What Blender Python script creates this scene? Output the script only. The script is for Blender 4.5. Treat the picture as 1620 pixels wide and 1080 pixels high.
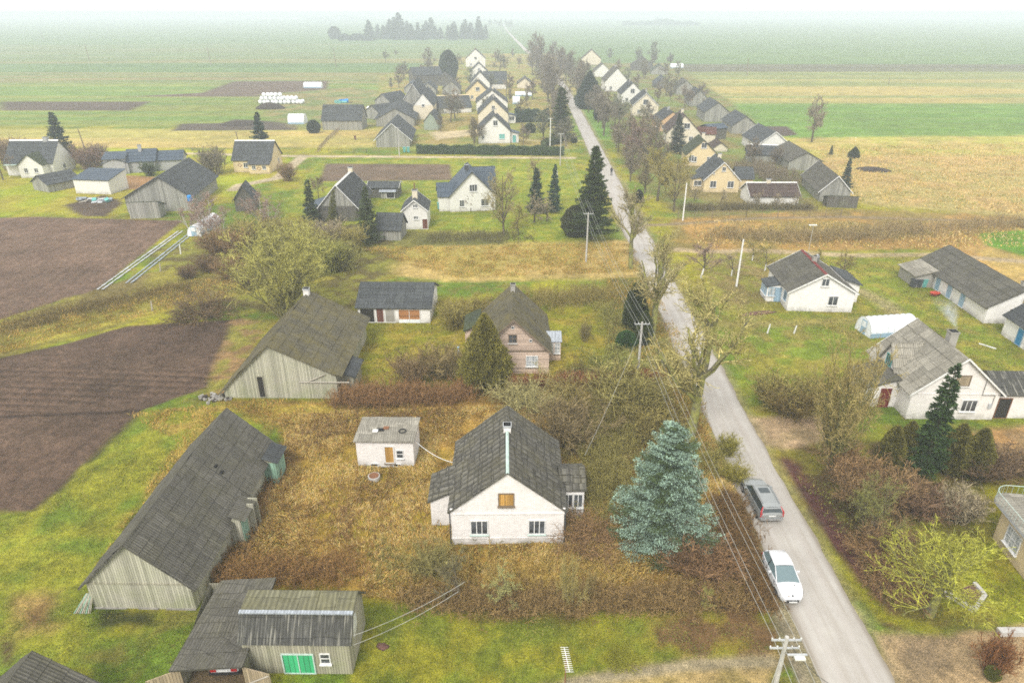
import bpy, math, random
import numpy as np
from math import radians as R_, sin, cos, pi
from mathutils import Vector, Matrix
for o in list(bpy.data.objects): bpy.data.objects.remove(o)
sc = bpy.context.scene
COL = sc.collection
# ------------------------------------------------------------------ camera, world, sun, exposure
HC = 35.0; FPX = 1080.0; PITCH = R_(25.7)
cam = bpy.data.cameras.new('camera'); cam.lens = 24.0; cam.sensor_width = 36.0
cam.clip_start = .5; cam.clip_end = 9000
camo = bpy.data.objects.new('camera', cam); COL.objects.link(camo)
camo.location = (0, 0, HC); camo.rotation_euler = (R_(90)-PITCH, 0, 0)
sc.camera = camo
w = bpy.data.worlds.new('World'); sc.world = w; w.use_nodes = True
nt = w.node_tree; nt.nodes.clear()
wo = nt.nodes.new('ShaderNodeOutputWorld'); bg = nt.nodes.new('ShaderNodeBackground')
sky = nt.nodes.new('ShaderNodeTexSky'); sky.sky_type = 'NISHITA'; sky.sun_disc = False
SUN_EL, SUN_AZ = R_(48), R_(200)
sky.sun_elevation = SUN_EL; sky.sun_rotation = SUN_AZ; sky.dust_density = 4.0; sky.air_density = 1.0
hs = nt.nodes.new('ShaderNodeHueSaturation'); hs.inputs['Saturation'].default_value = .22
nt.links.new(sky.outputs[0], hs.inputs['Color'])
mxw = nt.nodes.new('ShaderNodeMixRGB'); mxw.inputs[0].default_value = .75; mxw.inputs[2].default_value = (6.2, 6.2, 6.2, 1)   # the even white of a closed cloud cover
nt.links.new(hs.outputs[0], mxw.inputs[1]); nt.links.new(mxw.outputs[0], bg.inputs[0])
bg.inputs[1].default_value = .15
nt.links.new(bg.outputs[0], wo.inputs[0])
sl = bpy.data.lights.new('sun', 'SUN'); sl.energy = 1.5; sl.angle = R_(22); sl.color = (1, .97, .92)
so = bpy.data.objects.new('sun', sl); COL.objects.link(so)
# light comes from azimuth SUN_AZ (clockwise from +Y) at SUN_EL
d = Vector((sin(SUN_AZ)*cos(SUN_EL), cos(SUN_AZ)*cos(SUN_EL), sin(SUN_EL)))
so.rotation_euler = d.to_track_quat('Z', 'Y').to_euler(); so.location = (0, 0, 60)
sc.view_settings.view_transform = 'Standard'; sc.view_settings.look = 'None'
sc.view_settings.exposure = 0.66; sc.view_settings.gamma = 1
sc.cycles.max_bounces = 6; sc.cycles.diffuse_bounces = 1; sc.cycles.glossy_bounces = 2
sc.cycles.transmission_bounces = 4; sc.cycles.transparent_max_bounces = 8; sc.cycles.volume_bounces = 1; sc.cycles.filter_width = 1.7
sc.cycles.use_adaptive_sampling = True; sc.cycles.adaptive_threshold = .004; sc.cycles.use_denoising = False
sc.cycles.caustics_reflective = False; sc.cycles.caustics_refractive = False

# ------------------------------------------------------------------ survey helpers: where a sight line meets the ground
CP, SP = cos(PITCH), sin(PITCH)
def G(px, py, z=0.0):
    u = (px-810)/FPX; v = (540-py)/FPX
    dx, dy, dz = u, CP+v*SP, -SP+v*CP
    t = (z-HC)/dz
    return Vector((t*dx, t*dy, z))
def PR(x, y, z):
    dd = y*CP+(HC-z)*SP
    return (810+FPX*x/dd, 540-FPX*(y*SP-(HC-z)*CP)/dd)
def HZ(x, y, py):
    lo, hi = -3, 34.9
    for _ in range(40):
        m = (lo+hi)/2
        if PR(x, y, m)[1] > py: lo = m
        else: hi = m
    return lo

# ------------------------------------------------------------------ mesh helpers
def link(o, parent=None, label=None, cat=None, group=None, kind=None):
    COL.objects.link(o)
    if parent is not None: o.parent = parent
    if label: o['label'] = label
    if cat: o['category'] = cat
    if group: o['group'] = group
    if kind: o['kind'] = kind
    return o
def thing(name, label, cat, loc=(0, 0, 0), rz=0.0, group=None):
    o = bpy.data.objects.new(name, None); o.empty_display_size = .2
    o.location = loc; o.rotation_euler = (0, 0, rz)
    return link(o, None, label, cat, group)
class MB:
    def __init__(s): s.v = []; s.f = []; s.m = []; s.mats = []; s.smooth = False
    def mi(s, mat):
        if mat not in s.mats: s.mats.append(mat)
        return s.mats.index(mat)
    def poly(s, pts, mat):
        n = len(s.v); s.v += [tuple(p) for p in pts]; s.f.append(tuple(range(n, n+len(pts)))); s.m.append(s.mi(mat))
    def box(s, x0, x1, y0, y1, z0, z1, mat, M=None):
        c = [(x, y, z) for z in (z0, z1) for (x, y) in ((x0, y0), (x1, y0), (x1, y1), (x0, y1))]
        if M is not None: c = [tuple(M @ Vector(p)) for p in c]
        n = len(s.v); s.v += c; k = s.mi(mat)
        for f in ((3, 2, 1, 0), (4, 5, 6, 7), (0, 1, 5, 4), (1, 2, 6, 5), (2, 3, 7, 6), (3, 0, 4, 7)):
            s.f.append(tuple(n+i for i in f)); s.m.append(k)
    def tube(s, pts, rad, mat, n=6, cap=True):
        pts = [Vector(p) for p in pts]
        if not hasattr(rad, '__len__'): rad = [rad]*len(pts)
        k = s.mi(mat); b = len(s.v)
        for i, p in enumerate(pts):
            t = (pts[min(i+1, len(pts)-1)]-pts[max(i-1, 0)]).normalized()
            a = t.cross(Vector((0, 0, 1)) if abs(t.z) < .9 else Vector((1, 0, 0))).normalized(); c = t.cross(a)
            for j in range(n):
                g = 2*pi*j/n; s.v.append(tuple(p+(a*cos(g)+c*sin(g))*rad[i]))
        for i in range(len(pts)-1):
            for j in range(n):
                j2 = (j+1) % n
                s.f.append((b+i*n+j, b+i*n+j2, b+(i+1)*n+j2, b+(i+1)*n+j)); s.m.append(k)
        if cap:
            s.f.append(tuple(b+j for j in range(n-1, -1, -1))); s.m.append(k)
            s.f.append(tuple(b+(len(pts)-1)*n+j for j in range(n))); s.m.append(k)
    def lathe(s, prof, mat, n=14, c=(0, 0), sx=1, sy=1, wob=0, rnd=None):
        k = s.mi(mat); b = len(s.v)
        for (r, z) in prof:
            for j in range(n):
                g = 2*pi*j/n; q = 1+(rnd.uniform(-wob, wob) if rnd else 0)
                s.v.append((c[0]+r*sx*q*cos(g), c[1]+r*sy*q*sin(g), z))
        for i in range(len(prof)-1):
            for j in range(n):
                j2 = (j+1) % n
                s.f.append((b+i*n+j, b+i*n+j2, b+(i+1)*n+j2, b+(i+1)*n+j)); s.m.append(k)
        s.f.append(tuple(b+j for j in range(n-1, -1, -1))); s.m.append(k)
        s.f.append(tuple(b+(len(prof)-1)*n+j for j in range(n))); s.m.append(k)
    def mesh(s, name):
        me = bpy.data.meshes.new(name); me.from_pydata(s.v, [], s.f)
        for m in s.mats: me.materials.append(MAT[m])
        me.polygons.foreach_set('material_index', s.m)
        if s.smooth: me.polygons.foreach_set('use_smooth', [True]*len(s.f))
        me.update()
        uv = me.uv_layers.new(name='UVMap')
        Z = Vector((0, 0, 1))
        co = s.v
        dat = np.zeros((len(me.loops), 2), dtype=np.float32)
        for p in me.polygons:
            n = p.normal
            t = Z.cross(n)
            t = Vector((1, 0, 0)) if t.length < .02 else t.normalized()
            b = n.cross(t)
            for li, vi in zip(p.loop_indices, p.vertices):
                q = co[vi]
                dat[li] = (t.x*q[0]+t.y*q[1]+t.z*q[2], b.x*q[0]+b.y*q[1]+b.z*q[2])
        uv.data.foreach_set('uv', dat.ravel())
        return me
    def build(s, name, parent=None, label=None, cat=None, group=None, kind=None, loc=None, rz=None):
        o = bpy.data.objects.new(name, s.mesh(name))
        if loc is not None: o.location = loc
        if rz is not None: o.rotation_euler = (0, 0, rz)
        return link(o, parent, label, cat, group, kind)
def np_mesh(name, V, F, mats, mi=None, smooth=False):
    """V (n,3); F (m,3 or 4) int array, or a list of such arrays"""
    if not isinstance(F, list): F = [F]
    F = [f for f in F if len(f)]
    me = bpy.data.meshes.new(name)
    nl = sum(f.size for f in F); nf = sum(len(f) for f in F)
    me.vertices.add(len(V)); me.vertices.foreach_set('co', np.ascontiguousarray(V, dtype=np.float32).ravel())
    me.loops.add(nl); me.loops.foreach_set('vertex_index', np.concatenate([f.ravel() for f in F]).astype(np.int32))
    me.polygons.add(nf)
    tot = np.concatenate([np.full(len(f), f.shape[1]) for f in F]).astype(np.int32)
    st = np.concatenate([[0], np.cumsum(tot)[:-1]]).astype(np.int32)
    me.polygons.foreach_set('loop_start', st); me.polygons.foreach_set('loop_total', tot)
    for m in mats: me.materials.append(MAT[m])
    if mi is not None: me.polygons.foreach_set('material_index', np.asarray(mi, dtype=np.int32))
    if smooth: me.polygons.foreach_set('use_smooth', np.ones(nf, dtype=bool))
    me.update(calc_edges=True); me.validate()
    return me

# ------------------------------------------------------------------ materials
MAT = {}
class NT:
    def __init__(s, name):
        m = bpy.data.materials.new(name); m.use_nodes = True; s.m = m; s.t = m.node_tree; s.t.nodes.clear()
        s.o = s.t.nodes.new('ShaderNodeOutputMaterial'); s.b = s.t.nodes.new('ShaderNodeBsdfPrincipled')
        s.t.links.new(s.b.outputs[0], s.o.inputs[0]); MAT[name] = m
    def n(s, t, **k):
        x = s.t.nodes.new('ShaderNode'+t)
        for a, b in k.items(): setattr(x, a, b)
        return x
    def set(s, inp, v):
        if v is None: return
        if isinstance(v, bpy.types.NodeSocket): s.t.links.new(v, inp)
        else:
            if isinstance(v, tuple) and len(v) == 3 and inp.type == 'RGBA': v = v+(1,)
            inp.default_value = v
    def uv(s): return s.n('UVMap').outputs[0]
    def obj(s): return s.n('TexCoord').outputs['Object']
    def pos(s): return s.n('NewGeometry').outputs['Position']
    def mapp(s, v, sc=(1, 1, 1), rot=(0, 0, 0)):
        x = s.n('Mapping'); s.set(x.inputs[0], v); x.inputs['Scale'].default_value = sc; x.inputs['Rotation'].default_value = rot
        return x.outputs[0]
    def noise(s, v, scale, detail=4, rough=.55, dist=0):
        x = s.n('TexNoise'); s.set(x.inputs['Vector'], v); x.inputs['Scale'].default_value = scale
        x.inputs['Detail'].default_value = detail; x.inputs['Roughness'].default_value = rough; x.inputs['Distortion'].default_value = dist
        return x.outputs[0]
    def mix(s, f, a, b, mode='MIX'):
        x = s.n('MixRGB', blend_type=mode); s.set(x.inputs[0], f); s.set(x.inputs[1], a); s.set(x.inputs[2], b); return x.outputs[0]
    def math(s, op, a, b=None, c=None):
        x = s.n('Math', operation=op); s.set(x.inputs[0], a)
        if b is not None: s.set(x.inputs[1], b)
        if c is not None: s.set(x.inputs[2], c)
        return x.outputs[0]
    def rng(s, v, a, b, c=0, d=1):
        x = s.n('MapRange'); s.set(x.inputs[0], v)
        for i, q in enumerate((a, b, c, d)): x.inputs[i+1].default_value = q
        return x.outputs[0]
    def sep(s, v):
        x = s.n('SeparateXYZ'); s.set(x.inputs[0], v); return x.outputs
    def bump(s, h, st=.5, dist=.05):
        x = s.n('Bump'); s.set(x.inputs['Height'], h); x.inputs['Strength'].default_value = st; x.inputs['Distance'].default_value = dist
        return x.outputs[0]
    def fin(s, col, rough=.9, normal=None, spec=.25, metal=0):
        s.set(s.b.inputs['Base Color'], col); s.set(s.b.inputs['Roughness'], rough)
        s.b.inputs['Specular IOR Level'].default_value = spec; s.b.inputs['Metallic'].default_value = metal
        if normal is not None: s.t.links.new(normal, s.b.inputs['Normal'])
        return s.m
def sc3(c, k): return tuple(min(1, x*k) for x in c)
def m_plain(name, col, rough=.8, spec=.3, metal=0, var=.15, scale=3):
    t = NT(name); n = t.noise(t.obj(), scale, 4)
    t.fin(t.mix(t.rng(n, .3, .7), sc3(col, 1-var), sc3(col, 1+var)), rough, None, spec, metal)
def m_roof(name, col, moss=(.14, .14, .06), mossamt=.35, sheet=.22, per=.19, rough=.9, spec=.2, lich=.3, bw=1.15, bh=1.1, streak=0, ms=.022):
    t = NT(name); uv = t.uv(); u, v, _ = t.sep(uv)
    br = t.n('TexBrick', offset=.0); t.set(br.inputs['Vector'], uv)
    br.inputs['Color1'].default_value = sc3(col, 1-sheet)+(1,); br.inputs['Color2'].default_value = sc3(col, 1+sheet)+(1,)
    br.inputs['Mortar'].default_value = sc3(col, .3)+(1,); br.inputs['Scale'].default_value = 1
    br.inputs['Mortar Size'].default_value = ms; br.inputs['Brick Width'].default_value = bw; br.inputs['Row Height'].default_value = bh
    n1 = t.noise(t.obj(), .6, 6, .65); n2 = t.noise(t.obj(), 9, 3, .7); n3 = t.noise(t.mapp(uv, (6, .5, 1)), 1.2, 4)
    c = t.mix(t.rng(n1, .42, .72, 0, mossamt), br.outputs[0], moss)
    c = t.mix(t.rng(n3, .38, .66, 0, .6), c, sc3(col, .42)); n5 = t.noise(t.mapp(uv, (3.1, 3.1, 1)), 1.0, 5, .7)
    c = t.mix(t.rng(n5, .5, .72, 0, .4), c, sc3(col, 1.7))
    c = t.mix(t.rng(n2, .6, .8, 0, lich), c, sc3(col, 2.3))
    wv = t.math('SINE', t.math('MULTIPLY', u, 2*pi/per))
    if streak:
        st = t.noise(t.mapp(uv, (5.5, .35, 1)), 1.0, 3, .6)
        c = t.mix(t.rng(st, .54, .66, 0, streak), c, (.42, .4, .33))
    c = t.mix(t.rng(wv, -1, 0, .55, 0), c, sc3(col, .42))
    h = t.math('ADD', t.math('MULTIPLY', wv, .5), t.math('MULTIPLY', n2, .4))
    t.fin(c, rough, t.bump(h, .9, .06), spec)
def m_plank(name, col, col2, hor=False, pw=.16, green=.35):
    t = NT(name); uv = t.uv(); u, v, _ = t.sep(uv)
    a, b = (v, u) if hor else (u, v)
    cell = t.math('FLOOR', t.math('DIVIDE', a, pw)); fr = t.math('FRACT', t.math('DIVIDE', a, pw))
    wn = t.n('TexWhiteNoise', noise_dimensions='1D'); t.set(wn.inputs['W'], cell)
    st = t.noise(t.mapp(uv, ((.8, 14, 1) if hor else (14, .8, 1))), 1.3, 5, .65)
    c = t.mix(wn.outputs[0], sc3(col, .72), sc3(col, 1.25))
    c = t.mix(t.rng(st, .35, .68), c, col2, 'MIX')
    c = t.mix(.45, c, t.mix(wn.outputs[0], sc3(col, .6), sc3(col, 1.4)))
    if green:
        g = t.noise(t.obj(), .7, 4)
        zz = t.sep(t.obj())[2]
        f = t.math('MULTIPLY', t.rng(g, .4, .65, 0, green), t.rng(zz, 3.0, 0, .35, 1))
        c = t.mix(f, c, (.26, .30, .12))
    gap = t.math('LESS_THAN', fr, .1)
    c = t.mix(t.math('MULTIPLY', gap, .75), c, (.03, .028, .022))
    h = t.math('SUBTRACT', t.math('MULTIPLY', st, .4), gap)
    t.fin(c, .92, t.bump(h, .9, .05), .15)
def m_brick(name, col, mortar, var=.12, dirt=.3, dc=(.35, .32, .26), bw=.26, bh=.085, hgt=.5):
    t = NT(name); uv = t.uv()
    br = t.n('TexBrick'); t.set(br.inputs['Vector'], uv)
    br.inputs['Color1'].default_value = sc3(col, 1-var)+(1,); br.inputs['Color2'].default_value = sc3(col, 1+var*.6)+(1,)
    br.inputs['Mortar'].default_value = mortar+(1,); br.inputs['Scale'].default_value = 1; br.inputs['Mortar Size'].default_value = .011
    br.inputs['Brick Width'].default_value = bw; br.inputs['Row Height'].default_value = bh
    n1 = t.noise(t.obj(), 1.1, 6, .65); z = t.sep(t.obj())[2]
    c = t.mix(t.rng(n1, .45, .75, 0, dirt), br.outputs[0], dc)
    n3 = t.noise(t.mapp(uv, (7, .5, 1)), 1., 4)
    c = t.mix(t.rng(n3, .5, .75, 0, dirt*.6), c, dc)
    f = t.math('MULTIPLY', t.rng(z, .75, 0, 0, .75), t.rng(n1, .35, .6))
    c = t.mix(f, c, sc3(dc, .8))
    t.fin(c, .85, t.bump(br.outputs[1], -.35, .01), .2)
def m_leaf(name, var=.45, scale=1.4, hue=None, transl=False):
    t = NT(name); oc = t.n('ObjectInfo').outputs['Color']
    n = t.noise(t.obj(), scale, 4, .6); n2 = t.noise(t.obj(), scale*9, 2, .6)
    dark = t.mix(1, oc, (1-var, 1-var, 1-var), 'MULTIPLY'); lite = t.mix(1, oc, (1+var, 1+var, 1+var*.8), 'MULTIPLY')
    c = t.mix(t.rng(n, .3, .7), dark, lite)
    c = t.mix(t.rng(n2, .35, .65, 0, .5), c, t.mix(1, oc, (1+var, 1+var*.7, .9), 'MULTIPLY'))
    if hue:
        n3 = t.noise(t.obj(), scale*5, 2, .7); c = t.mix(1, c, t.mix(t.rng(n3, .36, .64), (.42, .4, .38), (1.75, 1.7, 1.6)), 'MULTIPLY')
    t.fin(c, .8, None, .2)
m_leaf('leaf', .5, 1.4, 1); m_leaf('twig', .5, 1.6, 1); m_leaf('leaf_dark', .3); m_leaf('bark', .4, 3)
t = NT('whitewash_bark'); z = t.sep(t.obj())[2]; n = t.noise(t.obj(), 6, 3)
t.fin(t.mix(t.math('LESS_THAN', z, 1.05), t.mix(n, (.06, .05, .035), (.16, .14, .08)), (.75, .74, .7)), .9)
t = NT('birch_bark'); n = t.noise(t.mapp(t.obj(), (4, 4, 1.2)), 2.2, 4, .7)
t.fin(t.mix(t.rng(n, .52, .6), (.62, .58, .53), (.12, .1, .09)), .85)
t = NT('mossy_bark'); n = t.noise(t.obj(), 2.2, 5, .65); z = t.sep(t.obj())[2]
t.fin(t.mix(t.rng(n, .35, .6), (.11, .095, .07), (.30, .30, .07)), .9)

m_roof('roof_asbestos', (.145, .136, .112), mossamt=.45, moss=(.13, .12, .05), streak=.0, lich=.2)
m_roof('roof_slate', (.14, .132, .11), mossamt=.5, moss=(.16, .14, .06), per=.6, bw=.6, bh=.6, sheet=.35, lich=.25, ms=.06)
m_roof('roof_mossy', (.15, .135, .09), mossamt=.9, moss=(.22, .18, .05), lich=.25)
m_roof('roof_dark', (.075, .08, .082), mossamt=.12, per=.25, lich=.12)
m_roof('roof_light', (.40, .37, .30), mossamt=.45, moss=(.15, .13, .08), lich=.4, sheet=.3, bw=1.1, bh=1.0)
m_roof('roof_streaked', (.10, .098, .088), mossamt=.2, lich=.3, streak=.8)
m_roof('roof_ribbed', (.20, .19, .12), mossamt=.5, moss=(.25, .23, .09), lich=.3, per=.3)
m_roof('roof_blue', (.075, .105, .14), mossamt=.05, per=.35, lich=.05, sheet=.12, bw=3, bh=.4, spec=.4, rough=.55)
m_roof('roof_brown', (.11, .075, .065), mossamt=.3, lich=.25)
m_roof('roof_red', (.16, .07, .055), mossamt=.2, lich=.1)
m_roof('roof_haze', (.10, .108, .11), mossamt=.1, lich=.2)
m_roof('roof_green', (.07, .085, .05), mossamt=.75, moss=(.12, .14, .05), lich=.2)
m_roof('roof_zinc', (.5, .54, .58), mossamt=.1, moss=(.3, .3, .25), lich=.05, sheet=.1, spec=.5, rough=.5)
m_plank('planks', (.34, .315, .235), (.47, .44, .33))
m_plank('planks_pale', (.42, .40, .31), (.60, .57, .44), green=.45)
m_plank('planks_dark', (.12, .11, .095), (.18, .165, .14), green=.2)
m_plank('planks_far', (.31, .30, .26), (.42, .41, .36), green=.1, pw=.3)
m_plank('planks_pink', (.70, .53, .41), (.74, .58, .46), hor=True, pw=.14, green=0)
m_plank('planks_green', (.045, .42, .17), (.08, .46, .21), pw=.3, green=0)
m_plank('planks_mint', (.25, .42, .30), (.36, .50, .40), pw=.3, green=0)
m_plank('planks_ochre', (.55, .30, .07), (.62, .38, .12), pw=.12, green=0)
m_plank('planks_brown', (.17, .065, .045), (.2, .09, .06), pw=.2, green=0)
m_plank('planks_rust', (.42, .19, .075), (.5, .26, .11), hor=True, pw=.2, green=0)
m_plank('planks_tan', (.40, .31, .2), (.46, .37, .25), green=.15)
m_brick('white_brick', (.93, .89, .84), (.66, .60, .55), dirt=.22)
m_brick('white_clean', (.92, .89, .85), (.8, .77, .72), dirt=.14)
m_brick('far_white', (.8, .78, .72), (.74, .72, .66), dirt=.12)
m_brick('cream_plaster', (.74, .66, .5), (.7, .62, .46), dirt=.2)
m_brick('yellow_brick', (.78, .63, .36), (.66, .53, .32), dirt=.18, dc=(.42, .33, .22))
m_brick('orange_plaster', (.66, .42, .23), (.6, .4, .22), dirt=.15)
m_brick('grey_brick', (.42, .42, .41), (.33, .33, .32), dirt=.35, dc=(.25, .25, .24), bw=.4, bh=.2)
m_brick('green_plaster', (.30, .36, .28), (.3, .35, .28), dirt=.3)
m_brick('concrete', (.36, .34, .30), (.36, .34, .3), dirt=.3, bw=2, bh=1)
m_plain('white_trim', (.78, .77, .73), .6); m_plain('grey_trim', (.45, .46, .46), .6); m_plain('dark_trim', (.07, .075, .08), .6)
m_plain('mint_trim', (.50, .62, .55), .6); m_plain('blue_trim', (.30, .44, .55), .6); m_plain('pole_concrete', (.48, .46, .42), .9)
m_plain('black', (.012, .012, .013), .8, var=.02); m_plain('dark_inside', (.03, .027, .022), .95)  # dark inside: shade behind open doorways as a flat colour
m_plain('green_teal', (.14, .42, .38), .6); m_plain('blue_paint', (.03, .22, .42), .5); m_plain('red_paint', (.5, .06, .03), .5)
m_plain('maroon', (.16, .025, .02), .6); m_plain('wood', (.2, .15, .1), .9); m_plain('wood_pale', (.42, .38, .31), .9)
m_plain('wire', (.42, .42, .38), .6); m_plain('wire_dark', (.06, .06, .055), .6); m_plain('insulator', (.72, .72, .68), .3)
m_plain('steel', (.45, .46, .46), .4, .5, .7); m_plain('rust', (.22, .10, .05), .9)
m_plain('film', (.82, .86, .87), .35, .5); m_plain('bale_white', (.85, .87, .88), .35, .5)
m_plain('bright_green', (.10, .62, .28), .5); m_plain('tarp_blue', (.02, .25, .62), .5); m_plain('soil', (.05, .038, .03), .95)
m_plain('stone', (.3, .28, .25), .95, var=.3); m_plain('skin', (.55, .33, .24), .6); m_plain('cloth_dark', (.02, .023, .03), .9)
m_plain('cloth_grey', (.3, .34, .38), .9); m_plain('cloth_blue', (.35, .5, .62), .9); m_plain('hair', (.04, .03, .02), .8)
m_plain('paint_white', (.68, .68, .68), .22, .6, var=.02); m_plain('paint_silver', (.33, .345, .335), .28, .6, .35, var=.02)
m_plain('lamp_red', (.42, .015, .02), .15, .6, var=.1); m_plain('lamp_clear', (.72, .74, .76), .12, .7, var=.02)
m_plain('rubber', (.018, .018, .018), .8); m_plain('rim', (.4, .4, .42), .35, .5, .7); m_plain('trim_black', (.02, .02, .022), .5)
m_plain('plate', (.75, .75, .72), .5, var=.02); m_plain('leaves_litter', (.13, .065, .05), .9, var=.5, scale=14)
t = NT('glass'); n = t.noise(t.obj(), 1.3, 2)
t.fin(t.mix(t.rng(n, .35, .65), (.035, .04, .045), (.12, .13, .14)), .12, None, .6)
t = NT('car_glass'); t.fin((.035, .05, .052), .06, None, .8)
t = NT('car_glass_pale'); t.fin((.13, .19, .20), .08, None, .8)
t = NT('curtain_glass'); n = t.noise(t.obj(), 3, 2)
t.fin(t.mix(t.rng(n, .4, .6), (.3, .33, .34), (.6, .62, .62)), .15, None, .6)
# ------------------------------------------------------------------ buildings
Z3 = Vector((0, 0, 1))
def fn1(x, s=0):
    return (sin(x*1.7+s*3.1)+sin(x*3.9+s*1.3)*.6+sin(x*9.1+s*7.7)*.3)/1.9
def slope(mb, r0, r1, e1, e0, mat, course=1.1, seg=1.3, jit=.02, th=.09, sd=0):
    """one pitched roof plane from ridge r0-r1 down to eave e0-e1, laid in overlapping courses"""
    r0, r1, e0, e1 = map(Vector, (r0, r1, e0, e1))
    nrm = (r1-r0).cross(e0-r0).normalized()
    if nrm.z < 0: nrm = -nrm
    flip = (r1-r0).cross(e0-r0).z < 0
    Ls = (e0-r0).length; Lr = (r1-r0).length
    nc = max(1, round(Ls/course)); ns = max(1, round(Lr/seg))
    def pt(s, t):
        a = r0.lerp(r1, s); b = e0.lerp(e1, s)
        p = a.lerp(b, t)
        j = jit*(fn1(s*Lr*.5+t*3, sd)+.7*fn1(t*Ls*.9+s*Lr*1.3, sd+2))
        return p+nrm*j
    lift = .04
    for i in range(nc):
        t0 = i/nc; t1 = (i+1)/nc + (.02/Ls if i < nc-1 else 0)
        for k in range(ns):
            s0, s1 = k/ns, (k+1)/ns
            rr = random.Random(i*131+k*17+sd).uniform(.7, 1.3)
            q = [pt(s0, t0), pt(s1, t0), pt(s1, t1)+nrm*lift*rr, pt(s0, t1)+nrm*lift*rr]
            if not flip: pass
            a = (q[1]-q[0]).cross(q[3]-q[0])
            if a.dot(nrm) < 0: q = [q[0], q[3], q[2], q[1]]
            mb.poly(q, mat)
            q2 = [pt(s0, t1)+nrm*lift*rr, pt(s1, t1)+nrm*lift*rr, pt(s1, t1)-nrm*.01, pt(s0, t1)-nrm*.01]
            mb.poly(q2, mat)
    c = [r0-nrm*th, r1-nrm*th, e1-nrm*th, e0-nrm*th]; T = [r0, r1, e1, e0]
    mb.poly(c, mat)
    for i in range(4):
        j = (i+1) % 4
        mb.poly([T[i]+nrm*.012, T[j]+nrm*.012, c[j], c[i]], mat)
def shell(wb, rb, M, W, L, heL, heR, hr, rx=0, wall='white_brick', roof='roof_asbestos', gab=None, ov=.35, ovg=.3, jit=.02, sd=0,
          openF=None, course=1.1, sk=0.0, zb=0.0, frontwall=True):
    def T(x, y, z): return M @ Vector((x+sk*y, y, z))
    h = W/2
    if rx > h-.05: heR = hr
    if rx < -h+.05: heL = hr
    fr = [(-h, zb), (h, zb), (h, heR)] + ([(rx, hr)] if abs(abs(rx)-h) > .05 else []) + [(-h, heL)]
    if gab:
        hm = min(heL, heR)
        low = [(-h, zb), (h, zb), (h, hm), (-h, hm)]; up = [(-h, hm), (h, hm)]+([(h, heR)] if heR > hm+.01 else [])+([(rx, hr)] if abs(abs(rx)-h) > .05 else [])+([(-h, heL)] if heL > hm+.01 else [])
        faces = [(low, wall), (up, gab)]
    else: faces = [(fr, wall)]
    for pts, mt in faces:
        if frontwall: wb.poly([T(x, 0, z) for x, z in pts], mt)
        wb.poly([T(x, L, z) for x, z in reversed(pts)], mt)
    wb.poly([T(-h, L, zb), T(-h, 0, zb), T(-h, 0, heL), T(-h, L, heL)], wall)
    wb.poly([T(h, 0, zb), T(h, L, zb), T(h, L, heR), T(h, 0, heR)], wall)
    up = .1
    if rx > -h+.05:
        k = (hr-heL)/(rx+h)
        slope(rb, T(rx, -ovg, hr+up), T(rx, L+ovg, hr+up), T(-h-ov, L+ovg, heL-k*ov+up), T(-h-ov, -ovg, heL-k*ov+up), roof, course, 1.3, jit, sd=sd)
    if rx < h-.05:
        k = (hr-heR)/(h-rx)
        slope(rb, T(rx, -ovg, hr+up), T(rx, L+ovg, hr+up), T(h+ov, L+ovg, heR-k*ov+up), T(h+ov, -ovg, heR-k*ov+up), roof, course, 1.3, jit, sd=sd+5)
def opening(root, M, x, y, n, z, w, h, nx=2, ny=1, frame='white_trim', pane='glass', name='window', sub='pane', sill='white_trim', one=False, d=.05, diag=False):
    """window or door lying on a wall; x,y,n in the shell's own frame"""
    n = (M.to_3x3() @ Vector((n[0], n[1], 0))).normalized(); t = Z3.cross(n); o = M @ Vector((x, y, z))
    B = Matrix(((t.x, n.x, 0, o.x), (t.y, n.y, 0, o.y), (0, 0, 1, o.z), (0, 0, 0, 1)))
    f = MB(); b = .07 if w > .5 else .05
    q = w/2
    f.box(-q-b, -q, -.02, d+.02, -b, h+b, frame, B); f.box(q, q+b, -.02, d+.02, -b, h+b, frame, B)
    f.box(-q, q, -.02, d+.02, h, h+b, frame, B); f.box(-q, q, -.02, d+.02, -b, 0, frame, B)
    for i in range(1, nx): f.box(-q+w*i/nx-.03, -q+w*i/nx+.03, -.02, d, 0, h, frame, B)
    for i in range(1, ny): f.box(-q, q, -.018, d-.004, h*i/ny-.03, h*i/ny+.03, frame, B)
    if sill: f.box(-q-b-.06, q+b+.06, -.02, d+.12, -b-.06, -b, sill, B)
    g = f if one else MB()
    g.box(-q, q, -.02, .025, 0, h, pane, B)
    if diag: g.poly([B @ Vector(p) for p in ((-q, .03, .1), (-q+.1, .03, 0), (q, .03, h-.1), (q-.1, .03, h))], frame)
    fo = f.build(name, root)
    if not one: g.build(sub, fo)
    return fo
def chimney(root, M, x, y, z0, z1, s=.55, mat='white_brick', pot=0, name='chimney', s2=None):
    c = MB(); s2 = s2 or s
    c.box(x-s/2, x+s/2, y-s2/2, y+s2/2, z0, z1, mat, M)
    c.box(x-s/2-.05, x+s/2+.05, y-s2/2-.05, y+s2/2+.05, z1-.15, z1, 'grey_trim' if mat != 'concrete' else mat, M)
    c.box(x-s/2+.1, x+s/2-.1, y-s2/2+.1, y+s2/2-.1, z1, z1+.012, 'black', M)
    if pot: c.tube([M @ Vector((x, y, z1)), M @ Vector((x, y, z1+pot))], .1, 'rust', 7)
    return c.build(name, root)
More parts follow.
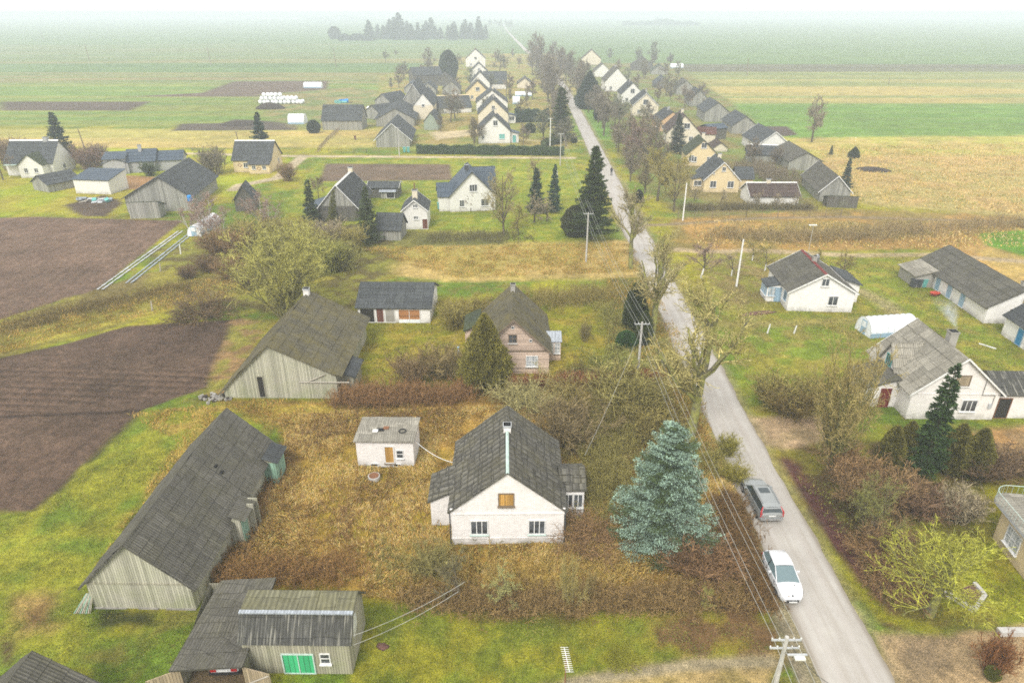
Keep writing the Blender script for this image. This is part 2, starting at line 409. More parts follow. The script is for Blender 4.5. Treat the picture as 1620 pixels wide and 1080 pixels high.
def gfs(A, B, ap, eL, apR, W=None, L=None, he=None, hr=None):
    """survey of a building whose gable faces the viewer: base corners, eave, both ends of the ridge"""
    a = G(*A); b = G(*B); m = (a+b)/2
    hr = hr or HZ(m.x, m.y, ap[1]); he = he or HZ(a.x, a.y, eL)
    f = G(ap[0], ap[1], hr); r = G(apR[0], apR[1], hr); dv = r-f
    return dict(pos=m, rz=math.atan2(dv.y, dv.x)-pi/2, W=W or (b-a).length, L=L or dv.length, he=he, hr=hr)
def sfs(A, B, e, r, W, he=None, hr=None, rz=None):
    """survey of a building whose eave side faces the viewer"""
    a = G(*A); b = G(*B); dv = b-a; an = math.atan2(dv.y, dv.x)
    he = he or HZ((a.x+b.x)/2, (a.y+b.y)/2, e)
    nn = Vector((-dv.y, dv.x, 0)).normalized(); c = (a+b)/2+nn*W/2
    hr = hr or HZ(c.x, c.y, r)
    return dict(pos=a+nn*W/2, rz=an-pi/2, W=W, L=dv.length, he=he, hr=hr)
NW = {'F': (0, -1), 'B': (0, 1), 'L': (-1, 0), 'R': (1, 0)}
def wp(S, side, u):
    h = S['W']/2
    return {'F': (u, 0), 'B': (u, S['L']), 'L': (-h, u), 'R': (h, u)}[side]
def building(name, label, cat, S, wall, roof, wins=(), doors=(), chims=(), ridge=None, verge=None, group=None, one=False, heL=None, heR=None, rx=0, **kw):
    t = thing(name, label, cat, S['pos'], S['rz'], group)
    I = Matrix.Identity(4); wb, rb = MB(), MB()
    hL = heL or S['he']; hR = heR or S['he']
    sd = int(abs(S['pos'][0]*7+S['pos'][1]*3))
    shell(wb, rb, I, S['W'], S['L'], hL, hR, S['hr'], rx, wall, roof, sd=sd, **kw)
    wb.build('wall', t); ro = rb.build('roof', t)
    t['he'] = S['he']; ovg = kw.get('ovg', .3); ov = kw.get('ov', .35); h = S['W']/2
    if ridge:
        c = MB(); hr = S['hr']+.13
        for sg, hh in ((-1, hL), (1, hR)):
            k = (S['hr']-hh)/(h-sg*rx if sg > 0 else h+rx)
            c.poly([(rx, -ovg-.02, hr+.03), (rx, S['L']+ovg+.02, hr+.03), (rx+sg*.24, S['L']+ovg+.02, hr+.03-.24*k), (rx+sg*.24, -ovg-.02, hr+.03-.24*k)][::sg], ridge)
        c.build('ridge_cap', t)
    if verge:
        for y in ((-ovg-.04, -ovg), (S['L']+ovg, S['L']+ovg+.04)):
            c = MB()
            for sg, hh in ((-1, hL), (1, hR)):
                xe = sg*(h+ov); k = (S['hr']-hh)/(h-sg*rx if sg > 0 else h+rx); ze = hh-k*ov+.13
                v = [(rx, S['hr']+.16), (xe, ze+.03), (xe, ze-.17), (rx, S['hr']-.04)]
                for yy in y: c.poly([(x, yy, z) for x, z in (v if yy == y[0] else v[::-1])], verge)
                c.poly([(v[0][0], y[0], v[0][1]), (v[0][0], y[1], v[0][1]), (v[1][0], y[1], v[1][1]), (v[1][0], y[0], v[1][1])], verge)
            c.build('verge_board', t)
    for (side, u, z, ww, hh, *r) in wins:
        o = dict(nx=2, ny=1, one=one); o.update(r[0] if r else {})
        x, y = wp(S, side, u); opening(t, I, x, y, NW[side], z, ww, hh, **o)
    for (side, u, ww, hh, mt, *r) in doors:
        x, y = wp(S, side, u); o = dict(nx=1, ny=1, frame='white_trim', sill=None, one=one, name='door', sub='door_leaf_or_shade', z=.1); o.update(r[0] if r else {})
        z = o.pop('z'); opening(t, I, x, y, NW[side], z, ww, hh, pane=mt, **o)
    for c in chims: chimney(ro, I, *c[:4], **(c[4] if len(c) > 4 else {}))
    return t
def annex(t, name, x, y, a, W, L, heL, heR, hr, rx=0, wall='white_brick', roof='roof_asbestos', wins=(), doors=(), wallname='annex', **kw):
    """a lower volume joined to building t: own frame at (x,y) turned by a (degrees); part with roof, windows and doors as sub-parts"""
    M = Matrix.Translation((x, y, 0)) @ Matrix.Rotation(R_(a), 4, 'Z')
    wb, rb = MB(), MB(); shell(wb, rb, M, W, L, heL, heR, hr, rx, wall, roof, sd=int(abs(x*5+y)), **kw)
    p = wb.build(name, t); rb.build('roof', p)
    S = dict(W=W, L=L)
    for (side, u, z, ww, hh, *r) in wins:
        o = dict(nx=2, ny=1); o.update(r[0] if r else {}); xx, yy = wp(S, side, u); opening(p, M, xx, yy, NW[side], z, ww, hh, **{**o, 'one': True})
    for (side, u, ww, hh, mt, *r) in doors:
        o = dict(nx=1, ny=1, frame='white_trim', sill=None, name='door', z=.05); o.update(r[0] if r else {}); z = o.pop('z')
        xx, yy = wp(S, side, u); opening(p, M, xx, yy, NW[side], z, ww, hh, pane=mt, **{**o, 'one': True})
    return p
def LC(t, px, py, z=0):
    """a surveyed ground point in the frame of building t"""
    g = G(px, py, z)-Vector(t.location); a = -t.rotation_euler.z
    return Vector((g.x*cos(a)-g.y*sin(a), g.x*sin(a)+g.y*cos(a), z))

# ------------------------------------------------------------------ terrain
def _h(ix, iy, s):
    n = (ix.astype(np.int64)*374761393+iy.astype(np.int64)*668265263+s*974711) & 0xffffffff
    n = ((n ^ (n >> 13))*1274126177) & 0xffffffff
    return ((n ^ (n >> 16)) & 0xffff)/65535.0
def vnoise(x, y, s=0):
    ix, iy = np.floor(x), np.floor(y); fx, fy = x-ix, y-iy
    fx = fx*fx*(3-2*fx); fy = fy*fy*(3-2*fy)
    a, b, c, d_ = _h(ix, iy, s), _h(ix+1, iy, s), _h(ix, iy+1, s), _h(ix+1, iy+1, s)
    return (a*(1-fx)+b*fx)*(1-fy)+(c*(1-fx)+d_*fx)*fy
def fbm(x, y, sc_, oc=4, s=0):
    r = 0; a = 1; t_ = 0
    for i in range(oc):
        r = r+a*vnoise(x/sc_*2**i+17*i, y/sc_*2**i+5*i, s+i); t_ += a; a *= .55
    return r/t_
def sdist(x, y, poly):
    """signed distance, negative inside"""
    dmin = np.full(x.shape, 1e9); ins = np.zeros(x.shape, dtype=bool); n = len(poly)
    for i in range(n):
        x0, y0 = poly[i]; x1, y1 = poly[(i+1) % n]
        ex, ey = x1-x0, y1-y0; wx, wy = x-x0, y-y0
        tt = np.clip((wx*ex+wy*ey)/(ex*ex+ey*ey+1e-9), 0, 1)
        dmin = np.minimum(dmin, (wx-ex*tt)**2+(wy-ey*tt)**2)
        with np.errstate(divide='ignore', invalid='ignore'):
            cc = ((y0 <= y) != (y1 <= y)) & (x < (x1-x0)*(y-y0)/(y1-y0+1e-12)+x0)
        ins ^= cc
    return np.where(ins, -1, 1)*np.sqrt(dmin)
def ldist(x, y, line):
    dmin = np.full(x.shape, 1e9)
    for (x0, y0), (x1, y1) in zip(line[:-1], line[1:]):
        ex, ey = x1-x0, y1-y0; tt = np.clip(((x-x0)*ex+(y-y0)*ey)/(ex*ex+ey*ey), 0, 1)
        dmin = np.minimum(dmin, (x-x0-ex*tt)**2+(y-y0-ey*tt)**2)
    return np.sqrt(dmin)
def PX(*pts): return [tuple(G(px, py)[:2]) for px, py in pts]
# coordinates of the one ground sheet: fine near the village, coarse towards the horizon
xs = np.arange(-62, 62.01, .4); g = [62]
while g[-1] < 4300: g.append(g[-1]+max(.4, (g[-1]-60)*.022+.35))
xs = np.concatenate([-np.array(g[1:])[::-1], xs, np.array(g[1:])])
ys = list(np.arange(22, 100, .3)); 
while ys[-1] < 4300: ys.append(ys[-1]*1.0045)
yb = [22.]
while yb[-1] > -60: yb.append(yb[-1]-4)
ys = np.array(yb[1:][::-1]+ys)
X, Y = np.meshgrid(xs, ys); x, y = X.ravel(), Y.ravel()
N_ = len(x)
def col3(c): return np.array(c)[None, :]
nA = fbm(x, y, 7, 4, 1); nB = fbm(x, y, 1.6, 3, 5); nC = fbm(x, y, 40, 3, 9); nD = fbm(x, y, .7, 2, 13)
def lerp(a, b, t_): return a*(1-t_)+b*t_
def sm(v, a, b):
    q = np.clip((v-a)/(b-a), 0, 1); return q*q*(3-2*q)
GR, YG, ST, BR = (.125, .19, .03), (.29, .28, .04), (.42, .29, .11), (.085, .058, .032)
C = lerp(lerp(col3(GR), col3(YG), sm(nA, .35, .62)[:, None]), col3((.22, .16, .06)), (sm(nB, .52, .75)*.55)[:, None])
rough_ = np.zeros(N_)      # height of small relief
def paint(poly, c, soft=.6, nz=None, amp=0, op=1.0, v2=None, nn=None):
    global C
    d_ = sdist(x, y, poly)+(nB-.5)*amp*2+(nA-.5)*amp
    k = np.clip(.5-d_/soft, 0, 1)*op
    c = col3(c)
    if v2 is not None: c = lerp(c, col3(v2), sm(nn if nn is not None else nA, .35, .65)[:, None])
    C = lerp(C, c, k[:, None]); return k
def stripe(line, wd, c, soft=.3, amp=.15, op=1.0, v2=None):
    global C
    d_ = ldist(x, y, line)-wd/2+(nB-.5)*amp*2
    k = np.clip(.5-d_/soft, 0, 1)*op
    c = col3(c)
    if v2 is not None: c = lerp(c, col3(v2), sm(nB, .35, .65)[:, None])
    C = lerp(C, c, k[:, None]); return k
# ---- far fields, as bands across the plain (pixel rows of their edges turned into metres)
def yr(py): return G(810, py)[1]
def band(pa, pb, c, x0=-5000, x1=5000, soft=3, v2=None, amp=0, nn=None): return paint([(x0, yr(pa)), (x1, yr(pa)), (x1, yr(pb)), (x0, yr(pb))], c, soft, v2=v2, amp=amp, nn=nn)
FG = (.125, .195, .07)
nS = fbm(x*.05, y, 9, 4, 21)        # streaks running across the plain
band(130, 21.2, FG, v2=(.10, .165, .06), soft=6, nn=nS)
band(200, 130, (.14, .22, .055), soft=4, v2=(.21, .24, .07), nn=nS)
band(101, 93, (.22, .20, .09), x1=-10, soft=10, v2=(.14, .19, .07), nn=nS); band(132, 115, (.24, .21, .10), x1=-10, soft=10, v2=(.15, .2, .07), nn=nS)
band(92, 70, (.17, .20, .09), x1=-10, soft=10, v2=(.12, .19, .07), nn=nS)
band(234, 204, (.42, .33, .14), x1=-8, soft=2.5, v2=(.34, .32, .11), nn=nS)
band(222, 160, (.125, .235, .045), x0=20, soft=3, v2=(.15, .24, .06), nn=nS)
band(164, 126, (.36, .30, .12), x0=20, soft=5, v2=(.22, .25, .09), nn=nS)
band(114, 102, (.105, .10, .07), x0=55, soft=6, v2=(.13, .13, .08), nn=nS); band(126, 114, (.24, .25, .1), x0=45, soft=8, nn=nS, v2=(.18, .22, .08))
paint(PX((0, 161), (240, 161), (205, 175), (0, 175)), (.095, .072, .062), 1.5)
paint(PX((370, 129), (520, 128), (515, 153), (205, 153), (320, 147)), (.12, .088, .072), 2)
paint(PX((285, 196), (350, 195), (372, 189), (400, 190), (475, 196), (470, 206), (272, 207)), (.085, .07, .062), 1.2)
paint(PX((410, 150), (560, 138), (640, 150), (600, 200), (480, 205), (420, 185)), (.24, .21, .10), 6, amp=3, v2=(.15, .19, .07))
paint(PX((1180, 200), (1245, 200), (1262, 213), (1240, 216)), (.09, .07, .065), 1)
# ---- village ground between the houses
paint(PX((600, 120), (760, 85), (890, 85), (900, 130), (905, 236), (600, 236)), (.22, .24, .07), 4, v2=(.30, .24, .10), amp=3)
paint(PX((935, 100), (1070, 100), (1180, 180), (1290, 290), (1290, 345), (1075, 345), (985, 260)), (.15, .19, .055), 3, v2=(.20, .17, .075), amp=2)
paint(PX((500, 255), (905, 250), (960, 330), (975, 390), (640, 395), (560, 390), (450, 330)), (.17, .22, .035), 2, v2=(.25, .26, .045), amp=1, nn=nB)
paint(PX((0, 230), (440, 240), (470, 262), (310, 335), (0, 342)), (.27, .31, .035), 2, v2=(.33, .30, .055), amp=1)
paint(PX((515, 259), (712, 260), (716, 285), (505, 287)), (.13, .098, .078), .8, amp=.2, v2=(.15, .11, .085))
# straw field and rough ground to the right
paint(PX((1280, 222), (1620, 218), (1900, 218), (2100, 345), (1640, 350), (1350, 322), (1300, 262)), (.43, .31, .15), 4, v2=(.37, .32, .14), amp=3)
paint(PX((1215, 218), (1620, 215), (1900, 215), (1900, 245), (1300, 245)), (.36, .35, .10), 4, v2=(.42, .34, .14), amp=3)
paint(PX((1060, 347), (1330, 330), (1700, 345), (2000, 350), (2000, 395), (1620, 395), (1060, 400)), (.36, .23, .09), 2, v2=(.24, .19, .07), amp=1.2)
paint(PX((1500, 395), (1560, 385), (1680, 430), (1700, 470), (1640, 470)), (.46, .29, .12), 2, v2=(.4, .3, .12), amp=1)
paint(PX((1550, 370), (1700, 355), (1900, 380), (1900, 430), (1640, 410), (1560, 388)), (.13, .27, .03), 1)
paint(PX((1120, 400), (1500, 395), (1700, 560), (1620, 600), (1330, 600), (1180, 590)), (.185, .225, .035), 2, v2=(.27, .25, .055), amp=1.5, nn=nB)
paint(PX((1110, 400), (1290, 400), (1230, 470), (1200, 500), (1150, 490), (1100, 420)), (.25, .20, .09), 2, v2=(.25, .25, .06), amp=1.5, nn=nB)
paint(PX((1180, 510), (1560, 520), (1500, 560), (1400, 575), (1180, 560)), (.165, .22, .035), 1.5, v2=(.22, .20, .06), amp=1, nn=nB)
# straw strip and rough bank in the middle
paint(PX((560, 385), (1000, 380), (1020, 440), (720, 445), (560, 430)), (.42, .32, .14), 1.5, v2=(.32, .27, .09), amp=1)
paint(PX((640, 364), (800, 366), (800, 387), (620, 392)), (.14, .14, .05), 1.5, v2=(.2, .19, .06), amp=1)
paint(PX((230, 395), (600, 350), (640, 400), (560, 520), (400, 490), (300, 470)), (.13, .11, .045), 2, v2=(.21, .21, .05), amp=1.5, nn=nB)
paint(PX((540, 512), (940, 490), (1000, 560), (1000, 600), (540, 605)), (.21, .215, .03), 1.5, v2=(.29, .24, .05), amp=1, nn=nB)
paint(PX((960, 440), (1040, 440), (1110, 600), (1080, 640), (960, 600)), (.17, .17, .04), 1.5, v2=(.12, .11, .035), amp=1, nn=nB)
# ---- ploughed fields on the left
pA = PX((-400, 350), (0, 345), (48, 343), (290, 349), (150, 462), (118, 468), (0, 506), (-500, 560))
plowA = paint(pA, (.165, .115, .095), .5, amp=.25, v2=(.135, .095, .08), nn=nC)
paint(PX((-500, 570), (0, 508), (160, 455), (240, 430), (330, 430), (470, 440), (200, 512), (0, 566), (-400, 640)), (.17, .14, .06), 1, v2=(.22, .20, .05), amp=1)
stripe(PX((-300, 640), (0, 555), (200, 505), (345, 470), (520, 440)), 1.4, (.34, .30, .07), .7, .3)
pB = PX((-400, 660), (0, 566), (100, 545), (200, 516), (370, 505), (386, 520), (330, 612), (218, 650), (60, 808), (0, 812), (-400, 830))
plowB = paint(pB, (.12, .083, .068), .35, amp=.15, v2=(.10, .07, .058), nn=nC)
paint(PX((370, 505), (430, 505), (350, 635), (320, 625)), (.27, .18, .10), .8, amp=.6, v2=(.24, .23, .06), nn=nB)
stripe(PX((218, 655), (140, 735), (62, 806)), .9, (.07, .048, .04), .5, .1)
stripe(PX((0, 660), (110, 655), (218, 650)), .5, (.05, .035, .03), .3, .1)
# two film-covered bed rows
# ---- yard of the near houses
paint(PX((-300, 815), (60, 810), (215, 660), (345, 640), (350, 660), (130, 920), (150, 1300), (-300, 1300)), (.27, .275, .045), .8, v2=(.15, .215, .035), amp=.7, nn=.5*nA+.5*nB)
paint(PX((215, 655), (360, 640), (340, 690), (250, 790), (190, 830), (290, 700)), (.38, .27, .09), .8, v2=(.25, .25, .04), amp=.6, nn=nB, op=.8)
YARD = PX((440, 640), (1060, 600), (1130, 700), (1180, 800), (1210, 930), (1195, 962), (790, 962), (700, 960), (575, 950), (570, 935), (335, 925), (320, 900), (450, 700))
yk = paint(YARD, (.38, .25, .075), .8, v2=(.26, .165, .055), amp=.6, nn=nB)
paint(PX((560, 690), (700, 720), (700, 830), (600, 900), (500, 840), (480, 740)), (.33, .26, .05), 3, v2=(.24, .18, .04), amp=1.5, op=.8)
paint(PX((880, 640), (1060, 620), (1130, 700), (1160, 800), (1180, 930), (990, 900), (930, 760)), (.14, .10, .04), 2, v2=(.09, .06, .03), amp=1, op=.9)  # thicket floor: shade between the twigs is put into the brown
paint(PX((330, 630), (650, 638), (640, 660), (450, 680)), (.34, .27, .07), 1, v2=(.26, .17, .06), amp=.8, nn=nB)
paint(PX((640, 935), (1190, 925), (1215, 960), (1170, 968), (770, 972), (640, 955)), (.06, .04, .022), 1.2, v2=(.11, .07, .035), amp=.8, nn=nB)  # brushwood floor, painted darker to stand for shade under the twigs
# lawn below, leaf litter, bare path
paint(PX((570, 945), (700, 965), (1180, 975), (1225, 1080), (1300, 1300), (560, 1300), (560, 1080)), (.235, .23, .035), .6, v2=(.15, .18, .03), amp=.5, nn=nB)
paint(PX((1090, 970), (1210, 960), (1235, 1040), (1120, 1045), (1000, 1010)), (.15, .095, .05), 1.5, v2=(.24, .2, .04), amp=1.2, nn=nB)
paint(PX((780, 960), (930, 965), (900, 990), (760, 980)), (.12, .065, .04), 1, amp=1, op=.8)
paint(PX((850, 1078), (1090, 1042), (1225, 1035), (1240, 1300), (820, 1300)), (.38, .29, .15), .8, v2=(.30, .24, .11), amp=.5, nn=nB)
stripe(PX((900, 1080), (1080, 1052), (1220, 1045)), .8, (.30, .26, .19), .4, .1)
paint(PX((0, 1010), (20, 1015), (25, 1050), (0, 1060)), (.10, .07, .04), .5, amp=.3)
paint(PX((20, 945), (90, 940), (85, 990), (30, 1000)), (.36, .26, .11), 1.2, amp=.6, v2=(.2, .13, .06), nn=nB)
paint(PX((155, 965), (245, 965), (250, 990), (160, 990)), (.05, .055, .02), .5, amp=.3)
paint(PX((340, 900), (440, 700), (470, 700), (470, 800), (380, 905)), (.12, .075, .04), 1, amp=.6, op=.7)
paint(PX((305, 1046), (395, 1050), (440, 1130), (280, 1130)), (.16, .12, .08), .5, amp=.2)
# right of the road
paint(PX((1175, 660), (1320, 655), (1330, 700), (1240, 715), (1195, 700)), (.46, .34, .24), 1, amp=.5, v2=(.38, .29, .19), nn=nB)
paint(PX((1490, 690), (1620, 672), (1760, 690), (1700, 730), (1560, 722)), (.40, .25, .12), 1, amp=.5, v2=(.30, .21, .12), nn=nB)
paint(PX((1235, 715), (1330, 690), (1560, 720), (1700, 730), (1700, 780), (1560, 770), (1560, 990), (1480, 1000), (1410, 975)), (.09, .065, .03), 1, v2=(.15, .14, .03), amp=.6, nn=nB)  # right-hand thicket floor, with shade under the bushes painted in
paint(PX((1480, 975), (1620, 975), (1700, 985), (1760, 830), (1700, 740), (1570, 745), (1555, 850)), (.23, .25, .03), 1, v2=(.28, .25, .04), amp=.5, nn=nB)
stripe(PX((1245, 730), (1310, 830), (1365, 920), (1410, 980)), 1.6, (.085, .038, .038), .8, .4, v2=(.12, .06, .05))
stripe(PX((1245, 790), (1335, 900), (1400, 975), (1470, 995)), .9, (.22, .22, .03), .5, .2)
paint(PX((1385, 1000), (1500, 1005), (1620, 990), (1900, 990), (1900, 1400), (1450, 1400)), (.42, .31, .20), .5, v2=(.33, .25, .165), amp=.3, nn=nB)
paint(PX((1430, 1010), (1490, 1005), (1500, 1050), (1440, 1080)), (.26, .2, .14), 1, amp=.6, nn=nB)
# tracks
TRK = (.46, .39, .31)
stripe(PX((-200, 238), (0, 240), (300, 243), (450, 247), (905, 250)), 2.6, TRK, .6, .1)
stripe(PX((480, 247), (462, 262), (440, 282), (380, 293), (370, 300)), 3.0, (.42, .36, .28), .8, .3)
stripe(PX((1060, 394), (1110, 398), (1190, 396), (1350, 404), (1480, 403), (1620, 414)), 2.0, (.40, .32, .23), .8, .4, op=.9)
stripe(PX((1020, 357), (1110, 352), (1200, 345), (1330, 343), (1620, 352)), 1.6, (.24, .19, .13), .8, .3)
stripe(PX((925, 222), (870, 224), (800, 220)), 1.6, (.4, .36, .24), .6, .2)
stripe(PX((1360, 460), (1400, 480), (1420, 500)), 2.2, (.40, .34, .23), 1.4, .6, op=.7)
stripe(PX((1130, 513), (1250, 511), (1400, 505)), 2.0, (.28, .24, .10), 1.2, .4, op=.7)
paint(PX((680, 209), (760, 205), (765, 212), (690, 222)), (.45, .38, .27), 1.5, amp=.8)
paint(PX((100, 325), (165, 308), (195, 320), (170, 342), (130, 343)), (.10, .075, .06), .8, amp=.5)
paint(PX((185, 277), (250, 280), (240, 300), (190, 300)), (.36, .22, .12), 1, amp=.6)
# dark verge and dirt beside the road
stripe(PX((1180, 810), (1215, 900), (1245, 985)), 1.5, (.12, .085, .05), .8, .4, v2=(.07, .045, .03))
stripe(PX((1243, 965), (1262, 1010), (1290, 1090), (1330, 1180)), 1.9, (.27, .235, .19), .4, .15)
edge_dirt = stripe(PX((830, 100), (885, 118), (925, 200), (1140, 640), (1355, 1080), (1480, 1330)), 5.2, (.28, .25, .16), 1.2, .5, op=.75)
# ---- relief: furrows, mounds, tussocks
z = (nA-.5)*.10*sm(y, 20, 30)+(nD-.5)*.03
dirB = np.array(G(330, 612)[:2])-np.array(G(0, 600)[:2]); dirB /= np.hypot(*dirB)
acr = -x*dirB[1]+y*dirB[0]
furr = (np.sin(acr*2*pi/1.15)*.5); dA = np.array(G(290, 349)[:2])-np.array(G(150, 462)[:2]); dA /= np.hypot(*dA); fA = np.sin((-x*dA[1]+y*dA[0])*2*pi/1.6)*.5*plowA
kB = plowB*sm(sdist(x, y, PX((-400, 575), (370, 583), (320, 618), (0, 657), (-400, 690))), .4, -.4)
z += kB*furr*.2+plowB*(nD-.5)*.14+plowA*(nD-.5)*.08+fA*.08
C *= (1+(kB*furr*-.5-fA*.16+(plowB+plowA)*(fbm(x, y, 5, 3, 77)-.5)*.4)[:, None])
z += yk*((nB-.5)*.35)
z = np.where(y > 160, z*.3, z)
kk = (1+(nD-.5)*.6+(fbm(x, y, 22, 3, 31)-.5)*.35+(fbm(x, y, 3.2, 3, 41)-.5)*.45)[:, None]; gs = C.mean(1, keepdims=True); C = np.clip(gs+(C-gs)*1.08, .004, .9)
C = np.clip(C*kk, .01, .9)
nx_, ny_ = len(xs), len(ys)
ii = (np.arange(ny_-1)[:, None]*nx_+np.arange(nx_-1)[None, :]).ravel()
F_ = np.stack([ii, ii+1, ii+1+nx_, ii+nx_], 1)
t = NT('ground'); vc = t.n('VertexColor'); vc.layer_name = 'Cover'
p = t.pos(); n1 = t.noise(p, 1.9, 6, .7); n2 = t.noise(p, 11, 3, .7); n3 = t.noise(p, 36, 2, .6); n4 = t.noise(p, .13, 5, .6)
c = t.mix(1, vc.outputs[0], t.mix(t.rng(n1, .25, .75), (.5, .52, .5), (1.5, 1.45, 1.3)), 'MULTIPLY')
c = t.mix(.85, c, t.mix(t.rng(n2, .32, .68), (.42, .45, .42), (1.65, 1.6, 1.5)), 'MULTIPLY')
c = t.mix(.7, c, t.mix(t.rng(n3, .35, .65), (.45, .48, .45), (1.6, 1.55, 1.5)), 'MULTIPLY')
c = t.mix(.6, c, t.mix(t.rng(n4, .3, .7), (.78, .8, .78), (1.25, 1.2, 1.2)), 'MULTIPLY')
h = t.math('ADD', n2, t.math('MULTIPLY', n3, .5))
t.fin(c, .95, t.bump(h, .9, .12), .1)
gm = np_mesh('ground', np.stack([x, y, z], 1), F_, ['ground'], smooth=True)
at = gm.color_attributes.new('Cover', 'FLOAT_COLOR', 'POINT')
at.data.foreach_set('color', np.concatenate([C, np.ones((N_, 1))], 1).astype(np.float32).ravel())
go = bpy.data.objects.new('ground', gm); link(go, kind='structure')
ZG = z.reshape(ny_, nx_)
def gz(px_, py_):
    i = np.clip(np.searchsorted(ys, py_)-1, 0, ny_-2); j = np.clip(np.searchsorted(xs, px_)-1, 0, nx_-2)
    return ZG[i, j]
# ---- the asphalt road: its own sheet just above the ground, slightly cambered
t = NT('asphalt'); p = t.pos(); n1 = t.noise(p, .5, 5, .6); n2 = t.noise(p, 14, 3, .7); uv = t.sep(t.uv())
nl = t.noise(t.mapp(t.uv(), (1.2, .06, 1)), 1.5, 4, .6)
c = t.mix(t.rng(n1, .3, .7), (.36, .335, .295), (.47, .445, .395))
c = t.mix(t.rng(nl, .4, .65, 0, .6), c, (.28, .24, .19))
c = t.mix(t.rng(n2, .35, .75, 0, .5), c, (.52, .47, .42))
wl = t.math('ABSOLUTE', t.math('SUBTRACT', t.math('ABSOLUTE', uv[0]), .95))
c = t.mix(t.rng(wl, .35, 0, 0, .35), c, (.47, .43, .39))
ed = t.math('ADD', t.math('ABSOLUTE', uv[0]), t.math('MULTIPLY', n2, .35))
c = t.mix(t.rng(ed, 1.95, 2.3, 0, .6), c, (.17, .13, .08))
t.fin(c, .72, t.bump(n2, .35, .02), .35)
def road(name, pts, wd, mat='asphalt', ew=.35, zz=.09):
    pts = [Vector(p) for p in pts]; out = []
    for a, b in zip(pts[:-1], pts[1:]):
        n = max(2, int((b-a).length/1.2))
        out += [a.lerp(b, i/n) for i in range(n)]
    out.append(pts[-1]); V = []; UV = []; rn = random.Random(4); s = 0; K = 9
    for i, p in enumerate(out):
        dd = (out[min(i+3, len(out)-1)]-out[max(i-3, 0)]).normalized(); nn = Vector((dd.y, -dd.x, 0))
        if i: s += (p-out[i-1]).length
        a = wd/2+ew*.5*fn1(s*.25, 1)+rn.uniform(-.06, .06); b = wd/2+ew*.5*fn1(s*.31, 5)+rn.uniform(-.06, .06)
        for k in range(K):
            q = -a+(a+b)*k/(K-1); V.append((p.x+nn.x*q, p.y+nn.y*q, zz-.02*(q/(wd/2))**2-(.12 if k in (0, K-1) else 0))); UV.append((q, s))
    f = [(i*K+k, i*K+k+1, (i+1)*K+k+1, (i+1)*K+k) for i in range(len(out)-1) for k in range(K-1)]
    me = np_mesh(name, np.array(V), np.array(f)[:, ::1], [mat], smooth=True)
    ul = me.uv_layers.new(name='UVMap'); UVa = np.array(UV, dtype=np.float32)
    li = np.empty(len(me.loops), dtype=np.int32); me.loops.foreach_get('vertex_index', li)
    ul.data.foreach_set('uv', UVa[li].ravel())
    return link(bpy.data.objects.new(name, me), kind='structure')
RC = [G(1480, 1335), G(1318, 1005)+Vector((.15, 0, 0)), G(1235, 832)+Vector((0, 0, 0)), G(1140, 640), G(1052, 460), G(980, 315), G(925, 203), G(893, 140), G(868, 105), G(832, 80), G(803, 50), G(796, 38), G(776, 34)]
road('road', RC, 4.65)
# ------------------------------------------------------------------ the houses and sheds
I4 = Matrix.Identity(4)
W3 = dict(nx=3, ny=1); W2 = dict(nx=2, ny=1)
# ---- near white brick house
S = gfs((716, 858), (891, 862), (803, 747), 805, (800, 655)); S['rz'] = R_(.6); S['L'] = 8.6
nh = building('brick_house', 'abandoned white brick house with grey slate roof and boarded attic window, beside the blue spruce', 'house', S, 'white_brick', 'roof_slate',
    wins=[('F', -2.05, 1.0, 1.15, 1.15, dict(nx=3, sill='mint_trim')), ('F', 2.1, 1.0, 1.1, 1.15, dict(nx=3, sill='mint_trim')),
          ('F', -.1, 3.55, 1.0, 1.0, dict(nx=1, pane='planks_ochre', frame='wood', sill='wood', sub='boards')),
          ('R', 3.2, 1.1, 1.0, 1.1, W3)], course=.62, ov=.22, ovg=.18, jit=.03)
c = MB(); hr = S['hr']+.15
for sg in (1, -1): c.poly([(0, -.25, hr), (0, 5.0, hr), (sg*.11, 5.0, hr-.08), (sg*.11, -.25, hr-.08)][::sg], 'mint_trim')
c.build('ridge_cap', nh, label='pale sheet metal ridge strip')
c = MB(); h = S['W']/2
c.box(-h-.02, h+.02, -.07, 0, S['he']-.32, S['he']-.22, 'white_brick'); c.box(-h-.04, h+.04, -.05, 0, .55, .64, 'white_brick')
c.box(-h-.05, -h+.75, -.12, 0, S['he']+.15, S['he']+.22, 'white_brick'); c.box(h-.75, h+.05, -.12, 0, S['he']+.15, S['he']+.22, 'white_brick')
c.tube([(-h-.08, -.08, .1), (-h-.08, -.08, S['he'])], .05, 'dark_trim'); c.tube([(h+.08, -.08, .1), (h+.08, -.08, S['he'])], .05, 'dark_trim')
c.build('cornice', nh)
chimney([o for o in nh.children if o.name.startswith('roof')][0], I4, 0.0, 5.3, S['hr']-.4, S['hr']+.55, .55, 'white_brick')
annex(nh, 'side_porch', -h-.85, 2.1, 0, 1.7, 3.2, 2.25, 3.1, 3.1, .85, 'white_brick', 'roof_slate', course=.62, ov=.2, ovg=.15)
annex(nh, 'side_annex', h, 4.35, -90, 3.1, 1.75, 2.7, 2.7, 3.6, 0, 'white_brick', 'roof_slate', course=.62, ov=.2, ovg=.15,
      wins=[('R', .55, 1.1, .6, 1.15, W2), ('R', 1.3, 1.1, .6, 1.15, W2)])
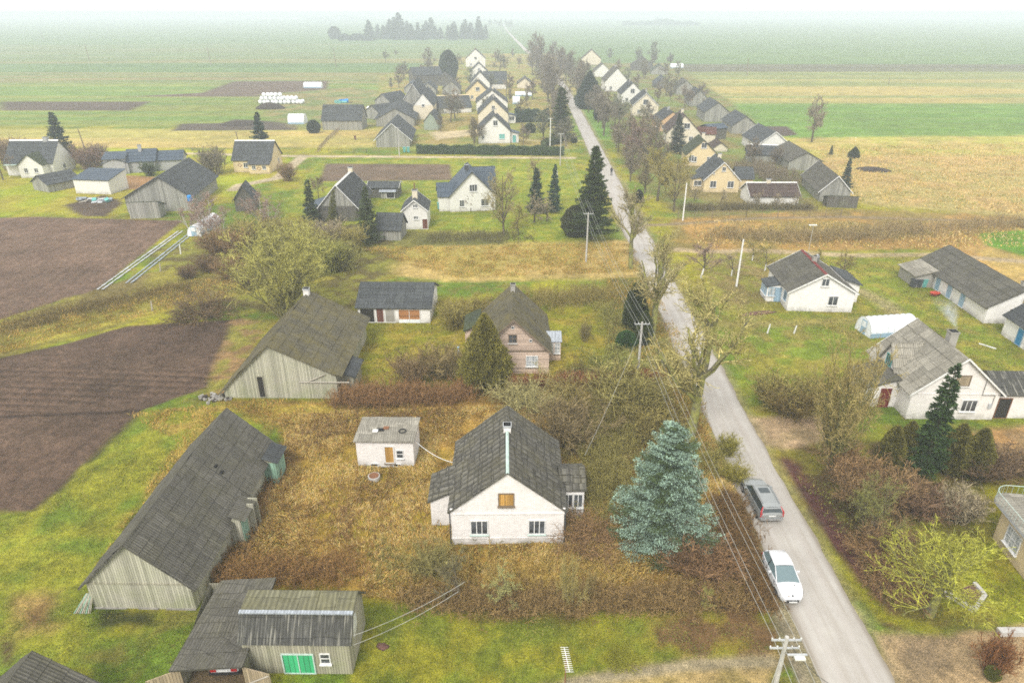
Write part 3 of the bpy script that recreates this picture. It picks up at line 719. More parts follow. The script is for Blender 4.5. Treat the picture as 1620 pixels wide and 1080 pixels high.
# ---- long weathered barn on the left
S = gfs((149, 963), (311, 962), (201, 860), 923, (360, 649)); S['W'] = 6.7; BS = S
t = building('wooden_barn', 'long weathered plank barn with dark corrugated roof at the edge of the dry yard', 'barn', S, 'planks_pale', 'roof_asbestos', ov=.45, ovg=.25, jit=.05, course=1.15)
c = MB(); h = S['W']/2
c.box(-h, h, -.06, 0, S['he']-.06, S['he']+.06, 'planks'); c.box(-.4, .9, -.07, 0, -.05, .12, 'stone'); c.box(-h, -1.2, -.07, 0, -.05, .1, 'stone'); c.box(1.4, h, -.07, 0, -.05, .1, 'stone')
c.build('sill_beam', t)
c = MB()
c.box(h, h+.9, 6.1, 8.3, 0, 2.15, 'planks_pale'); c.box(h+.9, h+.96, 6.2, 7.1, 0, 2.0, 'planks_mint'); c.box(h+.9, h+1.35, 7.5, 7.6, 0, 2.5, 'planks_pale'); c.box(h+.3, h+1.35, 8.3, 8.4, 0, 2.4, 'planks_pale')
c.poly([(h+.1, 6.0, 2.6), (h+1.3, 6.0, 2.15), (h+1.3, 8.5, 2.15), (h+.1, 8.5, 2.6)], 'roof_asbestos')
c.build('gate_bay', t)
c = MB(); c.box(h, h+1.0, S['L']-2.4, S['L']-.4, 0, 2.0, 'planks_mint'); c.poly([(h, S['L']-2.6, 2.5), (h+1.3, S['L']-2.6, 2.05), (h+1.3, S['L']-.1, 2.05), (h, S['L']-.1, 2.5)], 'roof_dark'); c.poly([(h, S['L']-2.4, 2.0), (h+1.0, S['L']-2.4, 2.0), (h, S['L']-2.4, 2.4)], 'planks')
c.build('lean_to', t)
c = MB()
for (a, b) in ((1.3, 9.5), (1.75, 9.35)): 
    k = (S['hr']-S['he'])/h; c.box(a, a+.22, b+.9*0, b+.35, S['hr']-k*(a+.1)+.13, S['hr']-k*(a+.1)+.24, 'black')
c.build('roof_hole', t)
# ---- big patched barn behind it
S = gfs((355, 632), (537, 627), (438, 547), 613, (500, 462)); S['he'] = 1.5
t = building('wooden_barn', 'bulky grey plank barn with mossy roof and low left eave, next to the ploughed field', 'barn', S, 'planks_pale', 'roof_mossy', heR=2.7, heL=.95, rx=-.6, ov=.6, ovg=.25, jit=.07,
    doors=[('F', -1.9, .55, 2.3, 'dark_inside', dict(frame='planks', z=.15))],  # open doorway: a dark sheet painted as the unlit interior
    chims=[(-.5, S['L']-.8, S['hr']-.3, S['hr']+.8, dict(s=.6, mat='white_brick'))])
h = S['W']/2
annex(t, 'lean_to', h-.3, 1.2, 0, 3.4, 3.4, 3.1, 1.9, 3.1, -1.7, 'planks', 'roof_dark', ov=.3, jit=.05)
c = MB(); c.tube([(h*.35, -.1, 1.9), (h+1.3, -.1, 1.9)], .07, 'wood_pale', 5); c.tube([(h*.5, -.12, 1.95), (h*.82, -.12, 2.8)], .06, 'wood_pale', 5); c.build('pole_rail', t)
# ---- pink wooden house
S = gfs((757, 591), (868, 591), (811, 505), 555, (810, 452)); S['rz'] = R_(.5); h = S['W']/2
t = building('wooden_house', 'pink board house with steep mossy roof behind the clipped cone thuja', 'house', S, 'planks_pink', 'roof_mossy',
    wins=[('F', 1.95, .95, 1.15, 1.15, dict(nx=4, ny=2, frame='white_trim', pane='curtain_glass')), ('F', -.1, 3.75, .75, .85, dict(nx=2, ny=2, frame='wood')),
          ('F', -.1, 5.35, .22, .22, dict(nx=1, pane='black', sill=None)), ('F', 1.8, 3.85, .2, .2, dict(nx=1, pane='black', sill=None))], ov=.35, ovg=.4, verge='wood', jit=.05,
    chims=[(0, S['L']-1.6, S['hr']-.3, S['hr']+.9, dict(s=.5, mat='concrete'))])
c = MB(); c.box(-h, h, -.06, 0, S['he']-.05, S['he']+.05, 'wood'); c.box(1.3, 2.6, -.05, -.0, .82, .9, 'wood'); c.build('string_course', t)
annex(t, 'side_wing', -h-.8, S['L']-4.3, 0, 1.7, 4, 2.7, 3.5, 3.5, .85, 'planks_pink', 'roof_green', ov=.2)
annex(t, 'glazed_porch', h, 4.4, -90, 2.6, 1.5, 2.3, 2.3, 2.9, 0, 'planks_pink', 'roof_zinc', ov=.15, ovg=.1,
      wins=[('R', .4, .95, .45, 1.15, dict(nx=2, ny=3, pane='curtain_glass')), ('R', 1.1, .95, .5, 1.15, dict(nx=2, ny=3, pane='curtain_glass'))])
# ---- white garage behind
S = sfs((568, 510), (681, 511), 486, 447, 7.5); 
t = building('garage', 'white plastered garage with open porch and rust-orange gate behind the big barn', 'garage', S, 'white_clean', 'roof_haze', ov=.3,
    doors=[('R', 1.15, 1.7, 1.75, 'dark_inside', dict(nx=1)), ('R', 2.75, .85, 1.85, 'planks_brown', {}), ('R', 4.0, 1.1, 1.75, 'concrete', {}), ('R', 6.4, 2.6, 1.7, 'planks_rust', dict(nx=2, frame='white_trim'))])  # first opening is the open porch, its shade a flat dark sheet
c = MB(); hx = S['W']/2; c.box(hx, hx+.05, 5.1, 7.7, 0, .5, 'film'); c.build('gate_panel', t)
# ---- small white brick shed with flat roof
a, b = G(567, 738), G(656, 739); S = dict(pos=(a+b)/2, rz=math.atan2(b.y-a.y, b.x-a.x), W=(b-a).length, L=3.3, he=2.75, hr=2.95)
t = thing('brick_shed', 'small white brick shed with flat cracked roof and ochre door in the dry yard', 'shed', S['pos'], S['rz'])
wb = MB(); h = S['W']/2; wb.box(-h, h, 0, S['L'], 0, 2.62, 'white_brick'); wb.build('wall', t)
rb = MB(); slope(rb, (-h-.15, -.2, 2.72), (h+.15, -.2, 2.72), (h+.15, S['L']+.2, 2.8), (-h-.15, S['L']+.2, 2.8), 'roof_light', 1.3, 1.2, .02, .1)
rb.box(-.9, -.25, 1.3, 1.7, 2.78, 2.835, 'black'); rb.box(-1.2, -.75, 1.1, 1.5, 2.79, 2.85, 'white_trim'); rb.box(-.35, .1, 1.55, 1.95, 2.79, 2.87, 'rust')
rb.build('roof', t)
rg = MB(); rg.tube([(1.35+.3*cos(q), 1.3+.3*sin(q)*1.0, 2.84) for q in np.linspace(0, 2*pi, 15)], .05, 'rubber', 5, False); rg.build('old_tyre', None, 'black tyre ring lying on the flat roof of the small brick shed', 'tyre', loc=S['pos'], rz=S['rz'])
opening(t, I4, .35, 0, (0, -1), .5, .7, 1.6, nx=1, pane='planks_ochre', name='door', sub='door_leaf_or_shade', sill='wood')
opening(t, I4, 1.25, 0, (0, -1), 1.0, .5, .72, nx=1, ny=2, pane='glass')
for q in (-1.0, .95): opening(t, I4, q, 0, (0, -1), .12, .55, .22, nx=1, pane='black', sill=None, name='vent', sub='opening')
wr = MB(); p0 = Vector(S['pos'])+Vector((h, .8, 2.2)); p1 = Vector(nh.location)+Vector((-3.3, 5.5, 3.1))
wr.tube([p0.lerp(p1, q)-Vector((0, 0, 1.5*q*(1-q)*1.6)) for q in np.linspace(0, 1, 12)], .03, 'insulator', 4); wr.build('cable', None, 'pale slack cable strung between small brick shed and brick house', 'cable')
# ---- gambrel shed with green doors, and the open garage beside it
a, b = G(413, 1064), G(558, 1065.5); S = dict(pos=a, rz=math.atan2(b.y-a.y, b.x-a.x), W=0, L=(b-a).length)
Wd = S['L']; t = thing('gambrel_shed', 'weathered plank shed with ribbed gambrel roof and bright green double door', 'shed', a, S['rz'])
zE = HZ((a.x+b.x)/2, a.y, 1016); prof = [(-.12, zE-.05), (1.0, zE+1.35), (2.45, zE+1.55), (3.9, zE-.05)]
X0 = -.75
wb = MB()
pr = [(0, 0), (3.7, 0)]+[(3.7, zE)]+[(2.45, zE+1.47), (1.02, zE+1.25), (0, zE)]
wb.poly([(X0, p_[0], p_[1]) for p_ in pr][::-1], 'planks'); wb.poly([(Wd, p_[0], p_[1]) for p_ in pr], 'planks')
wb.poly([(X0, 0, 0), (Wd, 0, 0), (Wd, 0, zE), (X0, 0, zE)], 'planks'); wb.poly([(Wd, 3.7, 0), (X0, 3.7, 0), (X0, 3.7, zE), (Wd, 3.7, zE)], 'planks'); wb.build('wall', t)
rb = MB()
slope(rb, (X0-.2, prof[1][0], prof[1][1]), (Wd+.2, prof[1][0], prof[1][1]), (Wd+.2, prof[0][0], prof[0][1]), (X0-.2, prof[0][0], prof[0][1]), 'roof_streaked', 2, 1.1, .02)
slope(rb, (X0-.2, prof[2][0], prof[2][1]), (Wd+.2, prof[2][0], prof[2][1]), (Wd+.2, prof[1][0]-.05, prof[1][1]+.04), (X0-.2, prof[1][0]-.05, prof[1][1]+.04), 'roof_ribbed', 2.2, 1.1, .012)
slope(rb, (X0-.2, prof[2][0], prof[2][1]), (Wd+.2, prof[2][0], prof[2][1]), (Wd+.2, prof[3][0], prof[3][1]), (X0-.2, prof[3][0], prof[3][1]), 'roof_asbestos', 2, 1.1, .02)
rb.build('roof', t)
rb = MB(); rb.box(X0-.22, Wd+.22, prof[1][0]-.2, prof[1][0]+.04, prof[1][1]+.02, prof[1][1]+.11, 'roof_zinc'); rb.build('ridge_strip', t)
opening(t, I4, 2.35, 0, (0, -1), .1, 1.75, 1.5, nx=2, pane='planks_green', frame='mint_trim', name='double_door', sub='door_leaf_or_shade', sill=None)
opening(t, I4, 3.95, 0, (0, -1), .95, .5, .72, nx=1, ny=2)
wb = MB(); wb.poly([(Wd+.02, 1.1, 1.6), (Wd+.02, 2.0, 1.9), (Wd+.02, 2.0, 2.9), (Wd+.02, 1.5, 3.1), (Wd+.02, 1.1, 2.4)], 'insulator'); wb.build('patch', t, label='white patch on the end wall')
# open garage
a, b = G(311, 1080), G(388, 1082); a = a-Vector((0, .2, 0)); t = thing('open_garage', 'open-fronted plank garage under a long dark mono-pitch roof, car parked inside', 'garage', a, math.atan2(b.y-a.y, b.x-a.x))
Wg = (b-a).length; Lg = 5.3; zF, zB = 1.75, 2.75
rb = MB(); sk = .5
slope(rb, (-.35+sk, Lg+.1, zB), (Wg+.25+sk, Lg+.1, zB+.1), (Wg+.25, -.35, zF+.12), (-1.0, -.35, zF), 'roof_asbestos', .95, 1.3, .035, .12)
rb.build('roof', t)
wb = MB()
for xx in (-.6, Wg+.1):
    wb.poly([(xx, 0, 0), (xx, Lg, 0), (xx, Lg, zB-.15), (xx, 0, zF-.12)], 'planks'); wb.poly([(xx+.06, 0, 0), (xx+.06, Lg, 0), (xx+.06, Lg, zB-.15), (xx+.06, 0, zF-.12)][::-1], 'planks')
wb.poly([(-.6, Lg, 0), (Wg+.15, Lg, 0), (Wg+.15, Lg, zB-.1), (-.6, Lg, zB-.1)], 'planks'); wb.box(-.6, Wg+.15, -.05, .05, zF-.22, zF-.1, 'planks')
wb.build('wall', t)
for nm, px0, ang in (('gate_leaf', -.55, 205), ('gate_leaf', Wg+.1, -18)):
    M = Matrix.Translation((px0, -.05, 0)) @ Matrix.Rotation(R_(ang), 4, 'Z'); g = MB()
    g.box(0, 1.75, -.03, .03, .05, 1.5, 'planks_tan', M); g.tube([M @ Vector((.05, -.06, .15)), M @ Vector((1.7, -.06, 1.4))], .05, 'wood_pale', 4); g.build(nm, t)
GARAGE = t; GAR_W = Wg
# roof at the lower left corner
m = G(62, 1033, 4.6); t = building('wooden_shed', 'dark corrugated roof of a shed cut off by the lower left corner', 'shed', dict(pos=Vector((m.x-.4, m.y-7.2, 0)), rz=0, W=5.6, L=7, he=2.2, hr=4.6), 'planks', 'roof_asbestos', jit=.05)
# ---- right side of the road
S = gfs((1247, 494), (1343, 492), (1313, 434), 467, (1275, 397)); S['W'] = 8.2; S['he'] = 2.75
t = building('plastered_house', 'white plastered house with blue glazed porch and long grey roof, left of the long barn', 'house', S, 'white_clean', 'roof_asbestos', ov=.35, ovg=.3,
    wins=[('F', 1.5, 1.0, 1.1, 1.15, dict(nx=2, frame='white_trim')), ('F', .1, 3.6, .85, .9, W2), ('L', 1.4, 1.0, .9, 1.1, dict(nx=2, frame='blue_trim'))], verge='white_trim', ridge='maroon',
    chims=[(0.1, 5.0, S['hr']-.3, S['hr']+.8, dict(s=.5, mat='concrete'))])
h = S['W']/2
annex(t, 'glazed_porch', -h-.9, 3.1, 0, 1.9, 2.9, 2.1, 2.5, 2.5, .9, 'white_clean', 'roof_haze', ov=.2, ovg=.12,
      wins=[('F', -.35, .9, .8, 1.1, dict(nx=2, frame='blue_trim', pane='curtain_glass')), ('L', .8, .8, .9, 1.2, dict(nx=3, frame='blue_trim', pane='curtain_glass')), ('L', 2.1, .8, .9, 1.2, dict(nx=3, frame='blue_trim', pane='curtain_glass'))],
      doors=[('F', .5, .75, 1.9, 'blue_trim', dict(frame='blue_trim'))])
annex(t, 'rear_wing', h+.9, 3.6, 0, 2.2, 5.2, 3.2, 2.5, 3.2, -1.1, 'white_clean', 'roof_haze', ov=.3)
S = gfs((1558, 513), (1656, 511), (1605, 458), 490, (1486, 389)); S['he'] = 2.3
t = building('livestock_barn', 'long low white barn with dark mossy roof and pale blue doors at the right edge', 'barn', S, 'white_clean', 'roof_asbestos', ov=.5, ovg=.3, jit=.05,
    wins=[('F', -.75, 1.0, .8, .9, dict(nx=1, frame='wood')), ('F', .3, 2.6, .85, .85, dict(nx=1, pane='planks_tan'))],
    doors=[('L', 5.2, 1.1, 1.8, 'blue_trim', {}), ('L', 8.3, 1.1, 1.8, 'blue_trim', {}), ('L', 11.2, 1.1, 1.8, 'blue_trim', {})],
    chims=[(.2, 1.2, S['hr']-.3, S['hr']+.6, dict(s=.5, mat='concrete'))])
h = S['W']/2
annex(t, 'lean_to', -h-1.2, S['L']-5.0, 0, 2.8, 4.6, 1.7, 2.5, 2.5, 1.4, 'concrete', 'roof_light', ov=.3)
a = G(1581, 529); b = G(1620, 556)
t = building('outbuilding', 'white outbuilding with dark roof and blue door cut off by the right edge', 'outbuilding', dict(pos=Vector((a.x+3.2, a.y-12, 0)), rz=R_(-1), W=6.4, L=12, he=2.6, hr=5.0), 'white_clean', 'roof_dark', ov=.4,
    doors=[('L', 9.0, .9, 1.9, 'blue_paint', dict(frame='blue_trim'))])
# chimney house
S = gfs((1467, 660), (1576, 668), (1527, 567), 613, (1453, 507)); S['W'] = 8.2; S['pos'] = Vector((41.7, 55.6, 0)); S['rz'] = R_(-1.0); S['L'] = 8.6; S['he'] = 2.95; S['hr'] = 6.5
t = building('plastered_house', 'old white house with light streaked asbestos roof, dormer gable and smoking chimney', 'house', S, 'white_brick', 'roof_light', ov=.35, ovg=.3, verge='white_trim', jit=.05,
    wins=[('F', 1.5, .95, 1.35, 1.15, W3), ('F', .25, 3.7, 1.2, 1.0, dict(nx=1, pane='planks_tan', frame='wood'))])
h = S['W']/2; ro = [o for o in t.children if o.name.startswith('roof')][0]
SMK = t.matrix_basis @ Vector((.6, 3.7, S['hr']+1.35)); 
chimney(ro, I4, .5, 3.7, S['hr']-.9, S['hr']+1.1, .75, 'concrete')
annex(t, 'cross_gable', -h+.02, 5.0, -90, 3.6, 3.9, 2.9, 2.9, 5.6, 0, 'white_brick', 'roof_light', ov=.3, ovg=.25, wins=[('F', 0, 3.2, .95, 1.1, dict(nx=3, frame='green_teal', pane='glass'))])
annex(t, 'entrance_annex', -h-1.5, 2.2, 0, 3.0, 3.9, 2.2, 3.1, 3.1, 1.5, 'white_brick', 'roof_asbestos', ov=.3, ovg=.2, doors=[('F', .35, .9, 1.95, 'maroon', dict(frame='maroon'))])
annex(t, 'right_annex', h, 2.4, -90, 4.2, 3.4, 2.7, 2.7, 3.9, 0, 'white_brick', 'roof_streaked', ov=.3, ovg=.25, doors=[('R', .9, 1.15, 2.1, 'dark_inside', dict(frame='rust'))])  # open doorway, interior shade painted on a dark sheet
c = MB(); c.box(-h+.2, h, -.05, 0, 2.75, 2.85, 'white_brick'); c.tube([(2.4, -.08, 4.6), (2.4, -.08, 2.7), (3.6, -.08, 2.7), (3.6, -.08, 1.6)], .03, 'wire_dark', 4); c.box(3.3, 3.6, -.15, 0, 1.3, 1.75, 'grey_trim'); c.build('string_course', t)
# yellow house at lower right with a rounded flat roof
a, b = G(1570, 851), G(1616, 911); dv = (b-a).normalized(); an = math.atan2(dv.y, dv.x)
t = thing('yellow_house', 'yellow plastered house with flat rounded roof terrace at the lower right edge', 'house', a, an)
wb = MB(); out = [(0, 0), (6, 0), (6, 6), (-1.0, 6), (-1.0, 1.2), (-.7, .45)]
for i in range(len(out)):
    p_, q = out[i], out[(i+1) % len(out)]; wb.poly([(p_[0], p_[1], 0), (q[0], q[1], 0), (q[0], q[1], 2.75), (p_[0], p_[1], 2.75)], 'yellow_brick')
wb.build('wall', t)
rb = MB(); oo = [(6.2, -.35)]+[(-.3+1.2*cos(q)-.1, .85+1.2*sin(q)) for q in np.linspace(-pi/2, -pi, 8)]+[(-1.4, 6), (6.2, 6)]
rb.poly([(p_[0], p_[1], 3.0) for p_ in oo][::-1], 'roof_light'); rb.poly([(p_[0], p_[1], 2.75) for p_ in oo], 'grey_trim')
for i in range(len(oo)):
    p_, q = oo[i], oo[(i+1) % len(oo)]; rb.poly([(p_[0], p_[1], 2.75), (q[0], q[1], 2.75), (q[0], q[1], 3.0), (p_[0], p_[1], 3.0)], 'grey_trim')
rb.build('roof', t)
rl = MB(); pts = [Vector((p_[0], p_[1], 0))*.93 for p_ in oo[:-1]]
rl.tube([p_+Vector((0, 0, 3.75)) for p_ in pts], .025, 'mint_trim', 4)
for i in range(len(pts)-1):
    nn = max(1, int((pts[i+1]-pts[i]).length/.35))
    for k in range(nn): q = pts[i].lerp(pts[i+1], k/nn); rl.tube([q+Vector((0, 0, 3.0)), q+Vector((0, 0, 3.75))], .012, 'mint_trim', 3, False)
rl.build('railing', t)
opening(t, I4, 1.9, 0, (0, -1), .85, 1.5, 1.35, nx=3, ny=2, pane='curtain_glass')
# ---- houses across the side street (left, middle distance)
S = gfs((712, 334), (784, 334), (748, 272), 309, (741, 258)); 
t = building('plastered_house', 'cream white house with blue-grey metal roof and three wings beside the side road', 'house', S, 'far_white', 'roof_blue', ov=.3, ovg=.35, one=True, verge='dark_trim',
    wins=[('F', 0.2, 3.9, 1.4, 1.25, dict(nx=3, pane='glass')), ('F', 2.4, 1.0, 1.4, 1.3, W2), ('F', -2.1, 1.0, .8, 1.2, W2)], chims=[(-.7, 3.2, S['hr']-.3, S['hr']+.9, dict(s=.7, mat='dark_trim'))])
h = S['W']/2
annex(t, 'left_wing', -h+2.2, 3.2, 90, 5.0, 4.2, 3.0, 3.0, 5.0, 0, 'far_white', 'roof_blue', ov=.3, ovg=.3)
annex(t, 'cross_gable', h-4, 5.2, -90, 4.4, 4.4, 3.2, 3.2, S['hr']-.15, 0, 'far_white', 'roof_blue', ov=.3, ovg=.3)
S = gfs((638, 363), (677, 363), (655, 317), 333, (664, 297)); S['rz'] = R_(2); S['L'] = 6.5
t = building('summer_kitchen', 'small narrow white house with tall chimney and brown door beside the grey plank lean-to', 'house', S, 'far_white', 'roof_haze', one=True, ov=.25, ovg=.3, verge='white_trim',
    wins=[('F', .2, 1.9, .7, .5, W3), ('F', 0.2, 4.0, .7, .5, W3)], doors=[('F', 1.75, .9, 1.8, 'planks_brown', {})], chims=[(0, 2.3, S['hr']-.4, S['hr']+1.4, dict(s=.9, mat='cream_plaster', pot=1.2))])
S = sfs((596, 380), (634, 381), 362, 337, 4.5); building('plank_shed', 'grey plank lean-to with slate roof standing left of the small narrow white house', 'shed', S, 'planks_far', 'roof_haze', one=True)
S = gfs((508, 350), (566, 350), (535, 293), 326, (553, 262)); S['L'] = 13; S['rz'] = R_(-.5)
t = building('wooden_barn', 'dark roofed barn with white verge boards around a plank gable, behind the leaning spruces', 'barn', S, 'planks_dark', 'roof_dark', gab='planks_far', verge='white_trim', ridge='white_trim', ov=.5, chims=[(0, S['L']-.6, S['hr']-.2, S['hr']+.8, dict(s=.8, mat='cream_plaster'))])
annex(t, 'front_apron', 0, -2.6, 90, 2.6, S['W']/2, 3.2, 1.7, 3.2, -1.3, 'planks_dark', 'roof_haze', ov=.3)
annex(t, 'side_lean_to', -S['W']/2-1.4, 1, 0, 3.2, 7, 1.9, 2.9, 2.9, 1.6, 'planks_dark', 'roof_blue', ov=.3)
S = sfs((583, 313), (630, 313), 297, 287, 5); building('open_shed', 'long low shed with dark roof and white edge behind the small garden porch', 'shed', S, 'planks_dark', 'roof_haze', one=True, verge='white_trim')
S = sfs((603, 314), (625, 314), 303, 297, 2.2); building('garden_porch', 'little white-roofed garden shelter in front of the low dark shed', 'shelter', S, 'planks_far', 'roof_zinc', one=True, doors=[('R', 2.0, 1.6, 1.2, 'dark_inside', {})])  # shelter's open front: dark sheet in place of the shade inside
# upper left farmyard
S = sfs((14, 278), (88, 278), 257, 222, 8.5)
t = building('plastered_house', 'white gabled house with blue-grey roof beside the tallest fir at the upper left', 'house', S, 'far_white', 'roof_haze', one=True, ridge='white_trim',
    wins=[('F', 2.0, 1.2, 1.1, 1.3, W2), ('F', 0.0, 4.2, .9, 1.1, W2), ('B', 0, 1, 1, 1)], chims=[(0, 8.5, S['hr']-.3, S['hr']+.8, dict(s=1.0, mat='grey_brick'))])
for o in [o for o in t.children if o.name.startswith('window')]: pass
q = LC(t, 66, 277)
annex(t, 'front_gable', S['W']/2+2.4, q.y, 90, 5.6, 4.2, 3.0, 3.0, 5.3, 0, 'far_white', 'roof_green', ov=.25, wins=[('F', -1.2, 1.2, .8, 1, W2), ('F', 1.2, 1.2, .8, 1, W2)])
c = MB(); c.box(S['W']/2+.2, S['W']/2+1.2, .3, q.y-3, 2.6, 2.75, 'mint_trim'); c.build('porch_canopy', t)
S = gfs((49, 303), (83, 302), (60, 278), 290, (86, 265)); S['rz'] = R_(-28); S['W'] = 5.6; S['L'] = 7
building('plank_shed', 'little grey plank shed on the mown grass in front of the white gabled house', 'shed', S, 'planks_far', 'roof_haze', one=True, wins=())
S = sfs((121, 306), (176, 308), 291, 277, 6.0, hr=4.2); S['he'] = 3.0
t = building('outbuilding', 'squat white block shed with blue-grey tiled roof beside the junk heap', 'outbuilding', S, 'far_white', 'roof_blue', one=True, rx=-S['W']/2+.01, ov=.25)
S = sfs((203, 274), (248, 272), 255, 236, 7)
t = building('brick_house', 'low grey block house with blue-grey roof and brick chimney behind the white block shed', 'house', S, 'grey_brick', 'roof_blue', one=True, chims=[(0.6, 3.0, S['hr']-1, S['hr']+1.2, dict(s=.7, mat='grey_brick'))])
annex(t, 'front_annex', S['W']/2+.8, -2.2, 90, 5.6, 1.6, 2.6, 2.6, 3.6, 0, 'grey_brick', 'roof_blue')
annex(t, 'left_annex', 1.2, -4.6, 0, 6.5, 4.6, 2.6, 3.6, 4.6, -1.0, 'grey_brick', 'roof_blue')
annex(t, 'rear_annex', -.4, S['L'], 0, 5.5, 6.0, 2.6, 2.6, 4.3, 0, 'grey_brick', 'roof_blue', doors=[('B', 0, 1, 2, 'green_teal', {})])
S = gfs((208, 335), (300, 335), (262, 281), 311, (308, 251)); S['W'] = 12; S['hr'] = 6.7
t = building('wooden_barn', 'wide grey barn with big spreading roof and blue barrel on its lean-to', 'barn', S, 'planks_far', 'roof_haze', ov=.6, ovg=.4, jit=.06, rx=1.0)
annex(t, 'lean_to', 1.6, -3.2, 90, 3.2, 5.4, 3.1, 1.9, 3.1, -1.6, 'planks_far', 'roof_green', ov=.3, sk=0)
bb = MB(); bb.lathe([(.3, 0), (.42, .1), (.42, 1.1), (.3, 1.2)], 'tarp_blue', 12); bb.build('barrel', None, 'bright blue plastic barrel standing on the barn lean-to roof', 'barrel', loc=G(301, 319, 2.9))
S = sfs((360, 272), (424, 280), 264, 229, 8.5); S['rz'] = R_(-90); S['L'] = 9.2; S['he'] = 3.0; S['hr'] = 6.8
t = building('yellow_house', 'old yellow plastered house with diamond patterns under a patched blue-grey roof', 'house', S, 'yellow_brick', 'roof_haze', one=True, ridge='white_trim',
    wins=[('F', 1.6, 1.2, .9, 1.2), ('F', -1.6, 1.2, .9, 1.2), ('F', 0, 4.3, .8, .9), ('B', -1.5, 1.2, .9, 1.1), ('R', 3, 1.2, .9, 1)])
q = LC(t, 398, 283)
annex(t, 'front_bay', S['W']/2+.9, 6.7, 90, 5.0, 1.9, 2.5, 3.4, 3.4, 0, 'yellow_brick', 'roof_haze', rx=2.5) if 0 else annex(t, 'front_bay', S['W']/2+.8, 4.3, 0, 1.8, 4.9, 3.2, 2.3, 3.2, -.9, 'yellow_brick', 'roof_haze', wins=[('R', 1.2, 1.1, .8, .8), ('R', 3.7, 1.1, .8, .8)])
c = MB()
for (yy, xx, zz) in ((1.6, S['W']/2+.03, 1.7), (6.7, S['W']/2+1.73, 1.2)):
    for k in range(4):
        a1, a2 = k*pi/2, (k+1)*pi/2; p_ = Vector((xx, yy+.55*cos(a1), zz+.4*sin(a1))); q = Vector((xx, yy+.55*cos(a2), zz+.4*sin(a2))); c.tube([p_, q], .05, 'maroon', 4)
c.build('diamond_pattern', t)
S = gfs((374, 334), (404, 334), (392, 300), 318, (398, 292)); S['hr'] = 5; S['he'] = 2.4
building('plank_shed', 'small dark hip-roofed shed half hidden by the pale birches', 'shed', S, 'planks_dark', 'roof_haze', one=True)
# beyond the side road
S = gfs((596, 233), (648, 233), (616, 196), 218, (626, 181)); S['he'] = 2.4
t = building('wooden_barn', 'tall plank gable barn with leaning verge boards standing right by the side road', 'barn', S, 'planks_far', 'roof_haze', one=True, verge='white_trim', ov=.8)
S = sfs((511, 206), (573, 206), 190, 166, 9)
building('wooden_barn', 'broad barn with plain dark blue-grey roof beside the white bales', 'barn', S, 'planks_far', 'roof_haze', one=True)
S = gfs((596, 200), (656, 200), (633, 172), 188, (641, 157)); building('wooden_barn', 'wide low grey barn directly behind the barn by the side road', 'barn', S, 'planks_far', 'roof_haze', one=True, ov=.8)
S = gfs((655, 189), (686, 189), (669, 148), 167, (678, 137)); building('plastered_house', 'house with small white attic triangle above a grey canopy among grey barns', 'house', S, 'cream_plaster', 'roof_haze', gab='far_white', one=True, wins=[('F', 0, 4.4, 1, .8)])
S = gfs((638, 178), (672, 178), (656, 133), 160, (665, 121)); building('wooden_barn', 'tall grey barn with steep plank gable rising behind the row of low roofs', 'barn', S, 'planks_far', 'roof_haze', one=True, verge='white_trim')
S = gfs((671, 206), (693, 206), (681, 178), 192, (688, 172)); building('green_shed', 'little greenish plaster shed under the lone bare garden tree', 'shed', S, 'green_plaster', 'roof_haze', one=True)
S = sfs((600, 190), (640, 184), 175, 164, 7); building('wooden_barn', 'low barn roof stepping down left of the tall grey barn', 'barn', S, 'planks_far', 'roof_haze', one=True)
S = sfs((618, 176), (646, 170), 158, 146, 7); building('wooden_barn', 'farther low barn roof stepping down left of the tall grey barn', 'barn', S, 'planks_far', 'roof_haze', one=True)
S = sfs((655, 135), (700, 133), 118, 106, 8); building('wooden_barn', 'dark hazy barn under the round dark evergreen', 'barn', S, 'planks_dark', 'roof_haze', one=True)
def village(name, label, A, B, ap, eL, apR, wall, roof='roof_haze', **kw):
    S = gfs(A, B, ap, eL, apR); S['L'] = min(max(S['L'], 7), 16); rv = random.Random(int(A[0]*7+A[1]))
    if roof == 'roof_haze': roof = rv.choice(['roof_haze', 'roof_haze', 'roof_dark', 'roof_asbestos', 'roof_green', 'roof_slate'])
    if 'barn' not in name and 'shed' not in name:
        kw.setdefault('chims', [(rv.uniform(-.5, .5), S['L']*rv.uniform(.35, .65), S['hr']-.5, S['hr']+rv.uniform(.7, 1.2), dict(s=.7, mat=rv.choice(['grey_brick', 'cream_plaster', 'concrete'])))])
        ws = list(kw.get('wins', ())); 
        if len(ws) < 3: ws += [('F', -S['W']*.24, 1.1, 1.1, 1.2), ('F', S['W']*.24, 1.1, 1.1, 1.2), ('L', S['L']*.3, 1.1, 1.0, 1.1), ('R', S['L']*.3, 1.1, 1.0, 1.1)]
        kw['wins'] = ws
    return building(name, label, 'house' if 'barn' not in name and 'shed' not in name else 'barn', S, wall, roof, one=True, **kw), S
t, S = village('plastered_house', 'white house with teal window and teal porch door behind the long clipped hedge', (757, 227), (807, 227), (783, 183), 207, (782, 174), 'far_white', wins=[('F', 2.3, 1.3, 1.6, 1.4, dict(pane='green_teal')), ('F', .4, 5.1, 1.2, 1.4), ('F', -3.3, 1.3, .7, 1)])
annex(t, 'porch', S['W']/2+1.3, 1, 0, 2.6, 4, 3.2, 2.6, 3.3, -1.3, 'far_white', 'roof_blue', doors=[('F', 0, 1, 2.1, 'green_teal', {})])
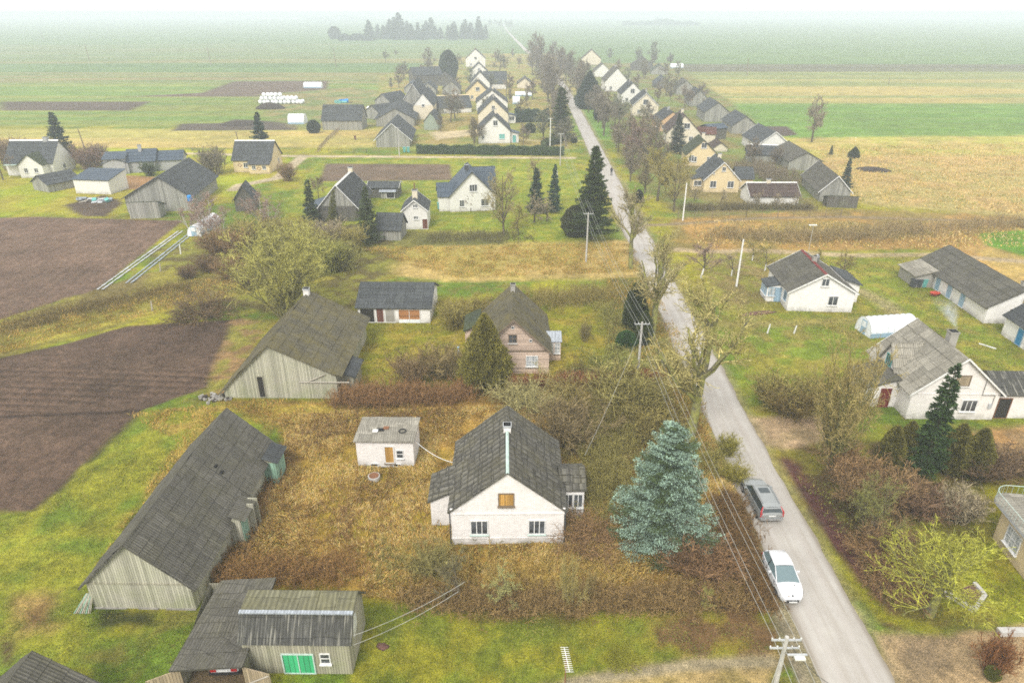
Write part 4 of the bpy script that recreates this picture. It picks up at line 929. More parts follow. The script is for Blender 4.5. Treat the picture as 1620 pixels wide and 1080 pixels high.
t, S = village('plastered_house', 'cream house with glazed porch, second gable of the row beyond the teal-windowed house', (757, 196), (804, 196), (782, 157), 180, (781, 149), 'cream_plaster', wins=[('F', 0, 4.9, 1, 1.1)])
annex(t, 'porch', S['W']/2+1.3, 1, 0, 2.6, 4, 3, 2.5, 3.1, -1.3, 'far_white', 'roof_blue', wins=[('F', 0, 1, 1.8, 1.3)])
t, S = village('plastered_house', 'pale house with two small gable openings, third gable of the row beyond the teal-windowed house', (754, 176), (803, 176), (780, 143), 162, (779, 136), 'far_white', wins=[('F', -1.5, 3.6, .5, .6), ('F', 3, 3.0, .5, .6)])
t, S = village('yellow_house', 'bright yellow gable with tall attic window in the row along the far street', (737, 160), (775, 160), (756, 128), 147, (756, 121), 'yellow_brick', wins=[('F', 0, 4.2, 1.6, 1.5, dict(nx=3))])
S = sfs((697, 180), (746, 178), 170, 151, 9); t = building('plastered_house', 'long low house with dark roof and pale chimney left of the cream house', 'house', S, 'far_white', 'roof_haze', one=True, ridge='yellow_brick', chims=[(0, 7.5, S['hr']-.5, S['hr']+1, dict(s=1, mat='far_white'))])
S = sfs((765, 141), (801, 141), 132, 113, 10); building('barn', 'broad dark roof with pale wall behind the yellow gable', 'barn', S, 'far_white', 'roof_haze', one=True)
village('plastered_house', 'small white gable peeping out just behind the bright yellow gable', (745, 146), (775, 146), (759, 114), 131, (759, 109), 'far_white')
village('plastered_house', 'white gable second from the end of the far street row', (744, 124), (772, 124), (758, 100), 114, (757, 95), 'far_white', wins=[('F', 0, 4, 1.2, 1.5)])
village('plastered_house', 'tall white house closing the left row at the far end of the village', (737, 106), (768, 106), (753, 78), 93, (754, 73), 'far_white', wins=[('F', 0, 5, 1.6, 1.6)])
# right row along the street
t, S = village('yellow_house', 'yellow plastered gabled house with corner porch behind the low white outhouse', (1112, 303), (1168, 306), (1144, 257), 283, (1130, 244), 'yellow_brick', verge='white_trim', wins=[('F', -1.8, 1.1, 1.2, 1.3), ('F', 1.9, 1.1, 1.2, 1.3), ('F', .1, 4.6, .7, .8), ('F', -1.9, 4, .3, .3, dict(nx=1)), ('F', 2.3, 4, .3, .3, dict(nx=1))])
annex(t, 'corner_porch', -S['W']/2-1, 2, 0, 2.2, 3, 2.4, 2.9, 2.9, 1.1, 'yellow_brick', 'roof_haze', wins=[('F', 0, 1, 1.5, 1)])
annex(t, 'rear_wing', S['W']/2-.1, 4.5, -90, 5, 3.5, 2.7, 2.7, 4.6, 0, 'yellow_brick', 'roof_haze', verge=None) if 0 else annex(t, 'rear_wing', S['W']/2-.1, 4.5, -90, 5, 3.5, 2.7, 2.7, 4.6, 0, 'yellow_brick', 'roof_haze')
S = sfs((1186, 325), (1262, 325), 310, 289, 6.5); building('outhouse', 'long low white outhouse with brown roof and white ridge behind the old fruit trees', 'outbuilding', S, 'far_white', 'roof_brown', one=True, ridge='white_trim', verge='white_trim', wins=[('R', 5.2, 1.3, .8, .6)], chims=[(0, 4.2, S['hr']-.2, S['hr']+.8, dict(s=.7, mat='cream_plaster'))])
t, S = village('yellow_house', 'warm yellow gabled house directly behind the yellow house with the corner porch', (1084, 262), (1134, 264), (1111, 222), 244, (1103, 213), 'yellow_brick', wins=[('F', .2, 4.5, 1.2, 1.2), ('F', -2.6, 1.2, 1.2, 1.4)])
t, S = village('plastered_house', 'cream gabled house with rust-red roof wing behind the second yellow house', (1053, 228), (1106, 230), (1079, 183), 209, (1072, 174), 'cream_plaster', 'roof_brown', wins=[('F', .8, 4.6, 1.6, 1.4)])
annex(t, 'side_wing', S['W']/2-.1, 5, -90, 4, 5, 2.8, 2.8, 4.4, 0, 'cream_plaster', 'roof_red')
village('orange_house', 'orange plastered house with dark roof behind the tall garden spruce', (1041, 208), (1083, 209), (1063, 177), 193, (1051, 169), 'orange_plaster', wins=[('F', -2.5, 1.1, 1.4, .9), ('F', .5, 4, .8, .8)])
village('plastered_house', 'cream gable with white verge at the middle of the right-hand street row', (1000, 184), (1040, 184), (1018, 148), 167, (1012, 139), 'cream_plaster', verge='white_trim', wins=[('F', 0, 4.2, 1.8, 1.7)])
village('plastered_house', 'pinkish white gable just behind the cream gable with white verge', (982, 164), (1017, 164), (1000, 131), 149, (991, 124), 'far_white', wins=[('F', 0, 4.2, 1.6, 1.7)])
village('plastered_house', 'dark roofed house with crooked white gable half hidden by the big dark evergreen', (958, 144), (992, 146), (975, 108), 128, (966, 103), 'far_white')
village('barn', 'hazy wide hipped barn roof before the far grove', (997, 112), (1032, 112), (1013, 91), 104, (1012, 86), 'planks_dark')
village('barn', 'hazy pinkish building at the far end of the right-hand row', (920, 103), (950, 103), (935, 79), 93, (934, 75), 'cream_plaster', 'roof_brown')
t, S = village('wooden_barn', 'nearest barn of the right-hand row, grey planks with lean-to of collapsing sheets', (1296, 320), (1341, 320), (1322, 279), 302, (1288, 252), 'planks_far', 'roof_haze', ov=.5, verge='white_trim')
S0 = S; annex(t, 'lean_to', S['W']/2+.3, -3.0, 90, 3.0, S['W']*.98, 2.3, 1.4, 2.3, -1.5, 'planks_dark', 'roof_green', ov=.3)
for o in t.children:
    if o.name.startswith('lean_to'): o.name = 'lean_to'
B2 = [((1252, 272), (1292, 268), (1274, 241), 257, (1241, 221), 'planks_far', 'second barn from the front of the right-hand row, mossy dark roof'),
      ((1204, 246), (1240, 242), (1227, 209), 230, (1183, 187), 'far_white', 'white gabled barn with long white-edged roof, third in the right-hand barn row'),
      ((1160, 213), (1193, 211), (1178, 184), 200, (1154, 170), 'planks_far', 'dark roofed barn joined behind the white gabled barn'),
      ((1117, 194), (1148, 192), (1134, 162), 178, (1112, 149), 'planks_far', 'barn with pale plank gable beside the white tarpaulin heap'),
      ((1090, 168), (1120, 168), (1106, 143), 158, (1090, 132), 'planks_far', 'barn with dark roof, second from the far end of the barn row'),
      ((1070, 150), (1098, 150), (1084, 127), 140, (1075, 121), 'planks_far', 'hazy last barn at the far end of the barn row')]
for A, B, ap, eL, aR, wl, lb in B2:
    t, S = village('wooden_barn', lb, A, B, ap, eL, aR, wl, verge='white_trim' if wl == 'far_white' else None)
S = sfs((1121, 222), (1148, 220), 203, 196, 5); building('plank_shed', 'low blue-grey roofed shed attached in front of the pale-gabled barn', 'shed', S, 'planks_dark', 'roof_blue', one=True)
S = sfs((1180, 256), (1225, 258), 244, 229, 5) ; building('plank_shed', 'low shed with white ridge in the yard before the white gabled barn', 'shed', S, 'planks_far', 'roof_haze', one=True, ridge='white_trim')

for (A, B, ap, eL, aR, wl, rf, lb) in [
    ((700, 150), (728, 150), (713, 128), 141, (716, 122), 'planks_far', 'roof_haze', 'small grey shed between the tall grey barn and the bright yellow gable'),
    ((690, 136), (716, 136), (702, 118), 128, (704, 113), 'planks_dark', 'roof_haze', 'dark shed under the far side of the round evergreen'),
    ((665, 150), (690, 150), (678, 131), 142, (681, 126), 'planks_far', 'roof_haze', 'hazy barn between two taller plank barns of the left cluster'),
    ((640, 148), (662, 147), (651, 131), 141, (654, 127), 'planks_far', 'roof_blue', 'bluish roof at the left rim of the barn cluster'),
    ((940, 122), (966, 122), (953, 101), 113, (948, 96), 'far_white', 'roof_haze', 'pale gable just before the crooked white gable'),
    ((1036, 140), (1062, 140), (1049, 122), 133, (1043, 117), 'planks_dark', 'roof_haze', 'dark hazy shed between the white-verged gable and the last barns'),
    ((1030, 118), (1056, 118), (1042, 103), 112, (1039, 99), 'planks_far', 'roof_haze', 'low hazy barn beside the hipped barn roof'),
    ((1062, 200), (1088, 200), (1078, 184), 193, (1071, 178), 'planks_dark', 'roof_haze', 'dark garden shed between orange house and barn row'),
    ((1128, 240), (1150, 240), (1141, 226), 234, (1134, 220), 'cream_plaster', 'roof_brown', 'little cream shed right of the second yellow house'),
    ((818, 140), (842, 140), (829, 124), 133, (829, 119), 'cream_plaster', 'roof_haze', 'small pale house near the avenue behind the pale tunnel')]:
    village('shed' if 'shed' in lb else 'barn', lb, A, B, ap, eL, aR, wl, rf)
# ------------------------------------------------------------------ trees: generators (each makes shared meshes once; instances copy the objects)
def tubes(P, R, sides):
    """P (M,k,3), R (M,k) -> verts, quad faces"""
    M, k, _ = P.shape
    T = np.empty_like(P); T[:, 1:-1] = P[:, 2:]-P[:, :-2]; T[:, 0] = P[:, 1]-P[:, 0]; T[:, -1] = P[:, -1]-P[:, -2]
    T /= np.linalg.norm(T, axis=2, keepdims=True)+1e-9
    ref = np.where(np.abs(T[..., 2:3]) < .85, np.array([0, 0, 1.]), np.array([1., 0, 0]))
    A = np.cross(T, ref); A /= np.linalg.norm(A, axis=2, keepdims=True)+1e-9; B = np.cross(T, A)
    an = np.arange(sides)*2*pi/sides
    V = P[:, :, None]+(A[:, :, None]*np.cos(an)[None, None, :, None]+B[:, :, None]*np.sin(an)[None, None, :, None])*R[:, :, None, None]
    base = (np.arange(M)*k*sides)[:, None, None]; i = np.arange(k-1)[None, :, None]*sides; j = np.arange(sides)[None, None, :]; j2 = (j+1) % sides
    F = np.stack([base+i+j, base+i+j2, base+i+sides+j2, base+i+sides+j], -1).reshape(-1, 4)
    return V.reshape(-1, 3), F
def grow(rs, P0, D0, L0, R0, k, up, wob, tip=.25):
    """many branches at once: start points, directions, lengths -> polylines (M,k,3), radii (M,k)"""
    M = len(P0); P = np.empty((M, k, 3)); P[:, 0] = P0; D = D0.copy()
    for i in range(1, k):
        D = D+rs.normal(0, wob, (M, 3)); D[:, 2] += up; D /= np.linalg.norm(D, axis=1, keepdims=True)
        P[:, i] = P[:, i-1]+D*(L0/(k-1))[:, None]
    R = R0[:, None]*np.linspace(1, tip, k)[None, :]
    return P, R
def children(rs, P, R, L, n, t0, t1, ang, ratio, rr):
    """n side shoots on each branch"""
    M, k, _ = P.shape
    tt = rs.uniform(t0, t1, (M, n)); f = tt*(k-1); i = np.minimum(f.astype(int), k-2); q = (f-i)[..., None]
    m = np.arange(M)[:, None]
    S = P[m, i]*(1-q)+P[m, i+1]*q; T = P[m, i+1]-P[m, i]; T /= np.linalg.norm(T, axis=2, keepdims=True)+1e-9
    rv = rs.normal(0, 1, S.shape); rv -= (rv*T).sum(2, keepdims=True)*T; rv /= np.linalg.norm(rv, axis=2, keepdims=True)+1e-9
    a = rs.uniform(ang[0], ang[1], (M, n, 1))
    D = T*np.cos(a)+rv*np.sin(a)
    Ln = (L[:, None]*ratio*(1.15-.6*tt)*rs.uniform(.7, 1.25, (M, n))); Rn = R[m, i]*rr
    return S.reshape(-1, 3), D.reshape(-1, 3), Ln.reshape(-1), Rn.reshape(-1)
def bare_tree(seed, H=10., trunk=.3, tr=.22, limbs=9, la=(.35, .9), lr=.55, n2=7, n3=7, n4=5, up=.10, wob=.16, rmin=.011, droop=0, stems=1, spread=.0, lt0=.35, bark='bark', l3=.45, l4=.5, tw=1.0, lk=.6):
    rs = np.random.RandomState(seed)
    a0 = rs.uniform(0, 2*pi, stems)
    sp = spread if stems > 1 else 0
    P0 = np.stack([np.cos(a0)*.12*(stems > 1), np.sin(a0)*.12*(stems > 1), np.full(stems, -.1)], 1)
    D0 = np.stack([np.cos(a0)*sp*rs.uniform(.4, 1.1, stems), np.sin(a0)*sp*rs.uniform(.4, 1.1, stems), np.ones(stems)], 1); D0 /= np.linalg.norm(D0, axis=1, keepdims=True)
    L0 = np.full(stems, H*.86)*rs.uniform(.8, 1, stems); R0 = np.full(stems, tr)
    P, R = grow(rs, P0, D0, L0, R0, 9, .02, wob*(.35 if stems > 1 else .18), .25)
    V1, F1 = tubes(P, R, 7)
    S, D, L, Rr = children(rs, P, R, L0, limbs, lt0, .97, la, lr, lk); 
    Pa, Ra = grow(rs, S, D, L, np.maximum(Rr, .03), 7, up, wob, .3)
    Va, Fa = tubes(Pa, Ra, 5); F = [F1, Fa+len(V1)]; V = [V1, Va]
    wood = (np.concatenate(V), np.concatenate(F))
    S, D, L2, Rr = children(rs, Pa, Ra, L, n2, .15, 1.0, (.4, 1.1), l3, .55)
    Pb, Rb = grow(rs, S, D, L2, np.maximum(Rr, rmin*1.4)*tw, 5, up*.8-droop, wob*1.1, .45)
    Vb, Fb = tubes(Pb, Rb, 4)
    S, D, L3, Rr = children(rs, Pb, Rb, L2, n3, .1, 1.0, (.4, 1.2), l4, .55)
    Pc, Rc = grow(rs, S, D, L3, np.maximum(Rr, rmin)*tw, 4, up*.6-droop*1.5, wob*1.2, .5)
    Vc, Fc = tubes(Pc, Rc, 3)
    Vs = [Vb, Vc]; Fs = [Fb, Fc+len(Vb)]; o = len(Vb)+len(Vc)
    if n4:
        S, D, L4, Rr = children(rs, Pc, Rc, L3, n4, .1, 1.0, (.4, 1.2), .6, .6)
        Pd, Rd = grow(rs, S, D, L4, np.maximum(Rr, rmin*.8)*tw, 3, up*.5-droop*2, wob*1.2, .5)
        Vd, Fd = tubes(Pd, Rd, 3); Vs.append(Vd); Fs.append(Fd+o)
    tm = np_mesh('trunk', wood[0], wood[1], [bark], smooth=True); cm = np_mesh('crown', np.concatenate(Vs), np.concatenate(Fs), ['twig'])
    return dict(parts=[('trunk', tm), ('crown', cm)], H=H)
def clumps(rs, P, D, L, W, fold=.35):
    """leaf-size folded blades: centre, direction, length, width -> two triangles each"""
    M = len(P); D = D/(np.linalg.norm(D, axis=1, keepdims=True)+1e-9)
    rv = rs.normal(0, 1, (M, 3)); rv -= (rv*D).sum(1, keepdims=True)*D; rv /= np.linalg.norm(rv, axis=1, keepdims=True)+1e-9
    n = np.cross(D, rv)
    a = P; b = P+D*(L*.5)[:, None]+rv*(W*.5)[:, None]; c = P+D*L[:, None]+n*(W*fold)[:, None]; d = P+D*(L*.5)[:, None]-rv*(W*.5)[:, None]
    V = np.stack([a, b, c, d], 1).reshape(-1, 3); i = np.arange(M)[:, None]*4
    return V, np.concatenate([i+np.array([[0, 1, 2]]), i+np.array([[0, 2, 3]])])
m_plain('needle_dark', (.075, .11, .04), .85, var=.4)
def conifer(seed, H=12., R=2.6, tiers=34, per=9, n=26, dro=.35, leaf=(.34, .13), z0=.06, pw=.85, tr=.2, gap=0., asym=0., bark='bark', dark=0., bd=0., lv=.6):
    rs = np.random.RandomState(seed)
    tm = MB(); tm.tube([(0, 0, -.1), (0, 0, H*.5), (0, 0, H*.98)], [tr, tr*.55, .02], bark, 7); tmesh = tm.mesh('trunk')
    PP, DD, LL, WW, BP, BR_, DK = [], [], [], [], [], [], []
    for i in range(tiers):
        q = (i+.5)/tiers; zz = H*(z0+(1-z0)*q)
        rad = R*(1-q)**pw*rs.uniform(.82, 1.12)+.12
        for k in range(per if q < .8 else max(5, per-3)):
            if rs.rand() < gap: continue
            a = rs.uniform(0, 2*pi); ln = rad*rs.uniform(lv, 1.15)*(1+asym*cos(a)); dz = -dro*ln*rs.uniform(.5, 1.1)+(.35*ln if q > .7 else 0)
            tt = np.linspace(0, 1, 6); br = np.stack([np.cos(a)*ln*tt, np.sin(a)*ln*tt, zz+dz*tt+.22*ln*tt**2.5], 1)
            BP.append(br); BR_.append(np.linspace(.035, .008, 6))
            m = int(n*(.35+ln/R)); t_ = rs.uniform(.15, 1, m)**.75
            p = np.stack([np.interp(t_, tt, br[:, c]) for c in range(3)], 1)
            side = rs.uniform(-1, 1, m); perp = np.array([-sin(a), cos(a), 0]); wd = .34*ln*(1-t_*.75)*side
            p = p+perp*wd[:, None]+rs.normal(0, .035*R/2.5, (m, 3)); p[:, 2] -= np.abs(wd)*.35
            dd = np.array([cos(a), sin(a), -.15])+perp*side[:, None]*.9+rs.normal(0, .35, (m, 3))
            DK.append(np.full(m, rs.rand() < bd)); PP.append(p); DD.append(dd); LL.append(leaf[0]*rs.uniform(.6, 1.3, m)); WW.append(leaf[1]*rs.uniform(.7, 1.4, m))
    V, F = clumps(rs, np.concatenate(PP), np.concatenate(DD), np.concatenate(LL), np.concatenate(WW))
    Vb, Fb = tubes(np.array(BP), np.array(BR_), 3)
    dk = ((rs.rand(len(V)//4) < dark) | np.concatenate(DK))*2; cm = np_mesh('crown', np.concatenate([V, Vb]), [F, Fb+len(V)], ['leaf', 'bark', 'needle_dark'], mi=np.concatenate([dk, dk, np.ones(len(Fb))]))
    return dict(parts=[('trunk', tmesh), ('crown', cm)], H=H)
def dense(seed, H=4., R=1.1, prof=None, n=26000, leaf=(.16, .08), upd=.8, lump=.18, lf=3.0, z0=0.0):
    """thuja, clipped bush: a deep rind of small blades around an uneven body"""
    rs = np.random.RandomState(seed); prof = prof or [(0, .75), (.15, 1), (.45, .95), (.75, .6), (.95, .2), (1, .02)]
    t_ = rs.uniform(0, 1, n); a = rs.uniform(0, 2*pi, n)
    r = np.interp(t_, [p[0] for p in prof], [p[1] for p in prof])*R
    keep = rs.rand(n) < (r/R+.12); t_, a, r = t_[keep], a[keep], r[keep]; n = len(t_)
    lm = 1+lump*(np.sin(a*lf+t_*9+seed)*.5+np.sin(a*lf*2.3-t_*17+seed*2)*.35+np.sin(a*lf*4.1+t_*41)*.3)
    rr = r*lm*(1.05-rs.exponential(.13, n)+.10*(rs.rand(n) < .2)*rs.rand(n)); P = np.stack([np.cos(a)*rr, np.sin(a)*rr, (z0+t_*(1-z0))*H], 1)
    D = np.stack([np.cos(a), np.sin(a), np.full(n, upd)], 1)+rs.normal(0, .45, (n, 3))
    V, F = clumps(rs, P, D, leaf[0]*rs.uniform(.6, 1.4, n), leaf[1]*rs.uniform(.6, 1.4, n))
    k = 14; zs = np.linspace(0, 1, 9)
    core = MB(); core.lathe([(max(.03, np.interp(q, [p[0] for p in prof], [p[1] for p in prof])*R*.78), (z0+q*.97*(1-z0))*H) for q in zs], 'leaf', k, wob=.05, rnd=random.Random(seed))
    cv = np.array(core.v); cf = [f for f in core.f if len(f) == 4]
    cm = np_mesh('crown', np.concatenate([V, cv]), [F, np.array(cf)+len(V)], ['leaf'])
    tm = MB(); tm.tube([(0, 0, -.1), (0, 0, H*.4)], [.09, .05], 'bark', 6)
    return dict(parts=[('trunk', tm.mesh('trunk')), ('crown', cm)], H=H)
def shrub(seed, H=2., R=1.5, stems=60, n2=6, n3=5, r=.012, up=.05, lean=.9, wob=.2, l2=.5):
    rs = np.random.RandomState(seed)
    a = rs.uniform(0, 2*pi, stems); q = rs.uniform(0, 1, stems)**.6
    P0 = np.stack([np.cos(a)*R*.35*q, np.sin(a)*R*.35*q, np.full(stems, -.05)], 1); ln = q*lean*R/H
    D0 = np.stack([np.cos(a)*ln, np.sin(a)*ln, np.ones(stems)], 1); D0 /= np.linalg.norm(D0, axis=1, keepdims=True)
    L0 = H*rs.uniform(.6, 1.05, stems)*np.sqrt(1+ln**2)*.95
    P, Rr = grow(rs, P0, D0, L0, np.full(stems, r*2), 6, up, wob*.6, .4); V1, F1 = tubes(P, Rr, 3)
    S, D, L, R2 = children(rs, P, Rr, L0, n2, .2, 1, (.3, 1.0), l2, .7)
    Pb, Rb = grow(rs, S, D, L, np.maximum(R2, r), 4, up, wob, .6); V2, F2 = tubes(Pb, Rb, 3)
    Vs = [V1, V2]; Fs = [F1, F2+len(V1)]
    if n3:
        S, D, L3, R3 = children(rs, Pb, Rb, L, n3, .1, 1, (.3, 1.1), .55, .8)
        Pc, Rc = grow(rs, S, D, L3, np.maximum(R3, r*.8), 3, up, wob, .6); V3, F3 = tubes(Pc, Rc, 3); Vs.append(V3); Fs.append(F3+len(V1)+len(V2))
    return dict(parts=[('twigs', np_mesh('twigs', np.concatenate(Vs), np.concatenate(Fs), ['twig']))], H=H)
_rng = random.Random(77)
def plant(pr, name, label, cat, base, top=None, h=None, col=(.1, .08, .05), tcol=(.12, .1, .07), group=None, wf=1.0, rz=None, tilt=0, lod=True):
    """stand a copy of a prototype on the ground: base pixel, height in metres or the pixel row of its top"""
    g = G(*base) if len(base) == 2 else Vector(base)
    if h is None: h = HZ(g.x, g.y, top)
    s_ = h/pr['H']; z0 = float(gz(g.x, g.y)); rz = _rng.uniform(0, 6.28) if rz is None else rz
    one = len(pr['parts']) == 1
    if one:
        r = bpy.data.objects.new(name, pr['parts'][0][1]); r.color = col+(1,); link(r, None, label, cat, group)
    else:
        r = thing(name, label, cat, (0, 0, 0), 0, group)
        for nm, me in pr['parts']:
            o = bpy.data.objects.new(nm, me); o.color = (tcol if nm == 'trunk' else col)+(1,); link(o, r)
    r.location = (g.x, g.y, z0); r.scale = (s_*wf, s_*wf, s_); r.rotation_euler = (R_(tilt)*sin(rz), R_(tilt)*cos(rz), rz)
    return r
# prototypes
BIG = [bare_tree(11, 12, tr=.32, limbs=13, la=(.45, 1.1), lr=.52, n2=8, n3=7, n4=4, up=.085, wob=.19, lt0=.30, bark='mossy_bark', rmin=.0135),
       bare_tree(12, 12, tr=.32, limbs=13, la=(.35, .95), lr=.5, n2=8, n3=7, n4=4, up=.10, wob=.18, lt0=.35, bark='mossy_bark', rmin=.0135)]
MED = [bare_tree(21, 8, tr=.16, limbs=14, la=(.5, 1.15), lr=.62, n2=8, n3=7, n4=4, up=.04, lt0=.22, rmin=.014), bare_tree(22, 8, tr=.14, limbs=15, la=(.35, .9), lr=.52, n2=8, n3=7, n4=4, up=.08, lt0=.18, rmin=.014),
       bare_tree(23, 8, tr=.14, limbs=13, la=(.6, 1.2), lr=.62, n2=9, n3=7, n4=4, up=.03, lt0=.25, rmin=.014)]
FAN = [bare_tree(31, 8, tr=.10, limbs=10, la=(.25, .7), lr=.55, n2=6, n3=5, n4=3, up=.06, stems=12, spread=.75, lt0=.12, rmin=.012), bare_tree(32, 6, tr=.08, limbs=8, la=(.2, .6), lr=.55, n2=6, n3=5, n4=3, up=.06, stems=9, spread=.85, lt0=.1, rmin=.013)]
FRU = [bare_tree(41, 4.2, tr=.12, limbs=11, la=(.7, 1.3), lr=.7, n2=8, n3=6, n4=3, up=.04, wob=.28, lt0=.3, bark='bark', rmin=.012), bare_tree(42, 4.2, tr=.10, limbs=10, la=(.5, 1.1), lr=.7, n2=8, n3=6, n4=3, up=.06, wob=.3, lt0=.3, bark='whitewash_bark', rmin=.012)]
BIR = [bare_tree(51, 9, tr=.11, limbs=12, la=(.35, .8), lr=.42, n2=7, n3=6, n4=4, up=.06, stems=4, spread=.4, lt0=.2, bark='birch_bark', rmin=.012, droop=.05), bare_tree(52, 11, tr=.17, limbs=24, la=(.6, 1.0), lr=.42, n2=9, n3=8, n4=4, up=.08, lt0=.2, bark='bark', rmin=.014, droop=.03)]
FAR = [bare_tree(55, 10, tr=.22, limbs=16, la=(.4, 1.0), lr=.5, n2=9, n3=7, n4=4, up=.06, lt0=.2, rmin=.022, tw=1.15), bare_tree(56, 10, tr=.2, limbs=15, la=(.3, .8), lr=.45, n2=9, n3=7, n4=4, up=.09, lt0=.12, rmin=.022, tw=1.15), bare_tree(57, 9, tr=.2, limbs=14, la=(.5, 1.2), lr=.6, n2=9, n3=7, n4=4, up=.04, lt0=.2, rmin=.022, tw=1.15)]
SPR = [conifer(61, 12, 3.0, 32, 11, 50, gap=.12, leaf=(.36, .15), lv=.4), conifer(62, 12, 1.9, 36, 9, 30, dro=.5, gap=.2, leaf=(.36, .15)), conifer(63, 14, 3.6, 46, 13, 48, dro=.30, z0=.10, leaf=(.38, .16), gap=.1, lv=.42)]
BLUE = conifer(64, 10, 3.9, 24, 17, 290, dro=.16, leaf=(.14, .06), z0=.03, pw=.62, tr=.2, gap=.05, dark=.22, bd=.3, lv=.55)
THU = [dense(71, 4, .95, n=26000), dense(72, 7, 2.4, [(0, .6), (.1, .9), (.25, 1), (.5, .78), (.75, .45), (.92, .17), (1, .02)], 90000, (.22, .09), .9, .34, 5.0), dense(73, 2.2, 1.35, [(0, .6), (.25, .95), (.5, 1), (.8, .75), (.95, .35), (1, .05)], 26000, (.13, .09), .3, .1)]
SHR = [shrub(81, 2.2, 1.8, 70, r=.016), shrub(82, 2.2, 1.6, 55, up=.1, lean=.7, r=.016), shrub(83, 1.6, 1.8, 80, up=-.06, lean=1.4, wob=.3, r=.015)]
POL = bare_tree(91, 5.2, tr=.20, limbs=30, la=(.5, 1.35), lr=.85, n2=8, n3=5, n4=2, up=.07, wob=.13, lt0=.32, bark='mossy_bark', rmin=.010, l3=.5, l4=.45, lk=.3)
YT = (.34, .36, .06); OL = (.29, .26, .09); BRN = (.25, .17, .095); GRY = (.32, .28, .21); RED = (.27, .175, .095); DKB = (.16, .11, .07); MOS = (.26, .25, .09)
SPG = (.035, .065, .025); SPB = (.03, .06, .045); BLU = (.235, .35, .325)
# --- near the brick house and along the road
plant(BLUE, 'blue_spruce', 'large silvery blue spruce standing between brick house and road', 'spruce', (1046, 853), h=10.0, col=BLU, rz=1.0)
plant(BIG[0], 'roadside_tree', 'tall mossy bare roadside tree with arching limbs over the asphalt, behind the silver estate car', 'tree', (1088, 712), h=16.5, col=(.36, .33, .15), tcol=MOS, rz=2.6, wf=1.12)
plant(BIG[1], 'roadside_tree', 'stout mossy bare tree right of the caption-high power pole, crown over the road', 'tree', (1030, 545), h=16.5, col=(.34, .31, .16), rz=2.2, wf=1.0)
bpy.data.objects['roadside_tree.001']['label'] = 'stout mossy bare roadside tree just uphill of the white-based power pole, crown over the road'
plant(BIG[1], 'roadside_tree', 'slimmer bare roadside tree opposite the leaning fruit tree with the white trunk', 'tree', (998, 425), h=15.5, col=(.33, .30, .2), rz=4.0, wf=.95)
plant(MED[1], 'bare_tree', 'bare grey-green tree at the roadside just below the big dark spruce', 'tree', (1066, 335), h=12, col=OL, wf=1.1)
plant(MED[0], 'bare_tree', 'wide olive bare tree by the street in front of the corner porch house', 'tree', (1040, 318), h=13, col=OL, wf=1.1)
plant(SPR[2], 'spruce', 'tallest dark green spruce at the left edge of the road', 'spruce', (936, 378), h=15.5, col=(.045, .07, .022), wf=.92)
plant(THU[2], 'round_bush', 'big rounded dark evergreen bush beside the foot of the tallest spruce', 'bush', (911, 372), h=5.2, col=(.06, .07, .03), wf=.72)
plant(SPR[0], 'spruce', 'bluish spruce on the left of the pair beside the blue-grey roofed house', 'spruce', (848, 336), h=8.6, col=SPB, wf=.95)
plant(SPR[0], 'spruce', 'pointed blue-green spruce on the right of the pair beside the blue-grey roofed house', 'spruce', (876, 336), h=9.2, col=(.035, .075, .06), wf=.75)
plant(THU[1], 'thuja', 'broad cone thuja covering the left half of the pink house gable', 'thuja', (768, 612), h=8.2, col=(.20, .19, .045), wf=.78)
plant(THU[2], 'round_bush', 'small dense dark green round bush by the lawn right of the pink house', 'bush', (990, 553), h=2.3, col=(.035, .085, .025), wf=.78)
plant(FAN[0], 'multi_stem_tree', 'large yellow-green multi-stemmed tree rising behind the bulky mossy barn', 'tree', (452, 508), h=13, col=(.36, .36, .11), tcol=(.17, .16, .07), wf=1.15)
# --- right side
plant(FAN[0], 'multi_stem_tree', 'upright olive-twigged tree between the road and the smoking-chimney house', 'tree', (1311, 742), h=13.5, col=(.33, .28, .12), tcol=(.16, .16, .06), wf=.5)
plant(SPR[1], 'spruce', 'ragged dark spruce directly in front of the smoking-chimney house', 'spruce', (1459, 750), h=10.5, col=(.03, .06, .018), wf=.95)
for (bx, by, hh, lb) in ((1402, 742, 3.9, 'leftmost olive cone thuja in front of the maroon door'), (1426, 735, 3.9, 'second cone thuja from the left, touching the ragged spruce'), (1503, 745, 4.2, 'fuller cone thuja just right of the ragged spruce'), (1537, 750, 4.1, 'rightmost cone thuja, standing under the three-pane ground window')):
    plant(THU[0], 'thuja', lb, 'thuja', (bx, by), h=hh*1.1, col=(.13, .125, .03), group='cone thujas in front of the white house', wf=.95)
plant(POL, 'pollard_tree', 'bright yellow-green mossy pollard tree with thick trunk beside the stone bed', 'tree', (1470, 972), h=6.0, col=(.34, .36, .06), tcol=(.2, .19, .07), wf=1.5)
plant(FAN[1], 'bare_shrub_tree', 'fan of green-brown shoots growing from a pale sawn trunk by the leaf-covered verge', 'tree', (1382, 848), h=5.2, col=(.21, .22, .08), wf=.8)
tm = MB(); tm.tube([(0, 0, -.1), (0, 0, 1.3)], [.36, .28], 'wood_pale', 10); tm.build('tree_stump', None, 'pale sawn stump under the fan of green-brown shoots', 'stump', loc=G(1378, 848))
